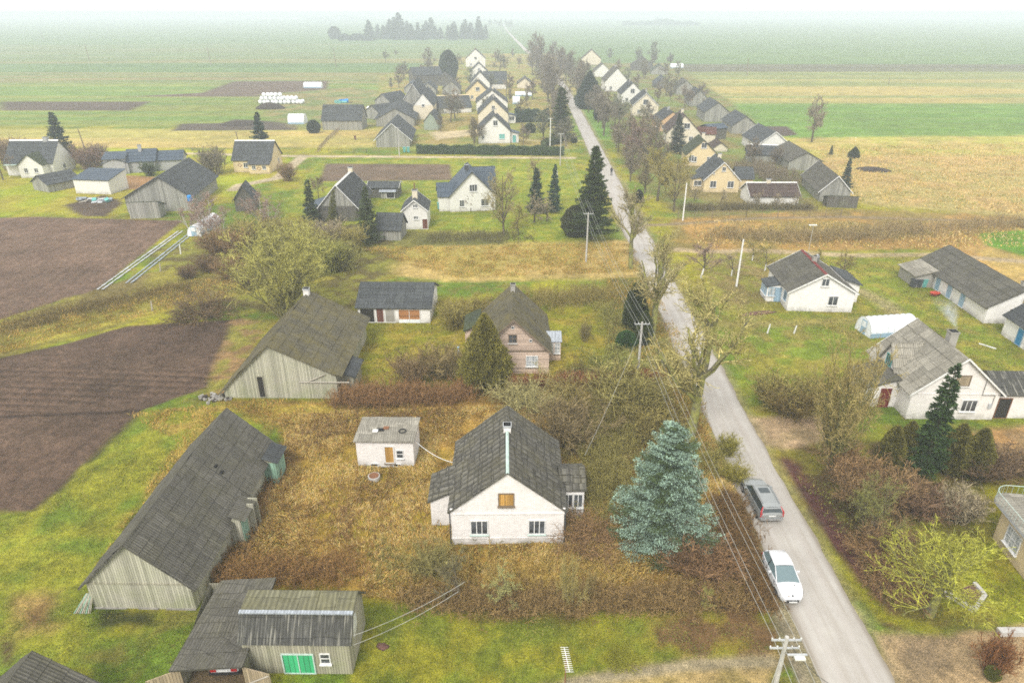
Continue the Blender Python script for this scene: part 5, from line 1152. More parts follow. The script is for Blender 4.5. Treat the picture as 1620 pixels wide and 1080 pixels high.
for i, (bx, by, hh, cc, wf, k, lb) in enumerate([
    (1340, 760, 2.6, RED, 1.2, 0, 'reddish brown thicket left of the dark roadside leaves'), (1362, 800, 2.4, BRN, 1.2, 0, 'brown thicket behind the fan of green shoots'), (1415, 800, 3.0, BRN, 1.2, 1, 'brown bush below the leftmost cone thuja'),
    (1455, 815, 2.4, (.2, .13, .09), 1.2, 0, 'tangled bush under the ragged spruce'), (1510, 822, 2.8, GRY, 1.1, 1, 'greyish bush below the two right thujas'), (1400, 870, 2.2, BRN, 1.1, 0, 'low brown bush between pollard tree and sawn stump'),
    (1560, 755, 2.0, DKB, 1.5, 0, 'dark hedge-like bush along the yard of the smoking-chimney house'), (1600, 750, 2.0, DKB, 1.6, 0, 'dark bush at the right edge below the sandy yard'), (1420, 930, 1.3, RED, 1.2, 2, 'low rusty bush left of the pollard trunk'),
    (1390, 885, 1.4, RED, 1.1, 2, 'rusty undergrowth along the leafy ditch'), (1250, 655, 2.6, (.18, .14, .05), 1.4, 0, 'brown bush behind the small green bin'), (1225, 640, 3.0, OL, 1.4, 1, 'olive bush left of the small green bin'), (1275, 640, 2.6, OL, 1.2, 1, 'tall olive bush left of the upright twiggy tree')]):
    plant(SHR[k], 'bare_bush', lb, 'bush', (bx, by), h=hh, col=cc, wf=wf, group='bare bushes right of the road')
plant(SHR[1], 'sprouting_stump', 'spray of thin red shoots from a mossy stump on the sandy ground, lower right corner', 'bush', (1568, 1062), h=2.4, col=(.23, .11, .05), wf=.8)
plant(THU[2], 'moss_clump', 'round mossy green clump at the foot of the red shoots, lower right corner', 'bush', (1568, 1072), h=.9, col=(.10, .11, .02), wf=.7)
# fruit trees on the right
for i, (bx, by, tp, k, cc, lb) in enumerate([(1109, 440, 376, 1, (.24, .17, .16), 'leaning fruit tree with whitewashed trunk nearest the road'), (1210, 428, 384, 1, OL, 'fruit tree with whitewashed trunk between the pale pole and the white house'), (1190, 412, 378, 1, OL, 'fruit tree with whitewashed trunk just behind the pale pole, near the dirt track'),
    (1157, 436, 396, 1, GRY, 'thin fruit tree immediately left of the pale pole'), (1330, 440, 392, 0, (.2, .16, .08), 'bare brown fruit tree behind the red-ridged roof'), (1288, 425, 388, 0, OL, 'small bare tree at the far corner of the red-ridged house'),
    (1098, 318, 288, 0, GRY, 'gnarled bare tree in front of the corner porch'), (1200, 328, 300, 0, GRY, 'gnarled fruit tree at the left end of the white outhouse'), (1227, 330, 302, 0, GRY, 'gnarled fruit tree at the middle of the white outhouse'), (1258, 328, 300, 0, GRY, 'gnarled fruit tree at the right end of the white outhouse'),
    (1140, 322, 296, 0, GRY, 'rounded bare bush-like tree before the two-windowed yellow gable'), (745, 334, 304, 0, (.24, .15, .11), 'small round bare tree before the wall of the blue-grey roofed house'), (818, 362, 318, 0, OL, 'bare orchard tree left of the pair of blue spruces'),
    (845, 352, 300, 0, GRY, 'bare orchard tree right in front of the left blue spruce'), (820, 372, 338, 0, OL, 'lowest young orchard tree near the rough bank'), (865, 350, 305, 0, GRY, 'pale bare orchard tree before the pointed blue-green spruce')]):
    plant(FRU[k], 'fruit_tree', lb, 'tree', (bx, by), tp, col=cc, wf=1.15, tilt=8 if i == 0 else 3, group='fruit trees')
plant(MED[1], 'bare_tree', 'tall pale bare tree between the blue-grey roofed house and the orchard', 'tree', (797, 372), h=12.5, col=(.30, .27, .15), wf=.95)
plant(MED[2], 'bare_tree', 'very pale slender tree behind the pair of blue spruces', 'tree', (845, 300), h=8, col=(.33, .28, .17), wf=.8)
# left group
plant(SPR[1], 'spruce', 'thin dark spruce leaning left, left of the white-verged barn gable', 'spruce', (495, 362), h=8.8, col=(.05, .075, .03), wf=1.15)
plant(SPR[1], 'spruce', 'sparse yellowish leaning conifer in front of the plank gable', 'spruce', (524, 368), h=7.6, col=(.12, .13, .04), wf=.9, tilt=9)
plant(SPR[0], 'spruce', 'full green spruce just left of the grey plank lean-to', 'spruce', (584, 384), h=9.5, col=(.065, .09, .04), wf=1.0)
plant(SPR[0], 'fir', 'dark fir behind the right corner of the white gabled house, upper left', 'fir', (100, 248), h=11.5, col=SPB, wf=1.25)
plant(SPR[0], 'fir', 'dark fir behind the yellow house with diamond patterns', 'fir', (416, 248), h=11.5, col=SPB, wf=1.15)
for bx, by, tp, lb in ((330, 372, 296, 'pinkish multi-stemmed birch beside the wide grey barn'), (352, 380, 320, 'smaller birch right over the white plastic tunnel'), (300, 365, 322, 'leftmost pale-stemmed birch by the lean-to'), (412, 352, 296, 'whitish birch beside the small dark hip-roofed shed'), (428, 360, 312, 'second whitish birch right of the small dark shed')):
    plant(BIR[0], 'birch', lb, 'birch', (bx, by), tp, col=(.30, .21, .19), wf=1.1, group='birches by the farmyard')
BR2 = [(345, 400, 3.5, BRN, 0), (375, 408, 4.2, BRN, 1), (400, 398, 5.0, OL, 1), (430, 420, 5.2, (.27, .27, .09), 1), (465, 415, 5.5, (.28, .28, .10), 1), (495, 420, 5, (.26, .24, .1), 1), (520, 430, 4.6, (.27, .29, .08), 1), (545, 425, 4, (.25, .25, .09), 1), (555, 400, 4, OL, 1), (370, 440, 3, BRN, 0), (395, 455, 2.6, DKB, 0), (330, 430, 2.2, DKB, 0), (300, 440, 1.8, DKB, 0), (520, 395, 4.5, GRY, 1), (480, 390, 4.5, OL, 1), (440, 385, 4, OL, 1)]
for i, (bx, by, hh, cc, k) in enumerate(BR2):
    plant(SHR[k], 'thicket_bush', 'bare tangled bush in the overgrown thicket around the large yellow-green tree', 'bush', (bx, by), h=hh, col=cc, wf=1.15, group='thicket bushes')
plant(SHR[2], 'bare_bush', 'isolated brown bush on the grassy strip above the lower ploughed field', 'bush', (322, 498), h=1.9, col=(.14, .10, .06), wf=1.7)
for bx, by, hh, cc, wf, lb in [(142, 268, 5, (.22, .15, .13), 1.1, 'purplish bare bush right of the white gabled house'), (160, 262, 5, (.2, .15, .13), 1.0, 'second bare bush toward the grey block house'), (18, 268, 7, (.2, .15, .12), .9, 'bare bush at the far left edge'), (342, 276, 6, (.2, .18, .14), 1.0, 'round bare bush left of the patterned yellow house'), (456, 286, 3.8, BRN, 1.0, 'round brown bush beside the curve of the side track'), (238, 278, 3, (.05, .08, .03), 1.2, 'dark green bush before the grey block house'), (120, 258, 3, BRN, 1, 'low bush behind the white gable')]:
    plant(SHR[1], 'bare_bush', lb, 'bush', (bx, by), h=hh, col=cc, wf=wf)
for bx, by, tp, lb in ((505, 320, 270, 'dense bare tree left of the white-verged barn'), (5, 285, 215, 'bare tree cut by the left edge beside the white gabled house'), (120, 262, 220, 'reddish bare tree beyond the white gabled house'), (640, 260, 190, '')):
    if lb: plant(MED[0], 'bare_tree', lb, 'tree', (bx, by), tp, col=(.2, .15, .11), wf=1.0)
# --- bramble, hedge and orchard brush round the near yard
def hedge(name, label, cat, line, wd, h, n, col, seed=1, r=.011, tw=5, lean=.35, n3=4, col2=None):
    rs = np.random.RandomState(seed); pts = [np.array(G(*p)[:2]) for p in line]
    seg = [np.hypot(*(b-a)) for a, b in zip(pts[:-1], pts[1:])]; tot = sum(seg); u = rs.uniform(0, tot, n); P0 = np.zeros((n, 3))
    cs = np.concatenate([[0], np.cumsum(seg)])
    for c_ in range(2): P0[:, c_] = np.interp(u, cs, [p[c_] for p in pts])
    o = np.array([P0[:, 0].mean(), P0[:, 1].mean(), 0]); P0[:, :2] += rs.normal(0, wd*.33, (n, 2)); 
    D0 = np.stack([rs.normal(0, lean, n), rs.normal(0, lean, n), np.ones(n)], 1); D0 /= np.linalg.norm(D0, axis=1, keepdims=True)
    hv = h*(.75+.5*fbm(P0[:, 0], P0[:, 1], 2.5, 3, seed))*rs.uniform(.6, 1.1, n)
    P, R = grow(rs, P0-o, D0, hv, np.full(n, r*1.7), 5, .03, .14, .5); V1, F1 = tubes(P, R, 3)
    S, D, L, R2 = children(rs, P, R, hv, tw, .15, 1, (.3, 1.0), .45, .8); Pb, Rb = grow(rs, S, D, L, np.maximum(R2, r), 4, .05, .22, .6); V2, F2 = tubes(Pb, Rb, 3)
    Vs, Fs = [V1, V2], [F1, F2+len(V1)]
    if n3: S, D, L3, R3 = children(rs, Pb, Rb, L, n3, .1, 1, (.3, 1.1), .5, .8); Pc, Rc = grow(rs, S, D, L3, np.maximum(R3, r*.8), 3, .03, .2, .6); V3, F3 = tubes(Pc, Rc, 3); Vs.append(V3); Fs.append(F3+len(V1)+len(V2))
    ob = bpy.data.objects.new(name, np_mesh(name, np.concatenate(Vs), np.concatenate(Fs), ['twig'])); ob.location = o; ob.color = tuple(col)+(1,)
    return link(ob, None, label, cat)
hedge('hedge', 'rusty brown bare hedge in front of the cone thuja and pink house', 'hedge', [(730, 620), (880, 612), (1040, 606)], 1.3, 1.35, 1500, (.30, .14, .075), 1)
hedge('hedge', 'brown overgrown hedge between the bulky barn and the cone thuja', 'hedge', [(540, 636), (640, 634), (735, 630)], 2.2, 1.7, 1300, (.27, .16, .08), 2)
hedge('bramble_thicket', 'wide overgrown thicket between the brick house and the blue spruce', 'thicket', [(960, 660), (915, 700), (955, 720), (945, 800), (985, 700), (1000, 680)], 4.2, 1.9, 1200, (.27, .25, .09), 3, lean=.6)
hedge('bramble_thicket', 'green-brown thicket under the wires behind the blue spruce', 'thicket', [(1010, 630), (1030, 670), (1060, 700), (1130, 745)], 3.4, 1.2, 900, (.26, .25, .08), 4, lean=.6)
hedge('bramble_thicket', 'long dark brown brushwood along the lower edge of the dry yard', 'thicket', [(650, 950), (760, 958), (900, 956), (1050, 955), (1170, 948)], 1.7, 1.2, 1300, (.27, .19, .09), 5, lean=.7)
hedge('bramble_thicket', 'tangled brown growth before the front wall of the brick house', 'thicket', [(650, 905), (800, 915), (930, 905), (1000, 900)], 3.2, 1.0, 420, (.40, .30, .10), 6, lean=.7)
hedge('bramble_thicket', 'dark leafy growth along the road edge below the blue spruce', 'thicket', [(1150, 790), (1170, 860), (1195, 930), (1205, 960)], 2.0, 1.0, 1200, (.19, .12, .055), 7, lean=.6)
hedge('bramble_thicket', 'reddish weeds along the inner wall of the long weathered barn', 'thicket', [(350, 910), (385, 850), (420, 780), (450, 710)], 1.6, .7, 500, (.28, .18, .08), 8)
hedge('bramble_thicket', 'rusty weeds behind the roof of the open garage and gambrel shed', 'thicket', [(345, 915), (440, 912), (560, 905)], 2.4, 1.0, 700, (.30, .18, .075), 9)
hedge('shrub_belt', 'rough mixed shrub belt between the pink house lawn and the road wires', 'shrubs', [(965, 490), (975, 530), (995, 580), (1035, 620)], 3.4, 1.2, 650, (.25, .25, .08), 10, lean=.4)
hedge('shrub_belt', 'olive shrubs behind the white garage and pink house', 'shrubs', [(700, 500), (900, 480), (960, 470)], 4, 2.2, 900, (.26, .22, .08), 11, lean=.4)
hedge('shrub_belt', 'brown leafless shrub belt along the ditch on the right, nearest half', 'shrubs', [(1120, 376), (1260, 379), (1400, 376)], 5, 2.1, 620, (.30, .24, .13), 12, r=.016)
hedge('shrub_belt', 'brown leafless shrub belt along the ditch, running out at the right edge', 'shrubs', [(1390, 370), (1500, 364), (1640, 356)], 5, 2.1, 560, (.32, .25, .14), 13, r=.016)
hedge('shrub_belt', 'low green-brown brush along the curved ditch above the lower ploughed field', 'shrubs', [(0, 525), (110, 495), (200, 475), (300, 455)], 4.5, .9, 1300, (.19, .15, .06), 14, lean=.8)
hedge('shrub_belt', 'dark weedy strip under the orchard between bank and lawn', 'shrubs', [(680, 378), (760, 376), (830, 378)], 5, .9, 600, (.14, .13, .06), 15, lean=.8)
hedge('shrub_belt', 'brown shrubs behind the low fence of the white outhouse', 'shrubs', [(1080, 333), (1180, 331), (1290, 332)], 2.0, 1.4, 800, (.16, .14, .08), 16, r=.015)
hedge('shrub_belt', 'rough gardens of bare bushes between street row and barn row', 'shrubs', [(1160, 268), (1210, 275), (1240, 290), (1190, 262)], 9, 2.0, 800, (.2, .17, .13), 17, r=.02)
hedge('weed_patch', 'loose brown weed stems scattered over the middle of the dry yard', 'weeds', [(480, 800), (560, 850), (640, 830), (560, 760)], 6.5, .75, 420, (.26, .16, .07), 21, lean=.8)
hedge('weed_patch', 'darker weeds behind the small white brick shed', 'weeds', [(480, 690), (540, 672), (700, 665)], 4.0, .8, 420, (.22, .14, .07), 22, lean=.8)
hedge('weed_patch', 'greenish stems along the lower part of the dry yard', 'weeds', [(600, 880), (680, 890), (760, 880)], 3.5, .8, 300, (.27, .25, .09), 23, lean=.8)
for i, (bx, by, hh, cc, k, wf, lb) in enumerate([
    (1112, 912, 2.3, (.21, .13, .075), 0, 1.5, 'dense rust-brown bush right below the blue spruce'), (900, 700, 3.4, (.2, .16, .09), 0, 1.3, 'tangled bush close behind the right annex of the brick house'), (1000, 650, 4.4, (.26, .24, .09), 0, 1.3, 'large tangled olive bush behind the blue spruce'), (1030, 690, 3.2, (.24, .21, .08), 0, 1.3, 'olive bush touching the far side of the blue spruce'),
    (930, 650, 2.4, (.25, .21, .08), 2, 1.4, 'arching pale-twigged bush behind the brick house'), (832, 640, 2.4, (.36, .34, .17), 2, 1.0, 'fountain of pale twigs just behind the brick house ridge'), (680, 905, 1.8, (.26, .24, .1), 0, 1.1, 'olive bush at the lower left corner of the brick house'), (935, 860, 1.6, RED, 2, 1.2, 'low rusty bush at the right corner of the brick house'),
    (700, 598, 3.4, (.25, .2, .1), 0, 1.0, 'loose bare bush left of the cone thuja'), (650, 606, 3.0, (.22, .16, .09), 0, 1.0, 'loose brown bush between barn and cone thuja'), (716, 520, 3.2, (.27, .24, .08), 1, 1.1, 'olive bush at the left wing of the pink house'), (925, 540, 2.2, (.25, .22, .1), 1, .6, 'small upright bush on the lawn right of the pink house'),
    (970, 590, 1.9, (.22, .24, .07), 2, 1.5, 'low olive bush before the pale pole'), (920, 595, 1.2, (.15, .12, .05), 2, 1.4, 'low brown bush at the end of the rusty hedge'), (1052, 580, 1.6, (.23, .22, .06), 1, 1.2, 'bush under the stout roadside tree'), (1150, 720, 2.0, (.28, .27, .06), 1, .9, 'yellowish bush at the foot of the tall roadside tree'), (1160, 760, 1.6, (.28, .26, .06), 0, 1.0, 'yellow-green bush right beside the silver estate car')]):
    plant(SHR[k], 'bare_bush', lb, 'bush', (bx, by), h=hh, col=cc, wf=wf)
plant(THU[0], 'thuja', 'slim dark green conifer column under the wires before the stout roadside tree', 'thuja', (1003, 520), h=6.0, col=(.05, .07, .02), wf=.9)
plant(THU[0], 'thuja', 'shorter dark column beside the slim conifer under the wires', 'thuja', (1018, 545), h=4.2, col=(.06, .08, .02), wf=.9)
plant(FRU[0], 'fruit_tree', 'forked dark fruit tree in front of the left ground floor window', 'tree', (728, 950), h=4.4, col=(.16, .15, .09), wf=.95)
plant(FRU[0], 'fruit_tree', 'lichen-covered fruit tree before the lower wall, in the dark brushwood', 'tree', (800, 948), h=3.6, col=(.32, .33, .15), wf=1.1)
plant(FAN[1], 'sapling_clump', 'upright yellow-stemmed saplings in the brushwood before the brick house corner', 'tree', (905, 962), h=4.6, col=(.33, .29, .12), tcol=(.32, .28, .14), wf=.45)
plant(MED[2], 'sapling', 'single thin sapling right of the yellow-stemmed clump', 'tree', (930, 955), h=3.2, col=(.26, .21, .1), wf=.55)
plant(MED[2], 'sapling', 'mossy sapling at the right end of the brushwood', 'tree', (1110, 968), h=2.4, col=(.3, .3, .1), wf=.8)
plant(SHR[2], 'lawn_clump', 'feathery yellow-green clump spreading on the lower lawn', 'plant', (985, 1040), h=.5, col=(.24, .25, .035), wf=1.6)
# --- village and distance
FT = [(887, 222, 138, SPR[1], (.05, .075, .035), 1.6, 'dark columnar conifer at the left of the road beyond the hedge', 'spruce'), (931, 172, 113, THU[1], (.035, .06, .045), .9, 'big dark evergreen on the right of the road', 'evergreen'), (948, 190, 155, THU[1], (.04, .06, .045), .7, 'lower dark evergreen next to the big one, right of the road', 'evergreen'),
      (1070, 242, 180, SPR[0], (.045, .065, .05), 1.15, 'garden spruce standing before the orange house', 'spruce'), (1336, 297, 250, SPR[0], (.06, .09, .075), .9, 'small bluish spruce right of the nearest grey barn', 'spruce'), (710, 126, 80, THU[2], (.05, .075, .06), .52, 'round dark hazy evergreen over the far barns', 'evergreen'),
      (908, 226, 216, THU[2], (.05, .07, .03), .8, 'trimmed round bush beside the street junction', 'bush'), (838, 210, 195, THU[2], (.06, .08, .04), 1.0, 'clipped dome bush in the white house garden', 'bush'), (1051, 292, 272, THU[0], (.03, .05, .03), 1.2, 'dark egg-shaped bush beside the corner porch', 'bush'), (1314, 245, 230, SPR[0], (.06, .09, .06), 1.2, 'little fir in the scrub behind the barns', 'fir'),
      (1350, 250, 232, THU[1], (.06, .08, .04), 1.2, 'round dark bush at the field edge behind the barns', 'bush'), (530, 62, 42, THU[2], (.06, .08, .06), .8, 'rounded hazy tree left of the far spruce grove', 'tree'), (1010, 320, 300, THU[0], (.05, .06, .03), 1.5, 'dark low evergreen by the street verge', 'bush'), (497, 210, 190, THU[2], (.05, .07, .05), .8, 'dark round bush beside the broad blue-grey barn', 'bush')]
for bx, by, tp, pr, cc, wf, lb, ct in FT: plant(pr, ct if ct != 'tree' else 'far_tree', lb, ct, (bx, by), tp, col=cc, wf=wf)
BT = [(1284, 225, 146, 2, (.26, .23, .19), 1.0, 'large solitary bare tree at the field edge right of the barn row'), (1000, 262, 178, 0, (.22, .16, .15), 1.1, 'wide purplish bare tree across the street from the columnar conifer'), (1028, 270, 200, 2, (.2, .16, .13), 1.1, 'spreading bare tree left of the garden spruce'), (975, 235, 185, 0, (.2, .16, .14), 1.0, 'bare tree between street and the white-verged gable'),
      (1020, 305, 232, 1, (.22, .19, .12), 1.1, 'tall olive-grey bare tree near the street bend with the verge'), (1190, 258, 215, 2, (.2, .17, .14), 1.2, 'grey garden tree in front of the white-gabled barn'), (1230, 262, 228, 2, (.2, .17, .14), 1.1, 'low grey garden tree near the second barn'), (750, 230, 178, 1, (.2, .17, .12), .7, 'slim bare tree at the left corner of the teal-windowed house'),
      (697, 208, 176, 0, (.18, .16, .12), .9, 'lone bare garden tree beside the little greenish shed'), (680, 118, 66, 1, (.2, .19, .18), .9, 'tall pale hazy tree left of the round evergreen'), (640, 125, 95, 2, (.17, .17, .15), 1.3, 'low hazy tree group left of the far barns'), (1060, 160, 118, 1, (.2, .18, .14), .7, 'bare tree before the hazy barns on the right'), (1040, 168, 125, 0, (.2, .17, .13), .7, 'bare tree behind the white-verged gable'),
      (1112, 180, 150, 0, (.2, .18, .15), .7, 'small bare tree in front of the paler barn gables'), (790, 120, 75, 2, (.2, .2, .18), 1.0, 'hazy bare tree right of the tall white house'), (1032, 100, 58, 1, (.17, .19, .15), 1.1, 'tallest hazy tree of the right-hand grove'), (1010, 100, 72, 2, (.17, .18, .15), 1.1, 'left hazy tree of the right-hand grove'), (1060, 104, 80, 0, (.15, .17, .15), 1.3, 'right low hazy tree of the right-hand grove'), (965, 96, 72, 1, (.15, .16, .15), 1.1, 'hazy tree above the crooked white gable')]
for bx, by, tp, k, cc, wf, lb in BT: plant((FAR+[BIR[0], BIR[1]])[k], 'bare_tree', lb, 'tree', (bx, by), tp, col=cc, wf=wf)
rr = random.Random(5)
for i in range(36):      # avenue trees along the far street, both sides
    q = i/35; py = 215-118*q**.8; px = 925-(203-py)*.56 if py < 203 else 925
    sd_ = -1 if i % 2 else 1; off = (34 if sd_ < 0 else 24)*(py-18)/180+rr.uniform(-4, 8)
    g = G(px+sd_*off, py); hh = rr.uniform(11, 18)*(1.15 if q > .3 else .85)
    plant(rr.choice([FAR[0], FAR[1], FAR[1], BIR[1]]), 'avenue_tree', 'tall bare tree fading into the haze in the avenue along the far street', 'tree', (g.x, g.y, 0), h=hh, col=(.2, .18, .16), wf=1.05, group='avenue trees of the far street')
for i, (px, py, tp) in enumerate([(842, 118, 52), (855, 122, 42), (870, 125, 60), (848, 105, 40), (885, 128, 62), (900, 130, 78)]):
    plant(FAR[1], 'avenue_tree', 'tallest pale bare tree clump where the far street bends', 'tree', (px, py), tp, col=(.22, .2, .19), wf=.7, group='tall trees at the street bend')
for i in range(24):      # spruce grove on the plain
    px = 588+i*7.9+rr.uniform(-4, 4); py = 62+rr.uniform(-2, 2)
    hh = rr.uniform(17, 31)*(.6 if 690 < px < 716 else 1)*(1.15 if 612 < px < 665 else 1)
    g = G(px, py); plant(SPR[i % 2], 'grove_spruce', 'dark spruce of the row-shaped grove on the foggy plain', 'spruce', (g.x, g.y, 0), h=hh, col=(.05, .085, .075), wf=1.9, group='spruces of the far grove')
for i in range(9):
    px = 540+i*5.5; g = G(px, 64+rr.uniform(-1, 1)); plant(THU[2], 'grove_tree', 'low bushy tree at the left end of the far spruce grove', 'tree', (g.x, g.y, 0), h=rr.uniform(5, 9), col=(.06, .09, .07), wf=1.2, group='bushy trees of the far grove')
for nm, x0, x1, py, n, h0, h1, lb in (('far_wood', 480, 592, 32, 26, 10, 22, 'faint foggy wood on the horizon left of the road'), ('far_wood', 990, 1105, 41, 26, 7, 15, 'faint flat wood on the horizon right of the road')):
    P_, D_, L_, W_ = [], [], [], []; rs = np.random.RandomState(len(lb))
    c0 = G((x0+x1)/2, py)
    for i in range(n):
        g = G(x0+(x1-x0)*i/(n-1)+rs.uniform(-2, 2), py); hh = rs.uniform(h0, h1)*(1.4 if abs(i-n*.5) < 3 else 1); k = 900
        v = rs.normal(0, 1, (k, 3)); v /= np.linalg.norm(v, axis=1, keepdims=True); v *= rs.uniform(.5, 1, (k, 1))
        P_.append(np.array([g.x-c0.x, g.y-c0.y, hh*.5])+v*np.array([hh*.75, hh*.5, hh*.5])); D_.append(rs.normal(0, 1, (k, 3))); L_.append(rs.uniform(1, 2.2, k)); W_.append(rs.uniform(.6, 1.2, k))
    V, F = clumps(rs, np.concatenate(P_), np.concatenate(D_), np.concatenate(L_), np.concatenate(W_))
    o = bpy.data.objects.new(nm, np_mesh(nm, V, F, ['leaf'])); o.color = (.06, .085, .075, 1); o.location = c0; link(o, None, lb, 'wood', None, 'stuff')
for i, (px, py) in enumerate([(783, 40), (792, 44), (800, 42), (775, 42), (808, 46)]):
    g = G(px, py+2); plant(FAR[2], 'far_tree', 'hazy round-headed tree where the road vanishes', 'tree', (g.x, g.y, 0), h=22, col=(.15, .16, .15), wf=1.0, group='trees where the road vanishes')
for i in range(64):     # bare garden trees scattered between the far houses
    left = i % 2; q = rr.random()
    px, py = (rr.uniform(600, 870), rr.uniform(88, 150)) if (left and q < .7) else (rr.uniform(690, 900), rr.uniform(150, 232)) if left else (rr.uniform(955, 1060), rr.uniform(100, 175)) if q < .55 else (rr.uniform(980, 1060), rr.uniform(175, 300))
    if not left and py < 175: px += (py-100)*.8
    elif not left: px = px-20 + (py-175)*.25
    plant(rr.choice(FAR), 'garden_tree', 'bare garden tree among the houses of the far street', 'tree', (px, py), h=rr.uniform(6, 12), col=(.20+rr.uniform(-.03, .05), .19+rr.uniform(-.02, .03), .15), wf=rr.uniform(.9, 1.3), group='garden trees of the far street')
# clipped evergreen hedges
def chedge(label, a, b, h, wd, n, col, seed):
    A_, B_ = np.array(G(*a)), np.array(G(*b)); rs = np.random.RandomState(seed); L_ = np.hypot(*(B_-A_)[:2]); m = (A_+B_)/2
    u = rs.uniform(-.5, .5, n); ex = (B_-A_)/L_; ey = np.array([-ex[1], ex[0], 0]); v = rs.uniform(-.5, .5, n); hh = rs.uniform(0, 1, n)
    s3 = rs.rand(n); v = np.where(s3 < .6, np.where(rs.rand(n) < .5, -.5, .5)*rs.uniform(.8, 1.1, n), v); hh = np.where(s3 >= .6, rs.uniform(.88, 1.08, n), hh)
    hh = hh*(1+.15*np.sin(u*L_*1.3)*np.sin(u*L_*.37))
    P = ex*(u*L_)[:, None]+ey*(v*wd)[:, None]; P[:, 2] = hh*h
    V, F = clumps(rs, P, rs.normal(0, 1, (n, 3))+np.array([0, 0, .5]), rs.uniform(.3, .6, n), rs.uniform(.15, .3, n))
    cb = MB(); M = Matrix(((ex[0], ey[0], 0, 0), (ex[1], ey[1], 0, 0), (0, 0, 1, 0), (0, 0, 0, 1))); cb.box(-L_/2, L_/2, -wd*.42, wd*.42, 0, h*.88, 'leaf', M)
    ob = bpy.data.objects.new('clipped_hedge', np_mesh('clipped_hedge', np.concatenate([V, np.array(cb.v)]), [F, np.array(cb.f)+len(V)], ['leaf'])); ob.location = m; ob.color = tuple(col)+(1,)
    link(ob, None, label, 'hedge')
chedge('long low clipped green hedge along the side road', (660, 243), (892, 246), 2.0, 1.6, 12000, (.05, .085, .035), 1)
chedge('tall dark clipped hedge in front of the white tent', (815, 193), (868, 192), 3.6, 4, 6000, (.035, .065, .045), 2)
chedge('dark hedge before the dome-shaped roofs beside the columnar conifer', (860, 232), (885, 226), 1.5, 2, 2500, (.05, .075, .03), 3)
# ------------------------------------------------------------------ grass: tall dry stalks in the yard, short tufts on the lawns
def in_poly(px_, py_, poly): return sdist(px_, py_, poly) < 0
def tufts(name, label, cat, polys, dens, h, wdt, mats, seed, lean=.45, excl=(), clump=0, cap=400000):
    rs = np.random.RandomState(seed); XX, YY = [], []
    for poly in polys:
        q = np.array(poly); x0, y0 = q.min(0); x1, y1 = q.max(0); n = int(min(cap, (x1-x0)*(y1-y0)*dens))
        a = rs.uniform(x0, x1, n); b = rs.uniform(y0, y1, n)
        k = in_poly(a, b, poly)
        a, b = a[k], b[k]; c_ = fbm(a, b, 1.8, 3, seed); k = rs.rand(len(a)) < sm(c_, .3, .62)*1.0+.08; XX.append(a[k]); YY.append(b[k])
    a = np.concatenate(XX); b = np.concatenate(YY)
    for ex in excl:
        k = ~in_poly(a, b, ex); a, b = a[k], b[k]
    n = len(a); fl = fbm(a, b, 4, 2, seed+3)*12; zz = gz(a, b)
    P = np.stack([a, b, zz-.03], 1); th = fl+rs.normal(0, .8, n); ln = np.abs(rs.normal(lean, .3, n))
    D = np.stack([np.cos(th)*ln, np.sin(th)*ln, np.ones(n)], 1); hh = h*(.45+1.0*fbm(a, b, 3.5, 3, seed+8))*rs.uniform(.6, 1.2, n)
    V, F = clumps(rs, P, D, hh, np.full(n, wdt)*rs.uniform(.6, 1.5, n), .8)
    mi = np.repeat(rs.choice(len(mats), n), 1); mi = np.concatenate([mi, mi])
    ob = bpy.data.objects.new(name, np_mesh(name, V, F, mats, mi=mi)); return link(ob, None, label, cat, None, 'stuff')
def gm_(name, c1, c2):
    t = NT(name); n = t.noise(t.obj(), .9, 4, .6); n2 = t.noise(t.obj(), 7, 2)
    t.fin(t.mix(t.rng(t.math('ADD', t.math('MULTIPLY', n, .65), t.math('MULTIPLY', n2, .35)), .35, .65), c1, c2), .85, None, .15)
gm_('straw_pale', (.62, .45, .18), (.74, .57, .26)); gm_('straw_gold', (.60, .37, .08), (.72, .50, .13)); gm_('straw_brown', (.40, .22, .06), (.52, .31, .09)); gm_('straw_dark', (.15, .08, .035), (.24, .13, .05)); gm_('straw_green', (.26, .27, .05), (.34, .33, .07))
gm_('grass_lime', (.18, .23, .035), (.27, .29, .05)); gm_('grass_green', (.09, .13, .02), (.15, .18, .03)); gm_('grass_yellow', (.34, .29, .06), (.40, .33, .10)); gm_('leaf_brown', (.12, .07, .04), (.2, .12, .06))
def fp(o, m=.2):
    """footprint of a building as a ground polygon, so that nothing grows through its floor"""
    return [fq(o, c) for c in o.children if c.type == 'MESH' and not c.name.startswith(('roof', 'ridge', 'verge', 'window', 'door', 'cornice'))]
def fq(o, c):
    ws = [c]
    if 0: ws = [c for c in o.children if c.type == 'MESH' and not c.name.startswith(('roof', 'ridge', 'verge'))]
    xx = [v.co.x for w_ in ws for v in w_.data.vertices]; yy = [v.co.y for w_ in ws for v in w_.data.vertices]; a = o.rotation_euler.z
    return [(o.location.x+x_*cos(a)-y_*sin(a), o.location.y+x_*sin(a)+y_*cos(a)) for x_, y_ in ((min(xx), min(yy)), (max(xx), min(yy)), (max(xx), max(yy)), (min(xx), max(yy)))]
FPS = [q_ for o in bpy.data.objects if o.parent is None and o.get('category') in ('house', 'barn', 'garage', 'shed', 'outbuilding') and o.location.y < 95 and len(o.children) for q_ in fp(o)]
Y2 = PX((440, 655), (880, 640), (1060, 620), (1130, 700), (1170, 800), (1195, 925), (1180, 950), (800, 954), (650, 948), (575, 940), (570, 920), (345, 915), (330, 895), (450, 700))
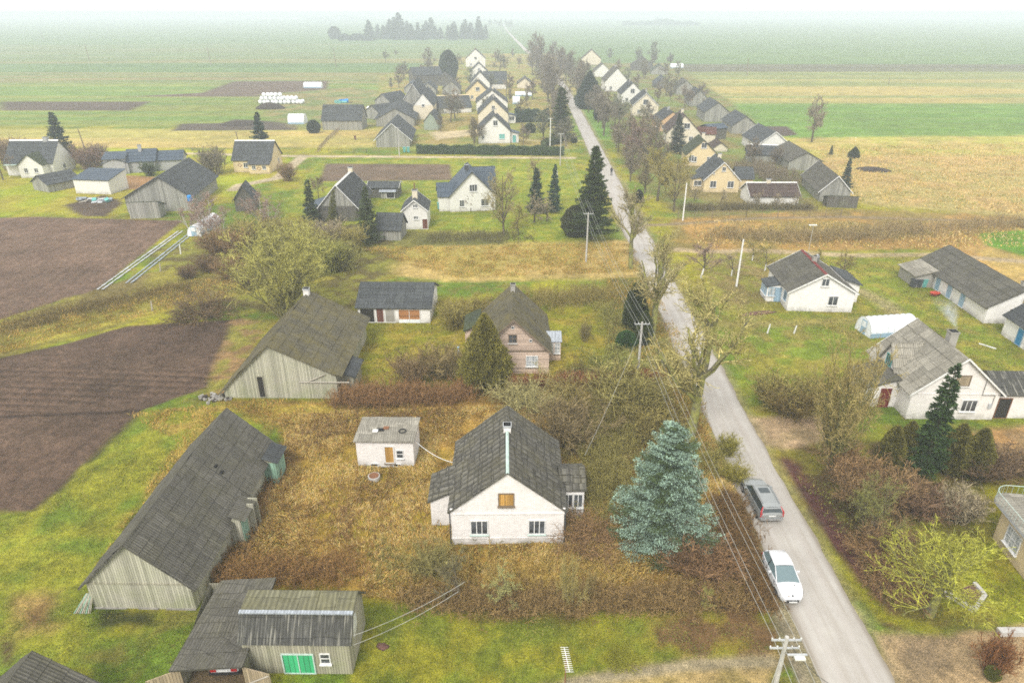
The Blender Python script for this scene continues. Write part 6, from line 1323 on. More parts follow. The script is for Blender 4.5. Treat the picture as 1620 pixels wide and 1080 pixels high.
tufts('dry_grass', 'tall matted golden dry grass filling the yard round the brick house', 'grass', [Y2], 300, .40, .042, ['straw_gold', 'straw_brown', 'straw_gold', 'straw_pale', 'straw_brown', 'straw_green', 'straw_pale', 'straw_gold'], 3, 1.1, FPS)
tufts('dry_grass', 'scattered dry stems on the bank and behind the hedge', 'grass', [PX((340, 632), (700, 636), (700, 660), (440, 690)), PX((200, 655), (345, 640), (340, 680), (240, 800), (150, 900), (280, 700)), PX((560, 392), (1000, 385), (1020, 430), (720, 440)), PX((0, 512), (200, 470), (320, 440), (420, 450), (200, 508), (0, 560)), PX((960, 440), (1030, 440), (1110, 600), (1130, 720), (1060, 640), (960, 600))], 60, .38, .05, ['straw_gold', 'straw_green', 'straw_brown'], 4, .7, FPS)
tufts('lawn_grass', 'short yellow-green grass tufts of the lawns', 'grass', [PX((575, 960), (700, 972), (1180, 985), (1225, 1030), (1090, 1045), (880, 1075), (860, 1300), (560, 1300), (575, 1080)), PX((0, 815), (60, 812), (215, 662), (345, 645), (280, 760), (130, 925), (150, 965), (300, 965), (310, 1000), (270, 1100), (0, 1200))], 120, .11, .05, ['grass_lime', 'grass_green', 'grass_yellow', 'grass_lime'], 5, .6, FPS)
tufts('lawn_grass', 'short green tufts on the right-hand yards', 'grass', [PX((1130, 410), (1500, 400), (1620, 560), (1560, 640), (1380, 560), (1230, 560), (1180, 580)), PX((560, 515), (730, 510), (740, 590), (600, 600)), PX((890, 500), (985, 500), (1000, 590), (890, 595)), PX((1480, 985), (1410, 970), (1250, 740), (1560, 745), (1620, 980))], 45, .15, .06, ['grass_lime', 'grass_green', 'grass_yellow', 'leaf_brown'], 6, .6, FPS)
tufts('leaf_litter', 'fallen brown leaves scattered under the brushwood and over the lawn edge', 'leaves', [PX((700, 940), (1190, 940), (1230, 1040), (1100, 1040), (1000, 1000), (760, 985)), PX((1235, 720), (1330, 735), (1410, 860), (1480, 960), (1400, 970), (1290, 830)), PX((1150, 790), (1185, 800), (1240, 960), (1200, 960))], 70, .07, .09, ['leaf_brown', 'leaves_litter', 'straw_dark'], 7, 2.5)
tufts('field_stubble', 'rough straw tussocks of the dry field on the right', 'grass', [PX((1290, 232), (1620, 228), (1620, 340), (1350, 318), (1310, 262)), PX((1100, 350), (1620, 352), (1620, 392), (1100, 392))], 6, .5, .13, ['straw_pale', 'straw_pale', 'straw_gold', 'straw_green'], 8, .6)
# ------------------------------------------------------------------ poles and wires
def pole(base, h, label, mat='pole_concrete', arms=1, lean=0, foot=False, group='power poles', ins=True):
    g = G(*base) if len(base) == 2 else Vector(base); t = thing('power_pole', label, 'pole', g, 0, group)
    m = MB(); m.tube([(0, 0, -.1), (lean, 0, h)], [.15, .10], mat, 8); m.build('pole_shaft', t)
    if foot: m = MB(); m.box(-.22, .22, -.22, .22, 0, .55, 'white_trim'); m.build('foot', t)
    for k in range(arms):
        m = MB(); zz = h-.25-k*.55; m.box(-.72, .72, -.04, .04, zz, zz+.07, 'grey_trim'); a = m.build('crossarm', t)
        if ins:
            for xx in (-.7, -.35, .35, .7):
                m = MB(); m.lathe([(.02, zz+.07), (.04, zz+.11), (.04, zz+.17), (.02, zz+.2)], 'insulator', 6, c=(xx, 0)); m.build('insulator', a)
    return t
P1 = Vector((14.9+.55, 25.6, 0)); g1 = G(1243, 1016, 7.4)
P1 = Vector((g1.x, g1.y, 0))
t = pole(tuple(P1), 7.8, 'concrete power pole with white insulators at the lower edge beside the road', arms=2)
m = MB(); m.box(-.05, .9, -.55, -.45, 7.15, 7.2, 'grey_trim'); m.box(.25, .75, -.75, -.45, 7.05, 7.15, 'insulator'); m.build('street_light', t)
m = MB(); m.tube([(0, 0, 7.3), (-1.3, -1.2, 0)], .02, 'wire', 4); m.build('stay_wire', t)
P2 = G(1006, 621); t = pole((1006, 621), 7.9, 'pale concrete pole with whitewashed foot by the end of the rusty hedge', foot=True)
P3 = G(927, 415); t = pole((927, 415), 7.9, 'concrete pole beside the big rounded evergreen bush')
P4 = G(886, 262); pole((886, 262), 8, 'concrete pole at the junction of side road and street')
P5 = G(870, 232); 
pole((1165, 453), 6.9, 'slim pale pole in the orchard of the red-ridged house', 'white_trim', arms=0); pole((1080, 349), 7, 'slim pale pole before the corner porch house', 'white_trim', arms=0)
pole((632, 247), 7.5, 'pale pole in front of the plank gable barn by the side road', arms=1)
pole((870, 236), 8.5, 'white branching pole behind the long clipped hedge', 'white_trim', arms=1)
pole((880, 328), 7.2, 'thin grey pole beside the pointed blue-green spruce', arms=0)
pole((993, 157), 9, 'pale pole beside the big dark evergreen', arms=0); pole((801, 160), 9, 'thin pole behind the gable row', 'wire_dark', arms=0)
for bx, by, tp, lb in ((134, 235, 204, 'dark wooden pole beyond the white gabled house'), (381, 240, 208, 'dark wooden pole left of the fir behind the yellow house'), (142, 97, 69, 'thin dark pole on the green plain, left of the field track poles'), (334, 103, 74, 'thin dark pole on the plain, middle of the three left of the bales'), (532, 106, 76, 'thin dark pole on the plain nearest the street'), (69, 64, 45, 'faint pole far out on the left of the plain'), (173, 52, 33, 'faintest pole on the left horizon'), (1182, 120, 92, 'lone pole on the right-hand plain'), (1474, 60, 16, 'faint mast far out on the right-hand plain'), (1406, 134, 122, 'short post in the right-hand field')):
    g = G(bx, by); h = HZ(g.x, g.y, tp); m = MB(); k = 1 if g.y < 400 else 1.6
    m.tube([(0, 0, -.1), (-.5*k, 0, min(h, 16))], [.16*k, .12*k], 'wood', 6); m.build('field_pole', None, lb, 'pole', 'poles across the plain', loc=g)
def wire(a, b, sag, label, r=.014, mat='wire', group=None):
    a, b = Vector(a), Vector(b); m = MB(); o = (a+b)/2
    m.tube([a.lerp(b, q)-o-Vector((0, 0, 4*sag*q*(1-q))) for q in np.linspace(0, 1, 24)], r, mat, 4, False)
    m.build('power_line', None, label, 'wire', group, loc=o)
z1, z2, z3, z4 = 7.8, 7.9, 7.9, 8
offs = (-.7, -.35, .35, .7)
for k, xx in enumerate(offs):
    nm = ('outer left', 'inner left', 'inner right', 'outer right')[k]
    a = P1+Vector((xx, 0, z1)); b = P2+Vector((xx, 0, z2)); c3 = P3+Vector((xx, 0, z3)); c4 = P4+Vector((xx, 0, z4))
    back = a+(a-b)*.6
    wire(a, b, .7, nm+' of the four pale wires from the lower pole to the white-footed pole', .0105, group='power lines above the road verge')
    wire(b, c3, .7, nm+' wire of the second span, ending at the rounded evergreen bush', .0105, group='power lines above the road verge'); wire(c3, c4, .9, nm+' wire of the third span, toward the side road junction', .014, group='power lines above the road verge')
    wire(back, a, .3, nm+' wire leaving the lower pole towards the viewer', .0105, group='power lines above the road verge')
hs_ = Vector(bpy.data.objects['gambrel_shed'].location)
e1 = G(558, 1005, 2.8); wire(e1, G(735, 920, 3.0), .3, 'upper service wire from the gambrel shed over the dry yard', .014); wire(G(558, 1020, 2.3), G(725, 935, 2.5), .3, 'lower service wire from the gambrel shed over the dry yard', .014)
wire(P1+Vector((.3, 0, 7.2)), G(1320, 1085, 5.0), .3, 'dark slack cable from the lower pole across the road', .018, 'wire_dark')
wire(P2+Vector((0, 0, 7.5)), G(925, 720, 3.0), .5, 'thin service wire down from the white-footed pole', .012)
# TV antenna at the lower edge
g = G(893, 1032, 6.0); t = thing('tv_antenna', 'white comb-like television antenna on a mast at the lower edge', 'antenna', (g.x+.1, g.y, 0))
m = MB(); m.tube([(0, 0, 0), (0, 0, 5.9)], .035, 'rust', 6); m.build('mast', t)
m = MB(); m.tube([(-.1, .25, 6.1), (.1, -.9, 5.75)], .02, 'insulator', 4)
for k in range(13): q = k/12; m.tube([(-.1+.2*q-.2, .25-1.15*q, 6.1-.35*q), (-.1+.2*q+.2, .25-1.15*q, 6.1-.35*q)], .012, 'insulator', 3)
m.build('antenna_boom', t)
# ------------------------------------------------------------------ vehicles
def car(name, label, loc, rz, kind, paint, group=None):
    """x across, y forward; body lofted through cross-sections"""
    t = thing(name, label, 'car', loc, rz, group)
    est = kind == 'estate'
    L, W, H = (4.75, 1.86, 1.50) if est else ((4.05, 1.74, 1.47) if kind == 'hatch' else (4.5, 1.72, 1.38))
    # stations: y, half width at waist, sill z, waist z, roof half width, roof z (None: no cabin)
    hb = -L/2; 
    if est: ST = [(0, .80, .36, .80, None, None), (.07, .90, .26, .95, None, None), (.30, .93, .24, 1.0, .62, 1.32), (.62, .93, .24, 1.0, .66, 1.46), (1.6, .93, .24, .98, .68, 1.5), (2.55, .93, .24, .96, .66, 1.48), (2.95, .93, .24, .95, .62, 1.36), (3.45, .92, .24, .95, None, None), (4.2, .88, .24, .84, None, None), (4.6, .80, .28, .70, None, None), (4.75, .66, .38, .58, None, None)]
    elif kind == 'hatch': ST = [(0, .62, .36, .72, None, None), (.07, .75, .26, .92, None, None), (.36, .84, .22, .96, .48, 1.28), (.75, .87, .22, .96, .56, 1.42), (1.35, .87, .22, .94, .60, 1.47), (1.95, .87, .22, .92, .59, 1.44), (3.0, .86, .22, .94, None, None), (3.45, .82, .22, .84, None, None), (3.8, .73, .24, .68, None, None), (3.98, .58, .28, .56, None, None), (4.05, .45, .34, .5, None, None)]
    else: ST = [(0, .74, .34, .72, None, None), (.08, .82, .24, .88, None, None), (.75, .85, .22, .92, None, None), (1.2, .86, .22, .92, .58, 1.28), (1.9, .86, .22, .9, .6, 1.38), (2.6, .86, .22, .9, .58, 1.34), (3.2, .86, .22, .88, None, None), (4.0, .82, .22, .76, None, None), (4.5, .66, .3, .56, None, None)]
    b = MB(); b.smooth = True; rings = []
    for (y_, w_, s_, z_, rw, rz_) in ST:
        crown = .05
        rings.append([(-w_*.92, y_+hb, s_), (-w_, y_+hb, s_+.18), (-w_*1.0, y_+hb, (s_+z_)/2+.03), (-w_*.955, y_+hb, z_), (-w_*.5, y_+hb, z_+crown*.8), (0, y_+hb, z_+crown), (w_*.5, y_+hb, z_+crown*.8), (w_*.955, y_+hb, z_), (w_, y_+hb, (s_+z_)/2+.03), (w_, y_+hb, s_+.18), (w_*.92, y_+hb, s_)])
    for r0, r1 in zip(rings[:-1], rings[1:]):
        for k in range(10): b.poly([r0[k], r0[k+1], r1[k+1], r1[k]][::-1], paint)
        b.poly([r0[0], r1[0], r1[10], r0[10]][::-1], 'trim_black')
    b.poly(rings[0][::-1][::-1], paint); b.poly(rings[-1][::-1], paint); body = b.build('body', t)
    # cabin: glass band with roof panel
    cab = [s_ for s_ in ST if s_[4]]; i0 = ST.index(cab[0])-1; i1 = ST.index(cab[-1])+1
    g = MB(); rf = MB(); rf.smooth = True; lo = [ST[i0]]+cab+[ST[i1]]
    def low(s_): return s_[1]*.93, s_[3]+.0
    glass = 'car_glass_pale' if kind == 'hatch' else 'car_glass'
    for a, c in zip(lo[:-1], lo[1:]):
        wa, za = low(a); wc, zc = low(c)
        ta = (a[4], a[5]) if a[4] else (wa*.9, za+.03); tc = (c[4], c[5]) if c[4] else (wc*.9, zc+.03)
        for sg in (-1, 1):
            q = [(sg*wa, a[0]+hb, za-.02), (sg*wc, c[0]+hb, zc-.02), (sg*tc[0], c[0]+hb, tc[1]), (sg*ta[0], a[0]+hb, ta[1])]; g.poly(q if sg > 0 else q[::-1], glass)
        q = [(-ta[0], a[0]+hb, ta[1]), (ta[0], a[0]+hb, ta[1]), (tc[0], c[0]+hb, tc[1]), (-tc[0], c[0]+hb, tc[1])]
        if a[4] and c[4]:
            n_ = 4
            for k in range(n_):
                f0, f1 = -1+2*k/n_, -1+2*(k+1)/n_
                z_ = lambda f: .035*(1-f*f)
                rf.poly([(f0*(ta[0]+.03), a[0]+hb, ta[1]+.012+z_(f0)), (f1*(ta[0]+.03), a[0]+hb, ta[1]+.012+z_(f1)), (f1*(tc[0]+.03), c[0]+hb, tc[1]+.012+z_(f1)), (f0*(tc[0]+.03), c[0]+hb, tc[1]+.012+z_(f0))], paint)
        else: g.poly(q, glass)
    g.build('windows', t)
    sm_ = MB()
    for q in (.33, .5, .68):
        for sx in (-1, 1): sm_.box(min(sx*(W/2-.05), sx*(W/2+.004)), max(sx*(W/2-.05), sx*(W/2+.004)), L*q-.008+hb, L*q+.008+hb, .35, .9, 'black')
    sm_.box(-W*.36, W*.36, ST[-3][0]-.55+hb if kind == 'hatch' else .9+hb, ST[-3][0]-.54+hb if kind == 'hatch' else .905+hb, .4, .5, 'black'); sm_.build('door_seam', t)
    for sg in (-1, 1):      # pillars
        for s_ in [lo[0], lo[1], cab[len(cab)//2], lo[-2], lo[-1]]:
            pass
        pts = [(sg*(s_[4]+.015), s_[0]+hb, s_[5]+.02) for s_ in cab]; rf.tube(pts, .035, paint, 5)
        rf.tube([(sg*low(lo[0])[0]*.97, lo[0][0]+hb, lo[0][3]), pts[0]], .05, paint, 5); rf.tube([(sg*low(lo[-1])[0]*.97, lo[-1][0]+hb, lo[-1][3]), pts[-1]], .04, paint, 5)
        mid = cab[len(cab)//2]; rf.tube([(sg*(low(mid)[0]), mid[0]+hb, mid[3]), (sg*(mid[4]+.01), mid[0]+hb, mid[5])], .035, 'trim_black', 5)
    rf.build('roof_panel', t)
    for sx in (-1, 1):
        for yy in (.78, L-.85):
            wv = MB(); R0 = .33
            for (r_, x0, x1, mt) in ((R0, W/2-.22, W/2+.005, 'rubber'),):
                wv.tube([(sx*x0, yy+hb, R0), (sx*x1, yy+hb, R0)], r_, mt, 18)
            wo_ = wv.build('wheel', t); rm = MB(); rm.tube([(sx*(W/2), yy+hb, R0), (sx*(W/2+.012), yy+hb, R0)], .21, 'rim', 12); rm.build('rim', wo_)
        m = MB(); yc = lo[-2][0]+hb+.15; m.box(sx*(W/2)-.02*sx-(.0 if sx > 0 else .2), sx*(W/2)-.02*sx+(.2 if sx > 0 else 0), yc-.06, yc+.06, .95, 1.08, paint); m.build('mirror', t)
        m = MB()
        if est:
            m.poly([(sx*.66, hb-.012, .62), (sx*.90, hb+.03, .62), (sx*.90, hb+.05, .98), (sx*.76, hb+.03, .98)][::sx], 'lamp_red')
            m.tube([(sx*.87, hb+.06, .92), (sx*.83, hb+.12, 1.05), (sx*.66, hb+.33, 1.36)], [.06, .07, .05], 'lamp_red', 6)
        else: m.box(min(sx*.42, sx*.76), max(sx*.42, sx*.76), hb-.02, hb+.06, .56, .78, 'lamp_red')
        m.build('tail_light', t)
        m = MB(); fy = ST[-1][0]+hb
        m.poly([(sx*.42, fy-.06, .585), (sx*.66, fy-.25, .66), (sx*.76, fy-.55, .815 if not est else .80), (sx*.60, fy-.42, .80 if not est else .80), (sx*.40, fy-.16, .68)][::sx], 'lamp_clear'); m.build('headlight', t)
    m = MB(); fy = ST[-1][0]+hb
    if kind == 'hatch':
        m.tube([(-.5, fy-.12, .42), (-.3, fy+.01, .37), (0, fy+.03, .35), (.3, fy+.01, .37), (.5, fy-.12, .42)], .07, 'trim_black', 6); m.build('grille', t)
        m = MB(); m.poly([(-.07, fy-.13, .685), (.0, fy-.08, .665), (.07, fy-.13, .685), (.05, fy-.22, .725), (.0, fy-.19, .712), (-.05, fy-.22, .725)], 'dark_trim'); m.build('emblem', t)
        m = MB()
        for k in range(2): m.box(-.36+k*.09, -.30+k*.09, .98-.1*k, 1.22-.1*k, .935-.0, .945, 'black')
        m.build('hood_marking', t, label='two short black stripes on the bonnet')
        m = MB(); m.box(-.26, .26, fy+.085, fy+.1, .33, .43, 'plate'); m.build('number_plate', t)
    else:
        m = MB(); m.box(-.26, .26, hb-.03, hb-.01, .68 if est else .58, .79 if est else .69, 'plate'); m.build('number_plate', t)
        m = MB(); m.box(-.85, .85, hb-.07, hb+.12, .36, .52, 'trim_black' if not est else 'steel'); m.build('bumper', t)
    if est:
        for sx in (-1, 1): m = MB(); m.tube([(sx*.62, .5+hb, 1.53), (sx*.62, 1.6+hb, 1.57), (sx*.6, 2.8+hb, 1.5)], .025, 'steel', 5); m.build('roof_rail', t)
        m = MB(); m.box(-.38, .38, 1.75+hb, 2.35+hb, 1.553, 1.563, 'car_glass'); m.build('sunroof', t)
        m = MB(); m.box(-.62, .62, .12+hb, .3+hb, 1.30, 1.335, paint); m.build('spoiler', t)
    return t
def between(a, b, kind=0):
    A_, B_ = G(*a), G(*b); return (A_+B_)/2, math.atan2((B_-A_).y, (B_-A_).x)-pi/2
roadang = math.atan2((G(1140, 640)-G(1318, 1005)).y, (G(1140, 640)-G(1318, 1005)).x)-pi/2
c1 = G(1211, 824, .3); c1 = Vector((c1.x, c1.y+2.35, .08)); car('estate_car', 'silver estate car with red tail lights parked at the left road edge', c1+Vector((.35, 0, 0)), roadang+R_(3), 'estate', 'paint_silver')
c2 = G(1241, 952, .3); c2 = Vector((c2.x, c2.y+2.05, .08)); car('hatchback', 'white small hatchback facing the viewer on the left road edge', c2+Vector((.5, -.1, 0)), roadang+pi+R_(1), 'hatch', 'paint_white')
g = GARAGE.location; a = GARAGE.rotation_euler.z; c3 = Vector(g)+Vector((GAR_W*.5-.05, 2.75, .03)); c3.x += .1; car('garaged_car', 'white saloon with red tail lights backed under the open garage roof', c3, a, 'saloon', 'paint_white')
# ------------------------------------------------------------------ people
def person(label, loc, rz, top, legs, hat=None, step=.15, scale=1.0):
    J = {'pel': (0, 0, .95), 'sp': (0, .02, 1.2), 'ch': (0, .02, 1.4), 'nk': (0, .03, 1.53), 'hd': (0, .04, 1.62), 'ht': (0, .04, 1.74),
         'hl': (-.1, 0, .9), 'kl': (-.11, step, .5), 'al': (-.11, step*.8, .09), 'tl': (-.11, step*.8+.17, .04), 'hr': (.1, 0, .9), 'kr': (.11, -step*.3, .5), 'ar': (.11, -step*1.3, .1), 'tr': (.11, -step*1.3+.17, .04),
         'sl': (-.19, .02, 1.43), 'el': (-.25, -.04, 1.15), 'wl': (-.25, .08, .92), 'fl': (-.25, .12, .82), 'sr': (.19, .02, 1.43), 'er': (.25, -.02, 1.15), 'wr': (.26, .12, .92), 'fr': (.26, .16, .82)}
    E_ = ['pel-sp', 'sp-ch', 'ch-nk', 'nk-hd', 'hd-ht', 'pel-hl', 'hl-kl', 'kl-al', 'al-tl', 'pel-hr', 'hr-kr', 'kr-ar', 'ar-tr', 'ch-sl', 'sl-el', 'el-wl', 'wl-fl', 'ch-sr', 'sr-er', 'er-wr', 'wr-fr']
    Rd = dict(pel=.15, sp=.14, ch=.16, nk=.06, hd=.1, ht=.085, hl=.1, kl=.065, al=.045, tl=.04, hr=.1, kr=.065, ar=.045, tr=.04, sl=.07, el=.05, wl=.035, fl=.04, sr=.07, er=.05, wr=.035, fr=.04)
    ks = list(J); me = bpy.data.meshes.new('person'); me.from_pydata([J[k] for k in ks], [tuple(ks.index(q) for q in e.split('-')) for e in E_], [])
    o = bpy.data.objects.new('person', me); link(o, None, label, 'person'); o.location = loc; o.rotation_euler = (0, 0, rz); o.scale = (scale,)*3
    md = o.modifiers.new('skin', 'SKIN'); 
    for i, k in enumerate(ks): me.skin_vertices[0].data[i].radius = (Rd[k], Rd[k])
    me.skin_vertices[0].data[0].use_root = True; o.modifiers.new('sub', 'SUBSURF').levels = 1; o.modifiers['sub'].render_levels = 2
    dg = bpy.context.evaluated_depsgraph_get(); ev = o.evaluated_get(dg); m2 = bpy.data.meshes.new_from_object(ev); o.modifiers.clear(); o.data = m2
    m2.materials.clear()
    for q in ('skin', top, legs, 'trim_black'): m2.materials.append(MAT[q])
    for p in m2.polygons:
        z_ = p.center.z; xx = abs(p.center.x)
        p.material_index = 3 if z_ < .09 else 2 if z_ < .92 and xx < .2 else 0 if (z_ > 1.52 or (xx > .2 and z_ < .9)) else 1; p.use_smooth = True
    h_ = MB(); h_.lathe([(.115, 1.62), (.125, 1.68), (.115, 1.76), (.06, 1.82)], hat or 'hair', 10, c=(0, .02)); h_.build('hat' if hat else 'hair', o)
    f_ = MB(); f_.box(-.012, .012, .135, .165, 1.62, 1.665, 'skin'); f_.box(-.05, -.025, .125, .14, 1.66, 1.675, 'black'); f_.box(.025, .05, .125, .14, 1.66, 1.675, 'black'); f_.box(-.03, .03, .125, .138, 1.585, 1.597, 'lamp_red'); f_.build('face', o)
    return o
person('person in dark clothes walking along the street beyond the tallest spruce', G(967, 278, .09)+Vector((0, 0, 0)), R_(175), 'cloth_dark', 'cloth_dark', scale=1.15)
person('person in grey jacket, dark trousers and pale blue cap standing by the pink house wing', G(726, 571), R_(100), 'cloth_grey', 'cloth_dark', 'cloth_blue', .05)
# ------------------------------------------------------------------ yard things
def polytunnel(label, a, b, wd, h, mat='film', name='greenhouse', ribs=9):
    A_, B_ = G(*a), G(*b); dv = B_-A_; L_ = dv.length; t = thing(name, label, 'greenhouse', (A_+B_)/2, math.atan2(dv.y, dv.x))
    m = MB(); n = 12; st = [(-wd/2*cos(pi*k/n), h*sin(pi*k/n)**.75) for k in range(n+1)]
    for i in range(ribs-1):
        x0, x1 = -L_/2+L_*i/(ribs-1), -L_/2+L_*(i+1)/(ribs-1); xm = (x0+x1)/2
        for k in range(n):
            p_, q = st[k], st[k+1]
            for xa, xb, sa, sb in ((x0, xm, 1, .975), (xm, x1, .975, 1)):
                m.poly([(xa, p_[0]*sa, p_[1]*sa), (xa, q[0]*sa, q[1]*sa), (xb, q[0]*sb, q[1]*sb), (xb, p_[0]*sb, p_[1]*sb)], mat)
    for sx in (-1, 1): m.poly([(sx*L_/2, p_[0], p_[1]) for p_ in st][::sx], mat)
    m.smooth = False; m.build('cover', t)
    f = MB()
    for i in range(ribs):
        x0 = -L_/2+L_*i/(ribs-1); f.tube([(x0, p_[0]*1.01, p_[1]*1.01) for p_ in st], .025, 'grey_trim', 4)
    f.tube([(-L_/2, -wd/2-.02, .55), (L_/2, -wd/2-.02, .55)], .03, 'blue_trim', 4); f.box(-L_/2, L_/2, -wd/2-.03, -wd/2-.01, 0, .5, 'blue_trim'); f.build('frame', t)
    d = MB(); d.box(-L_/2-.04, -L_/2-.01, -.45, .45, 0, 1.75, 'blue_trim'); d.box(-L_/2-.05, -L_/2-.03, -.35, .35, .9, 1.6, mat); d.build('door', t)
polytunnel('arched greenhouse with pale cover and blue base between the two white houses', (1364, 527), (1436, 522), 3.0, 2.1)
polytunnel('white plastic garden tunnel half hidden under the pinkish birch', (308, 374), (340, 352), 2.4, 1.8, 'bale_white', 'polytunnel')
polytunnel('white plastic tunnel on the grass beside the dark round bush', (459, 195), (484, 195), 5, 3.2, 'bale_white', 'polytunnel', 5)
polytunnel('white plastic tunnel at the edge of the far brown field', (482, 139), (510, 139), 4, 2.8, 'bale_white', 'polytunnel', 5)
polytunnel('white tunnel behind the hazy barns at the right', (1060, 108), (1080, 108), 4, 3, 'bale_white', 'polytunnel', 5)
polytunnel('low pale tunnel behind the tall dark clipped hedge', (815, 152), (841, 152), 3, 2, 'bale_white', 'polytunnel', 6)
polytunnel('small white tent among the gardens behind the tall hedge', (811, 164), (822, 164), 4, 3, 'bale_white', 'tent', 4)
# wrapped bales: a stack of rows
bm_ = MB(); bm_.smooth = True; bm_.lathe([(.35, 0), (.66, .08), (.68, .6), (.66, 1.15), (.35, 1.25)], 'bale_white', 12); bmesh_ = bm_.mesh('wrapped_bale')
g0 = G(448, 164); rb_ = random.Random(3)
def bale(x_, y_, z_, lb, grp):
    o = bpy.data.objects.new('wrapped_bale', bmesh_); link(o, None, lb, 'bale', grp); o.location = (x_, y_, z_); o.scale = (1.25,)*3
    o.rotation_euler = (pi/2+rb_.uniform(-.05, .05), 0, rb_.uniform(0, .3)); return o
for lv, n in ((0, 11), (1, 9), (2, 6)):
    for rw in range(2 if lv < 2 else 1):
        for i in range(n):
            if lv == 2 and i > 4: continue
            bale(g0.x-9.5+1.75*i+lv*.9, g0.y+rw*1.8, .8+lv*1.45, 'white film-wrapped hay bale in the big stack on the dark field edge', 'bales of the big stack')
g0 = G(569, 180)
for i in range(14): bale(g0.x-7+1.25*i+rb_.uniform(-.3, .3), g0.y+rb_.uniform(-2, 3), .8+(1.4 if i in (6, 9, 11) else 0), 'white wrapped bale in the loose row behind the broad blue-grey barn', 'bales behind the barn')
def heap(name, label, cat, base, R0, h, mat, seed=1, sq=.6, n=16):
    rn = random.Random(seed); m = MB(); m.smooth = True
    m.lathe([(R0*k, h*z_) for k, z_ in ((1, -.05), (.86, .3), (.62, .62), (.35, .88), (.1, 1))], mat, n, sx=1, sy=sq, wob=.22, rnd=rn)
    return m.build(name, None, label, cat, loc=G(*base), rz=rn.uniform(-.4, .4))
heap('manure_heap', 'dark brown heap in front of the big bale stack', 'heap', (427, 172), 5.5, 2.4, 'soil', 2)
heap('soil_heap', 'dark earth heap in the grey patch below the bales', 'heap', (382, 197), 7, 1.3, 'soil', 3)
heap('soil_heap', 'small dark heap with pale stones on the straw field at the right', 'heap', (1382, 270), 4, .9, 'soil', 4)
heap('soil_heap', 'low row of brown earth clods before the blue glazed porch', 'heap', (1200, 496), 2.6, .35, 'leaves_litter', 5, .18)
m = MB(); rn_ = random.Random(6)
for k in range(70):
    q = rn_.uniform(.07, .2); M = Matrix.Translation((rn_.gauss(0, .8), rn_.gauss(0, .35), rn_.uniform(0, .22))) @ Matrix.Rotation(rn_.uniform(0, 3), 4, 'Z') @ Matrix.Rotation(rn_.uniform(0, 1), 4, 'X')
    m.box(-q, q, -q*.7, q*.7, -q*.6, q*.6, ('stone', 'concrete', 'soil', 'stone')[k % 4], M)
m.build('stone_pile', None, 'heap of field stones at the corner of the bulky mossy barn', 'heap', kind='stuff', loc=G(338, 630))
heap('brush_pile', 'small dark brush pile on the lower lawn', 'heap', (605, 1022), .45, .12, 'leaves_litter', 7)
heap('firewood_heap', 'rusty heap of bricks and wood under the eave end of the long barn', 'heap', (437, 742), 1.0, .5, 'rust', 8)
def junk(label, base, spec, name='junk_heap'):
    t = thing(name, label, 'heap', G(*base)); rn = random.Random(9)
    for (nm, k, mt, sz) in spec:
        for i in range(k):
            m = MB(); M = Matrix.Translation((rn.uniform(-3.2, 3.2), rn.uniform(-1.3, 1.3), rn.uniform(.1, .6))) @ Matrix.Rotation(rn.uniform(-.6, .6), 4, 'X') @ Matrix.Rotation(rn.uniform(0, 3), 4, 'Z')
            m.box(-sz[0], sz[0], -sz[1], sz[1], -sz[2], sz[2], mt, M); m.build(nm, t)
junk('heap of tarpaulins, boards and scrap in front of the white block shed', (150, 318), [('board', 9, 'wood_pale', (1.2, .12, .04)), ('tarpaulin', 3, 'cloth_grey', (1.0, .6, .18)), ('crate', 3, 'green_teal', (.4, .4, .3)), ('sheet', 4, 'grey_trim', (.8, .5, .03))])
junk('clutter of pale boards and blue tarpaulin beyond the yellow houses on the right', (1215, 272), [('board', 7, 'cloth_blue', (1.6, .3, .05)), ('sheet', 5, 'grey_trim', (.9, .5, .04)), ('crate', 3, 'wood', (.5, .4, .4))])
junk('farm implements and crates parked behind the broad blue-grey barn', (545, 163), [('crate', 4, 'green_teal', (1.4, .8, .7)), ('tank', 2, 'tarp_blue', (1, .9, 1.0)), ('sheet', 4, 'wood', (1.2, .6, .05))], 'implements')
junk('small wood stack of sawn offcuts leaning at the left corner of the long weathered barn', (134, 965), [('plank', 1, 'wood', (.1, .1, .1))], 'offcuts')
o = bpy.data.objects['offcuts']
for c_ in list(o.children): bpy.data.objects.remove(c_)
for k in range(9):
    m = MB(); m.tube([(-.55+.13*k, -.25, 0), (.25+.05*k, .35, 1.15)], .045, ('planks_mint', 'wood_pale', 'planks')[k % 3], 4); m.build('plank', o)
def bin_(label, base, mat='green_teal', s_=1.0, name='wheelie_bin'):
    t = thing(name, label, 'bin', G(*base), .2); m = MB(); q = .28*s_
    z0, z1 = .06, .95*s_
    b_ = [(-q*.8, -q*.8), (q*.8, -q*.8), (q*.8, q*.8), (-q*.8, q*.8)]; tt_ = [(-q, -q), (q, -q), (q, q), (-q, q)]
    for i in range(4): j = (i+1) % 4; m.poly([(*b_[i], z0), (*b_[j], z0), (*tt_[j], z1), (*tt_[i], z1)], mat)
    m.poly([(*p_, z0) for p_ in b_][::-1], mat); m.build('body', t)
    m = MB(); m.box(-q-.03, q+.03, -q-.04, q+.03, z1, z1+.07, mat); m.tube([(-q, q+.05, z1), (q, q+.05, z1)], .02, mat, 4); m.build('lid', t)
    m = MB(); m.tube([(-q, q*.8, .09), (q, q*.8, .09)], .09, 'rubber', 8); m.build('wheels', t)
bin_('bright green roadside bin in front of the olive bush', (1241, 650), 'bright_green', .9)
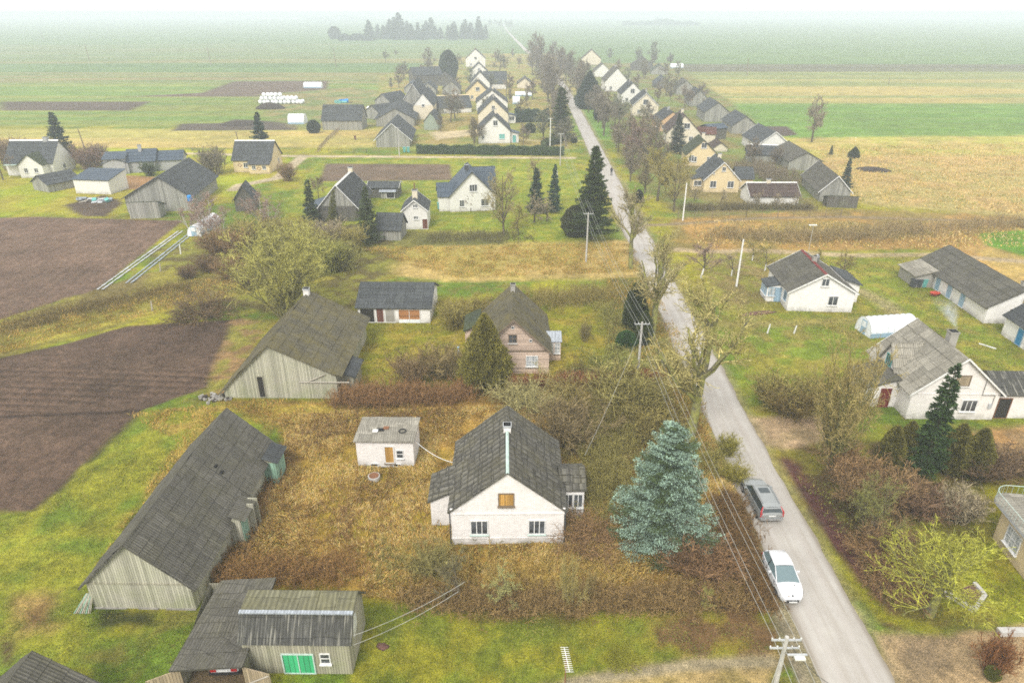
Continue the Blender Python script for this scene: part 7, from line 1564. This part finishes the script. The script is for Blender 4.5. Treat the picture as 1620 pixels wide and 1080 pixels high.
for i, (bx, lb) in enumerate(((1444, 'leftmost dark bin beside the lean-to of the long white barn'), (1452, 'middle dark bin beside the lean-to of the long white barn'), (1460, 'rightmost dark bin with greenish lid beside the lean-to of the long white barn'))): bin_(lb, (bx, 454), 'dark_trim' if i < 2 else 'green_teal', 1.2)
bin_('dark green bin at the left corner of the blue-grey roofed house', (695, 331), 'green_teal', 1.3)
bin_('left dark teal bin by the plank gable barn at the side road', (640, 241), 'green_teal', 1.4); bin_('right dark teal bin by the plank gable barn at the side road', (646, 241), 'green_teal', 1.4)
bin_('white water container by the lean-to of the wide grey barn', (234, 340), 'film', 1.5, 'water_container'); bin_('light green container beside the white one at the wide grey barn', (242, 340), 'mint_trim', 1.3, 'water_container')
bin_('small brown hive-like box alone on the grass by the side road', (562, 221), 'planks_brown', 1.1, 'hive_box')
t = thing('wheelbarrow', 'overturned red wheelbarrow by the pale blue door of the long barn', 'wheelbarrow', G(1478, 468), .3); m = MB(); m.lathe([(.3, .1), (.55, .45), (.6, .5)], 'red_paint', 8, sx=1.3); m.build('tray', t); m = MB(); m.tube([(-.9, 0, .3), (.9, 0, .35)], .03, 'red_paint', 5); m.build('handle', t); m = MB(); m.tube([(.85, -.05, .18), (.85, .05, .18)], .18, 'rubber', 10); m.build('wheel', t)
m = MB(); m.lathe([(.5, 0), (.5, .32), (.42, .32)], 'pole_concrete', 18); m.box(-.02, .02, -.02, .02, .3, .33, 'rust'); wl_ = m.build('well_ring', None, 'round concrete manhole with rusty lid in the dry grass before the small shed', 'manhole', loc=G(592, 757))
m = MB(); m.lathe([(.41, .325), (.41, .36)], 'rust', 16); m.build('lid', wl_)
# film-covered bed rows by the ploughed field
for lb, a, b, mt in (('strip of pale film in holes beside the upper ploughed field', (158, 459), (286, 366), 'grey_trim'), ('second film strip, bluish, nearer the thicket', (203, 449), (307, 366), 'cloth_grey')):
    A_, B_ = G(*a), G(*b); rn = random.Random(int(a[0])); t = thing('film_strip', lb, 'bed cover', (A_+B_)/2, math.atan2((B_-A_).y, (B_-A_).x)); L_ = (B_-A_).length; m = MB()
    for row in (-.35, .35):
        m = MB()
        for i in range(int(L_/.5)):
            x_ = -L_/2+i*.5; w_ = rn.uniform(.1, .2); m.poly([(x_+.04, row-w_, .09+rn.uniform(0, .06)), (x_+.46, row-w_*rn.uniform(.8, 1.1), .09+rn.uniform(0, .06)), (x_+.46, row+w_, .12), (x_+.04, row+w_, .12)], mt)
        m.build('film_row', t)
# stone-edged bed, bench slab
t = thing('stone_bed', 'grey stone-edged flower bed with dead brown leaves right of the pollard trunk', 'flower bed', G(1522, 942)); cs_ = [G(*p)-G(1522, 942) for p in ((1492, 938), (1540, 967), (1557, 944), (1540, 925))]
m = MB()
for i in range(3):
    a, b = cs_[i], cs_[i+1]; dv = (b-a); M = Matrix.Translation((a+b)/2) @ Matrix.Rotation(math.atan2(dv.y, dv.x), 4, 'Z'); m.box(-dv.length/2, dv.length/2, -.12, .12, 0, .3, 'pole_concrete', M)
m.build('kerb', t); m = MB(); m.poly([c_+Vector((0, 0, .14)) for c_ in cs_], 'leaves_litter'); m.build('soil', t)
m = MB(); m.box(-1.1, 1.1, -.22, .22, 0, .35, 'pole_concrete'); m.build('concrete_slab', None, 'long grey concrete slab lying at the edge of the sandy drive, right edge', 'slab', loc=G(1606, 1002))
m = MB(); m.box(-.9, .9, -.05, .05, 0, .12, 'insulator'); m.build('white_board', None, 'white board lying by the puddle before the blue-doored outbuilding', 'board', loc=G(1562, 548), rz=-.9)
# satellite dishes
def dish(base3, label, rz=.5):
    t = thing('satellite_dish', label, 'dish', base3, rz); m = MB(); m.smooth = True
    for k in range(3): pass
    m.lathe([(.02, 0), (.25, .03), (.42, .11)], 'grey_trim', 14); o_ = m.build('reflector', t); o_.rotation_euler = (R_(65), 0, 0); m = MB(); m.tube([(0, .1, -.9), (0, .05, 0)], .03, 'dark_trim', 5); m.build('mast', t)
ph = [o for o in bpy.data.objects if o.get('label', '').startswith('white plastered house with blue glazed porch')][0]
dish(Vector(ph.location)+Vector((.9, 5.4, 5.3+.3)), 'dark satellite dish above the red ridge of the porch house')
m = MB(); m.tube([(0, 0, 0), (0, 0, 6.2)], .05, 'wood_pale', 6); m.box(-.7, .5, -.15, .15, 6.15, 6.25, 'insulator'); m.build('lamp_pole', None, 'pole with a slanting white street lamp behind the red-ridged house', 'street lamp', loc=G(1275, 418))
# fences
def fence(label, line, h, mat='wood', step=2.2, rails=2, name='fence', mesh=True):
    t = thing(name, label, 'fence', G(*line[0])); o_ = G(*line[0]); pts = [G(*p)-o_ for p in line]; rl = MB()
    for a, b in zip(pts[:-1], pts[1:]):
        n = max(1, int((b-a).length/step))
        for i in range(n+1):
            q = a.lerp(b, i/n); m = MB(); m.tube([q, q+Vector((0, 0, h))], .06, mat, 5); m.build('post', t)
        for k in range(rails): z_ = h*(.35+.5*k/max(1, rails-1)); rl.tube([a+Vector((0, 0, z_)), b+Vector((0, 0, z_))], .03, mat, 4)
        if mesh:
            n2 = int((b-a).length/.35)
            for i in range(n2): q = a.lerp(b, (i+.5)/n2); rl.tube([q+Vector((0, 0, .1)), q+Vector((0, 0, h*.95))], .022, mat, 3, False)
    rl.build('railing', t)
fence('weathered wooden fence running from the side road to the broad blue-grey barn', [(503, 241), (520, 222), (537, 207)], 1.4, 'wood', 3)
fence('thin grey fence in front of the yellow house and the white outhouse', [(1072, 348), (1180, 344), (1330, 343)], 1.5, 'wood', 3)
fence('low fence along the side road before the plank gable barn', [(520, 242), (580, 242), (600, 242)], 1.1, 'wood', 3, mesh=False)
fence('wire fence of slim posts along the lower yard of the smoking-chimney house', [(1560, 735), (1620, 728), (1680, 722)], 1.2, 'wood_pale', 1.6, mesh=False)
for bx, by, h, lb in ((241, 492, 1.4, 'pale stake on the bank above the lower ploughed field'), (286, 402, 1.6, 'white stake by the thicket edge'), (1214, 527, 1.2, 'whitewashed stump, left of two behind the roadside lawn'), (1256, 527, 1.0, 'whitewashed forked stump, right of two behind the roadside lawn'), (254, 429, 1.3, 'leaning pale stake beside the bluish film strip')):
    m = MB(); m.tube([(0, 0, 0), (.15, 0, h)], [.11, .08], 'insulator' if 'white' in lb else 'wood_pale', 6); m.build('stake', None, lb, 'stake', loc=G(bx, by))
# snippets of garden arch by the side road
m = MB(); m.tube([(1.6*cos(q), 0, 2.2*sin(q)) for q in np.linspace(0, pi, 14)], .07, 'wood_pale', 6); m.build('garden_arch', None, 'pale hoop arch standing before the plank gable barn', 'arch', loc=G(636, 238))
# chimney smoke
t = NT('smoke'); t.t.nodes.remove(t.b); pv = t.n('VolumePrincipled'); n = t.noise(t.obj(), 1.3, 4, .6)
tc = t.obj(); sx_, sy_, sz_ = t.sep(tc); xr = t.math('ADD', sx_, t.math('MULTIPLY', sz_, .65))
rd = t.math('SQRT', t.math('ADD', t.math('MULTIPLY', xr, xr), t.math('MULTIPLY', sy_, sy_)))
fall = t.math('MAXIMUM', t.math('SUBTRACT', 1, t.math('DIVIDE', rd, t.math('ADD', .25, t.math('MULTIPLY', sz_, .4)))), 0)
den = t.math('MULTIPLY', t.math('MULTIPLY', fall, t.rng(n, .38, .62)), t.rng(sz_, 0, 3.0, 2.6, .0))
t.t.links.new(den, pv.inputs['Density']); pv.inputs['Color'].default_value = (.85, .92, 1, 1); t.t.links.new(pv.outputs[0], t.o.inputs['Volume'])
m = MB(); m.box(-3.2, .8, -1.3, 1.3, .02, 3.0, 'smoke'); m.build('chimney_smoke', None, 'thin bluish smoke drifting left from the light-roofed house chimney', 'smoke', kind='stuff', loc=SMK)
# ------------------------------------------------------------------ the damp winter air
t = NT('haze'); t.t.nodes.remove(t.b); pv = t.n('VolumePrincipled')
pv.inputs['Color'].default_value = (.87, .945, 1.0, 1); pv.inputs['Density'].default_value = .00078
t.t.links.new(pv.outputs[0], t.o.inputs['Volume'])
hb = MB(); hb.box(-4290, 4290, -58, 4290, -1.5, 38, 'haze'); hb.build('haze', kind='stuff')
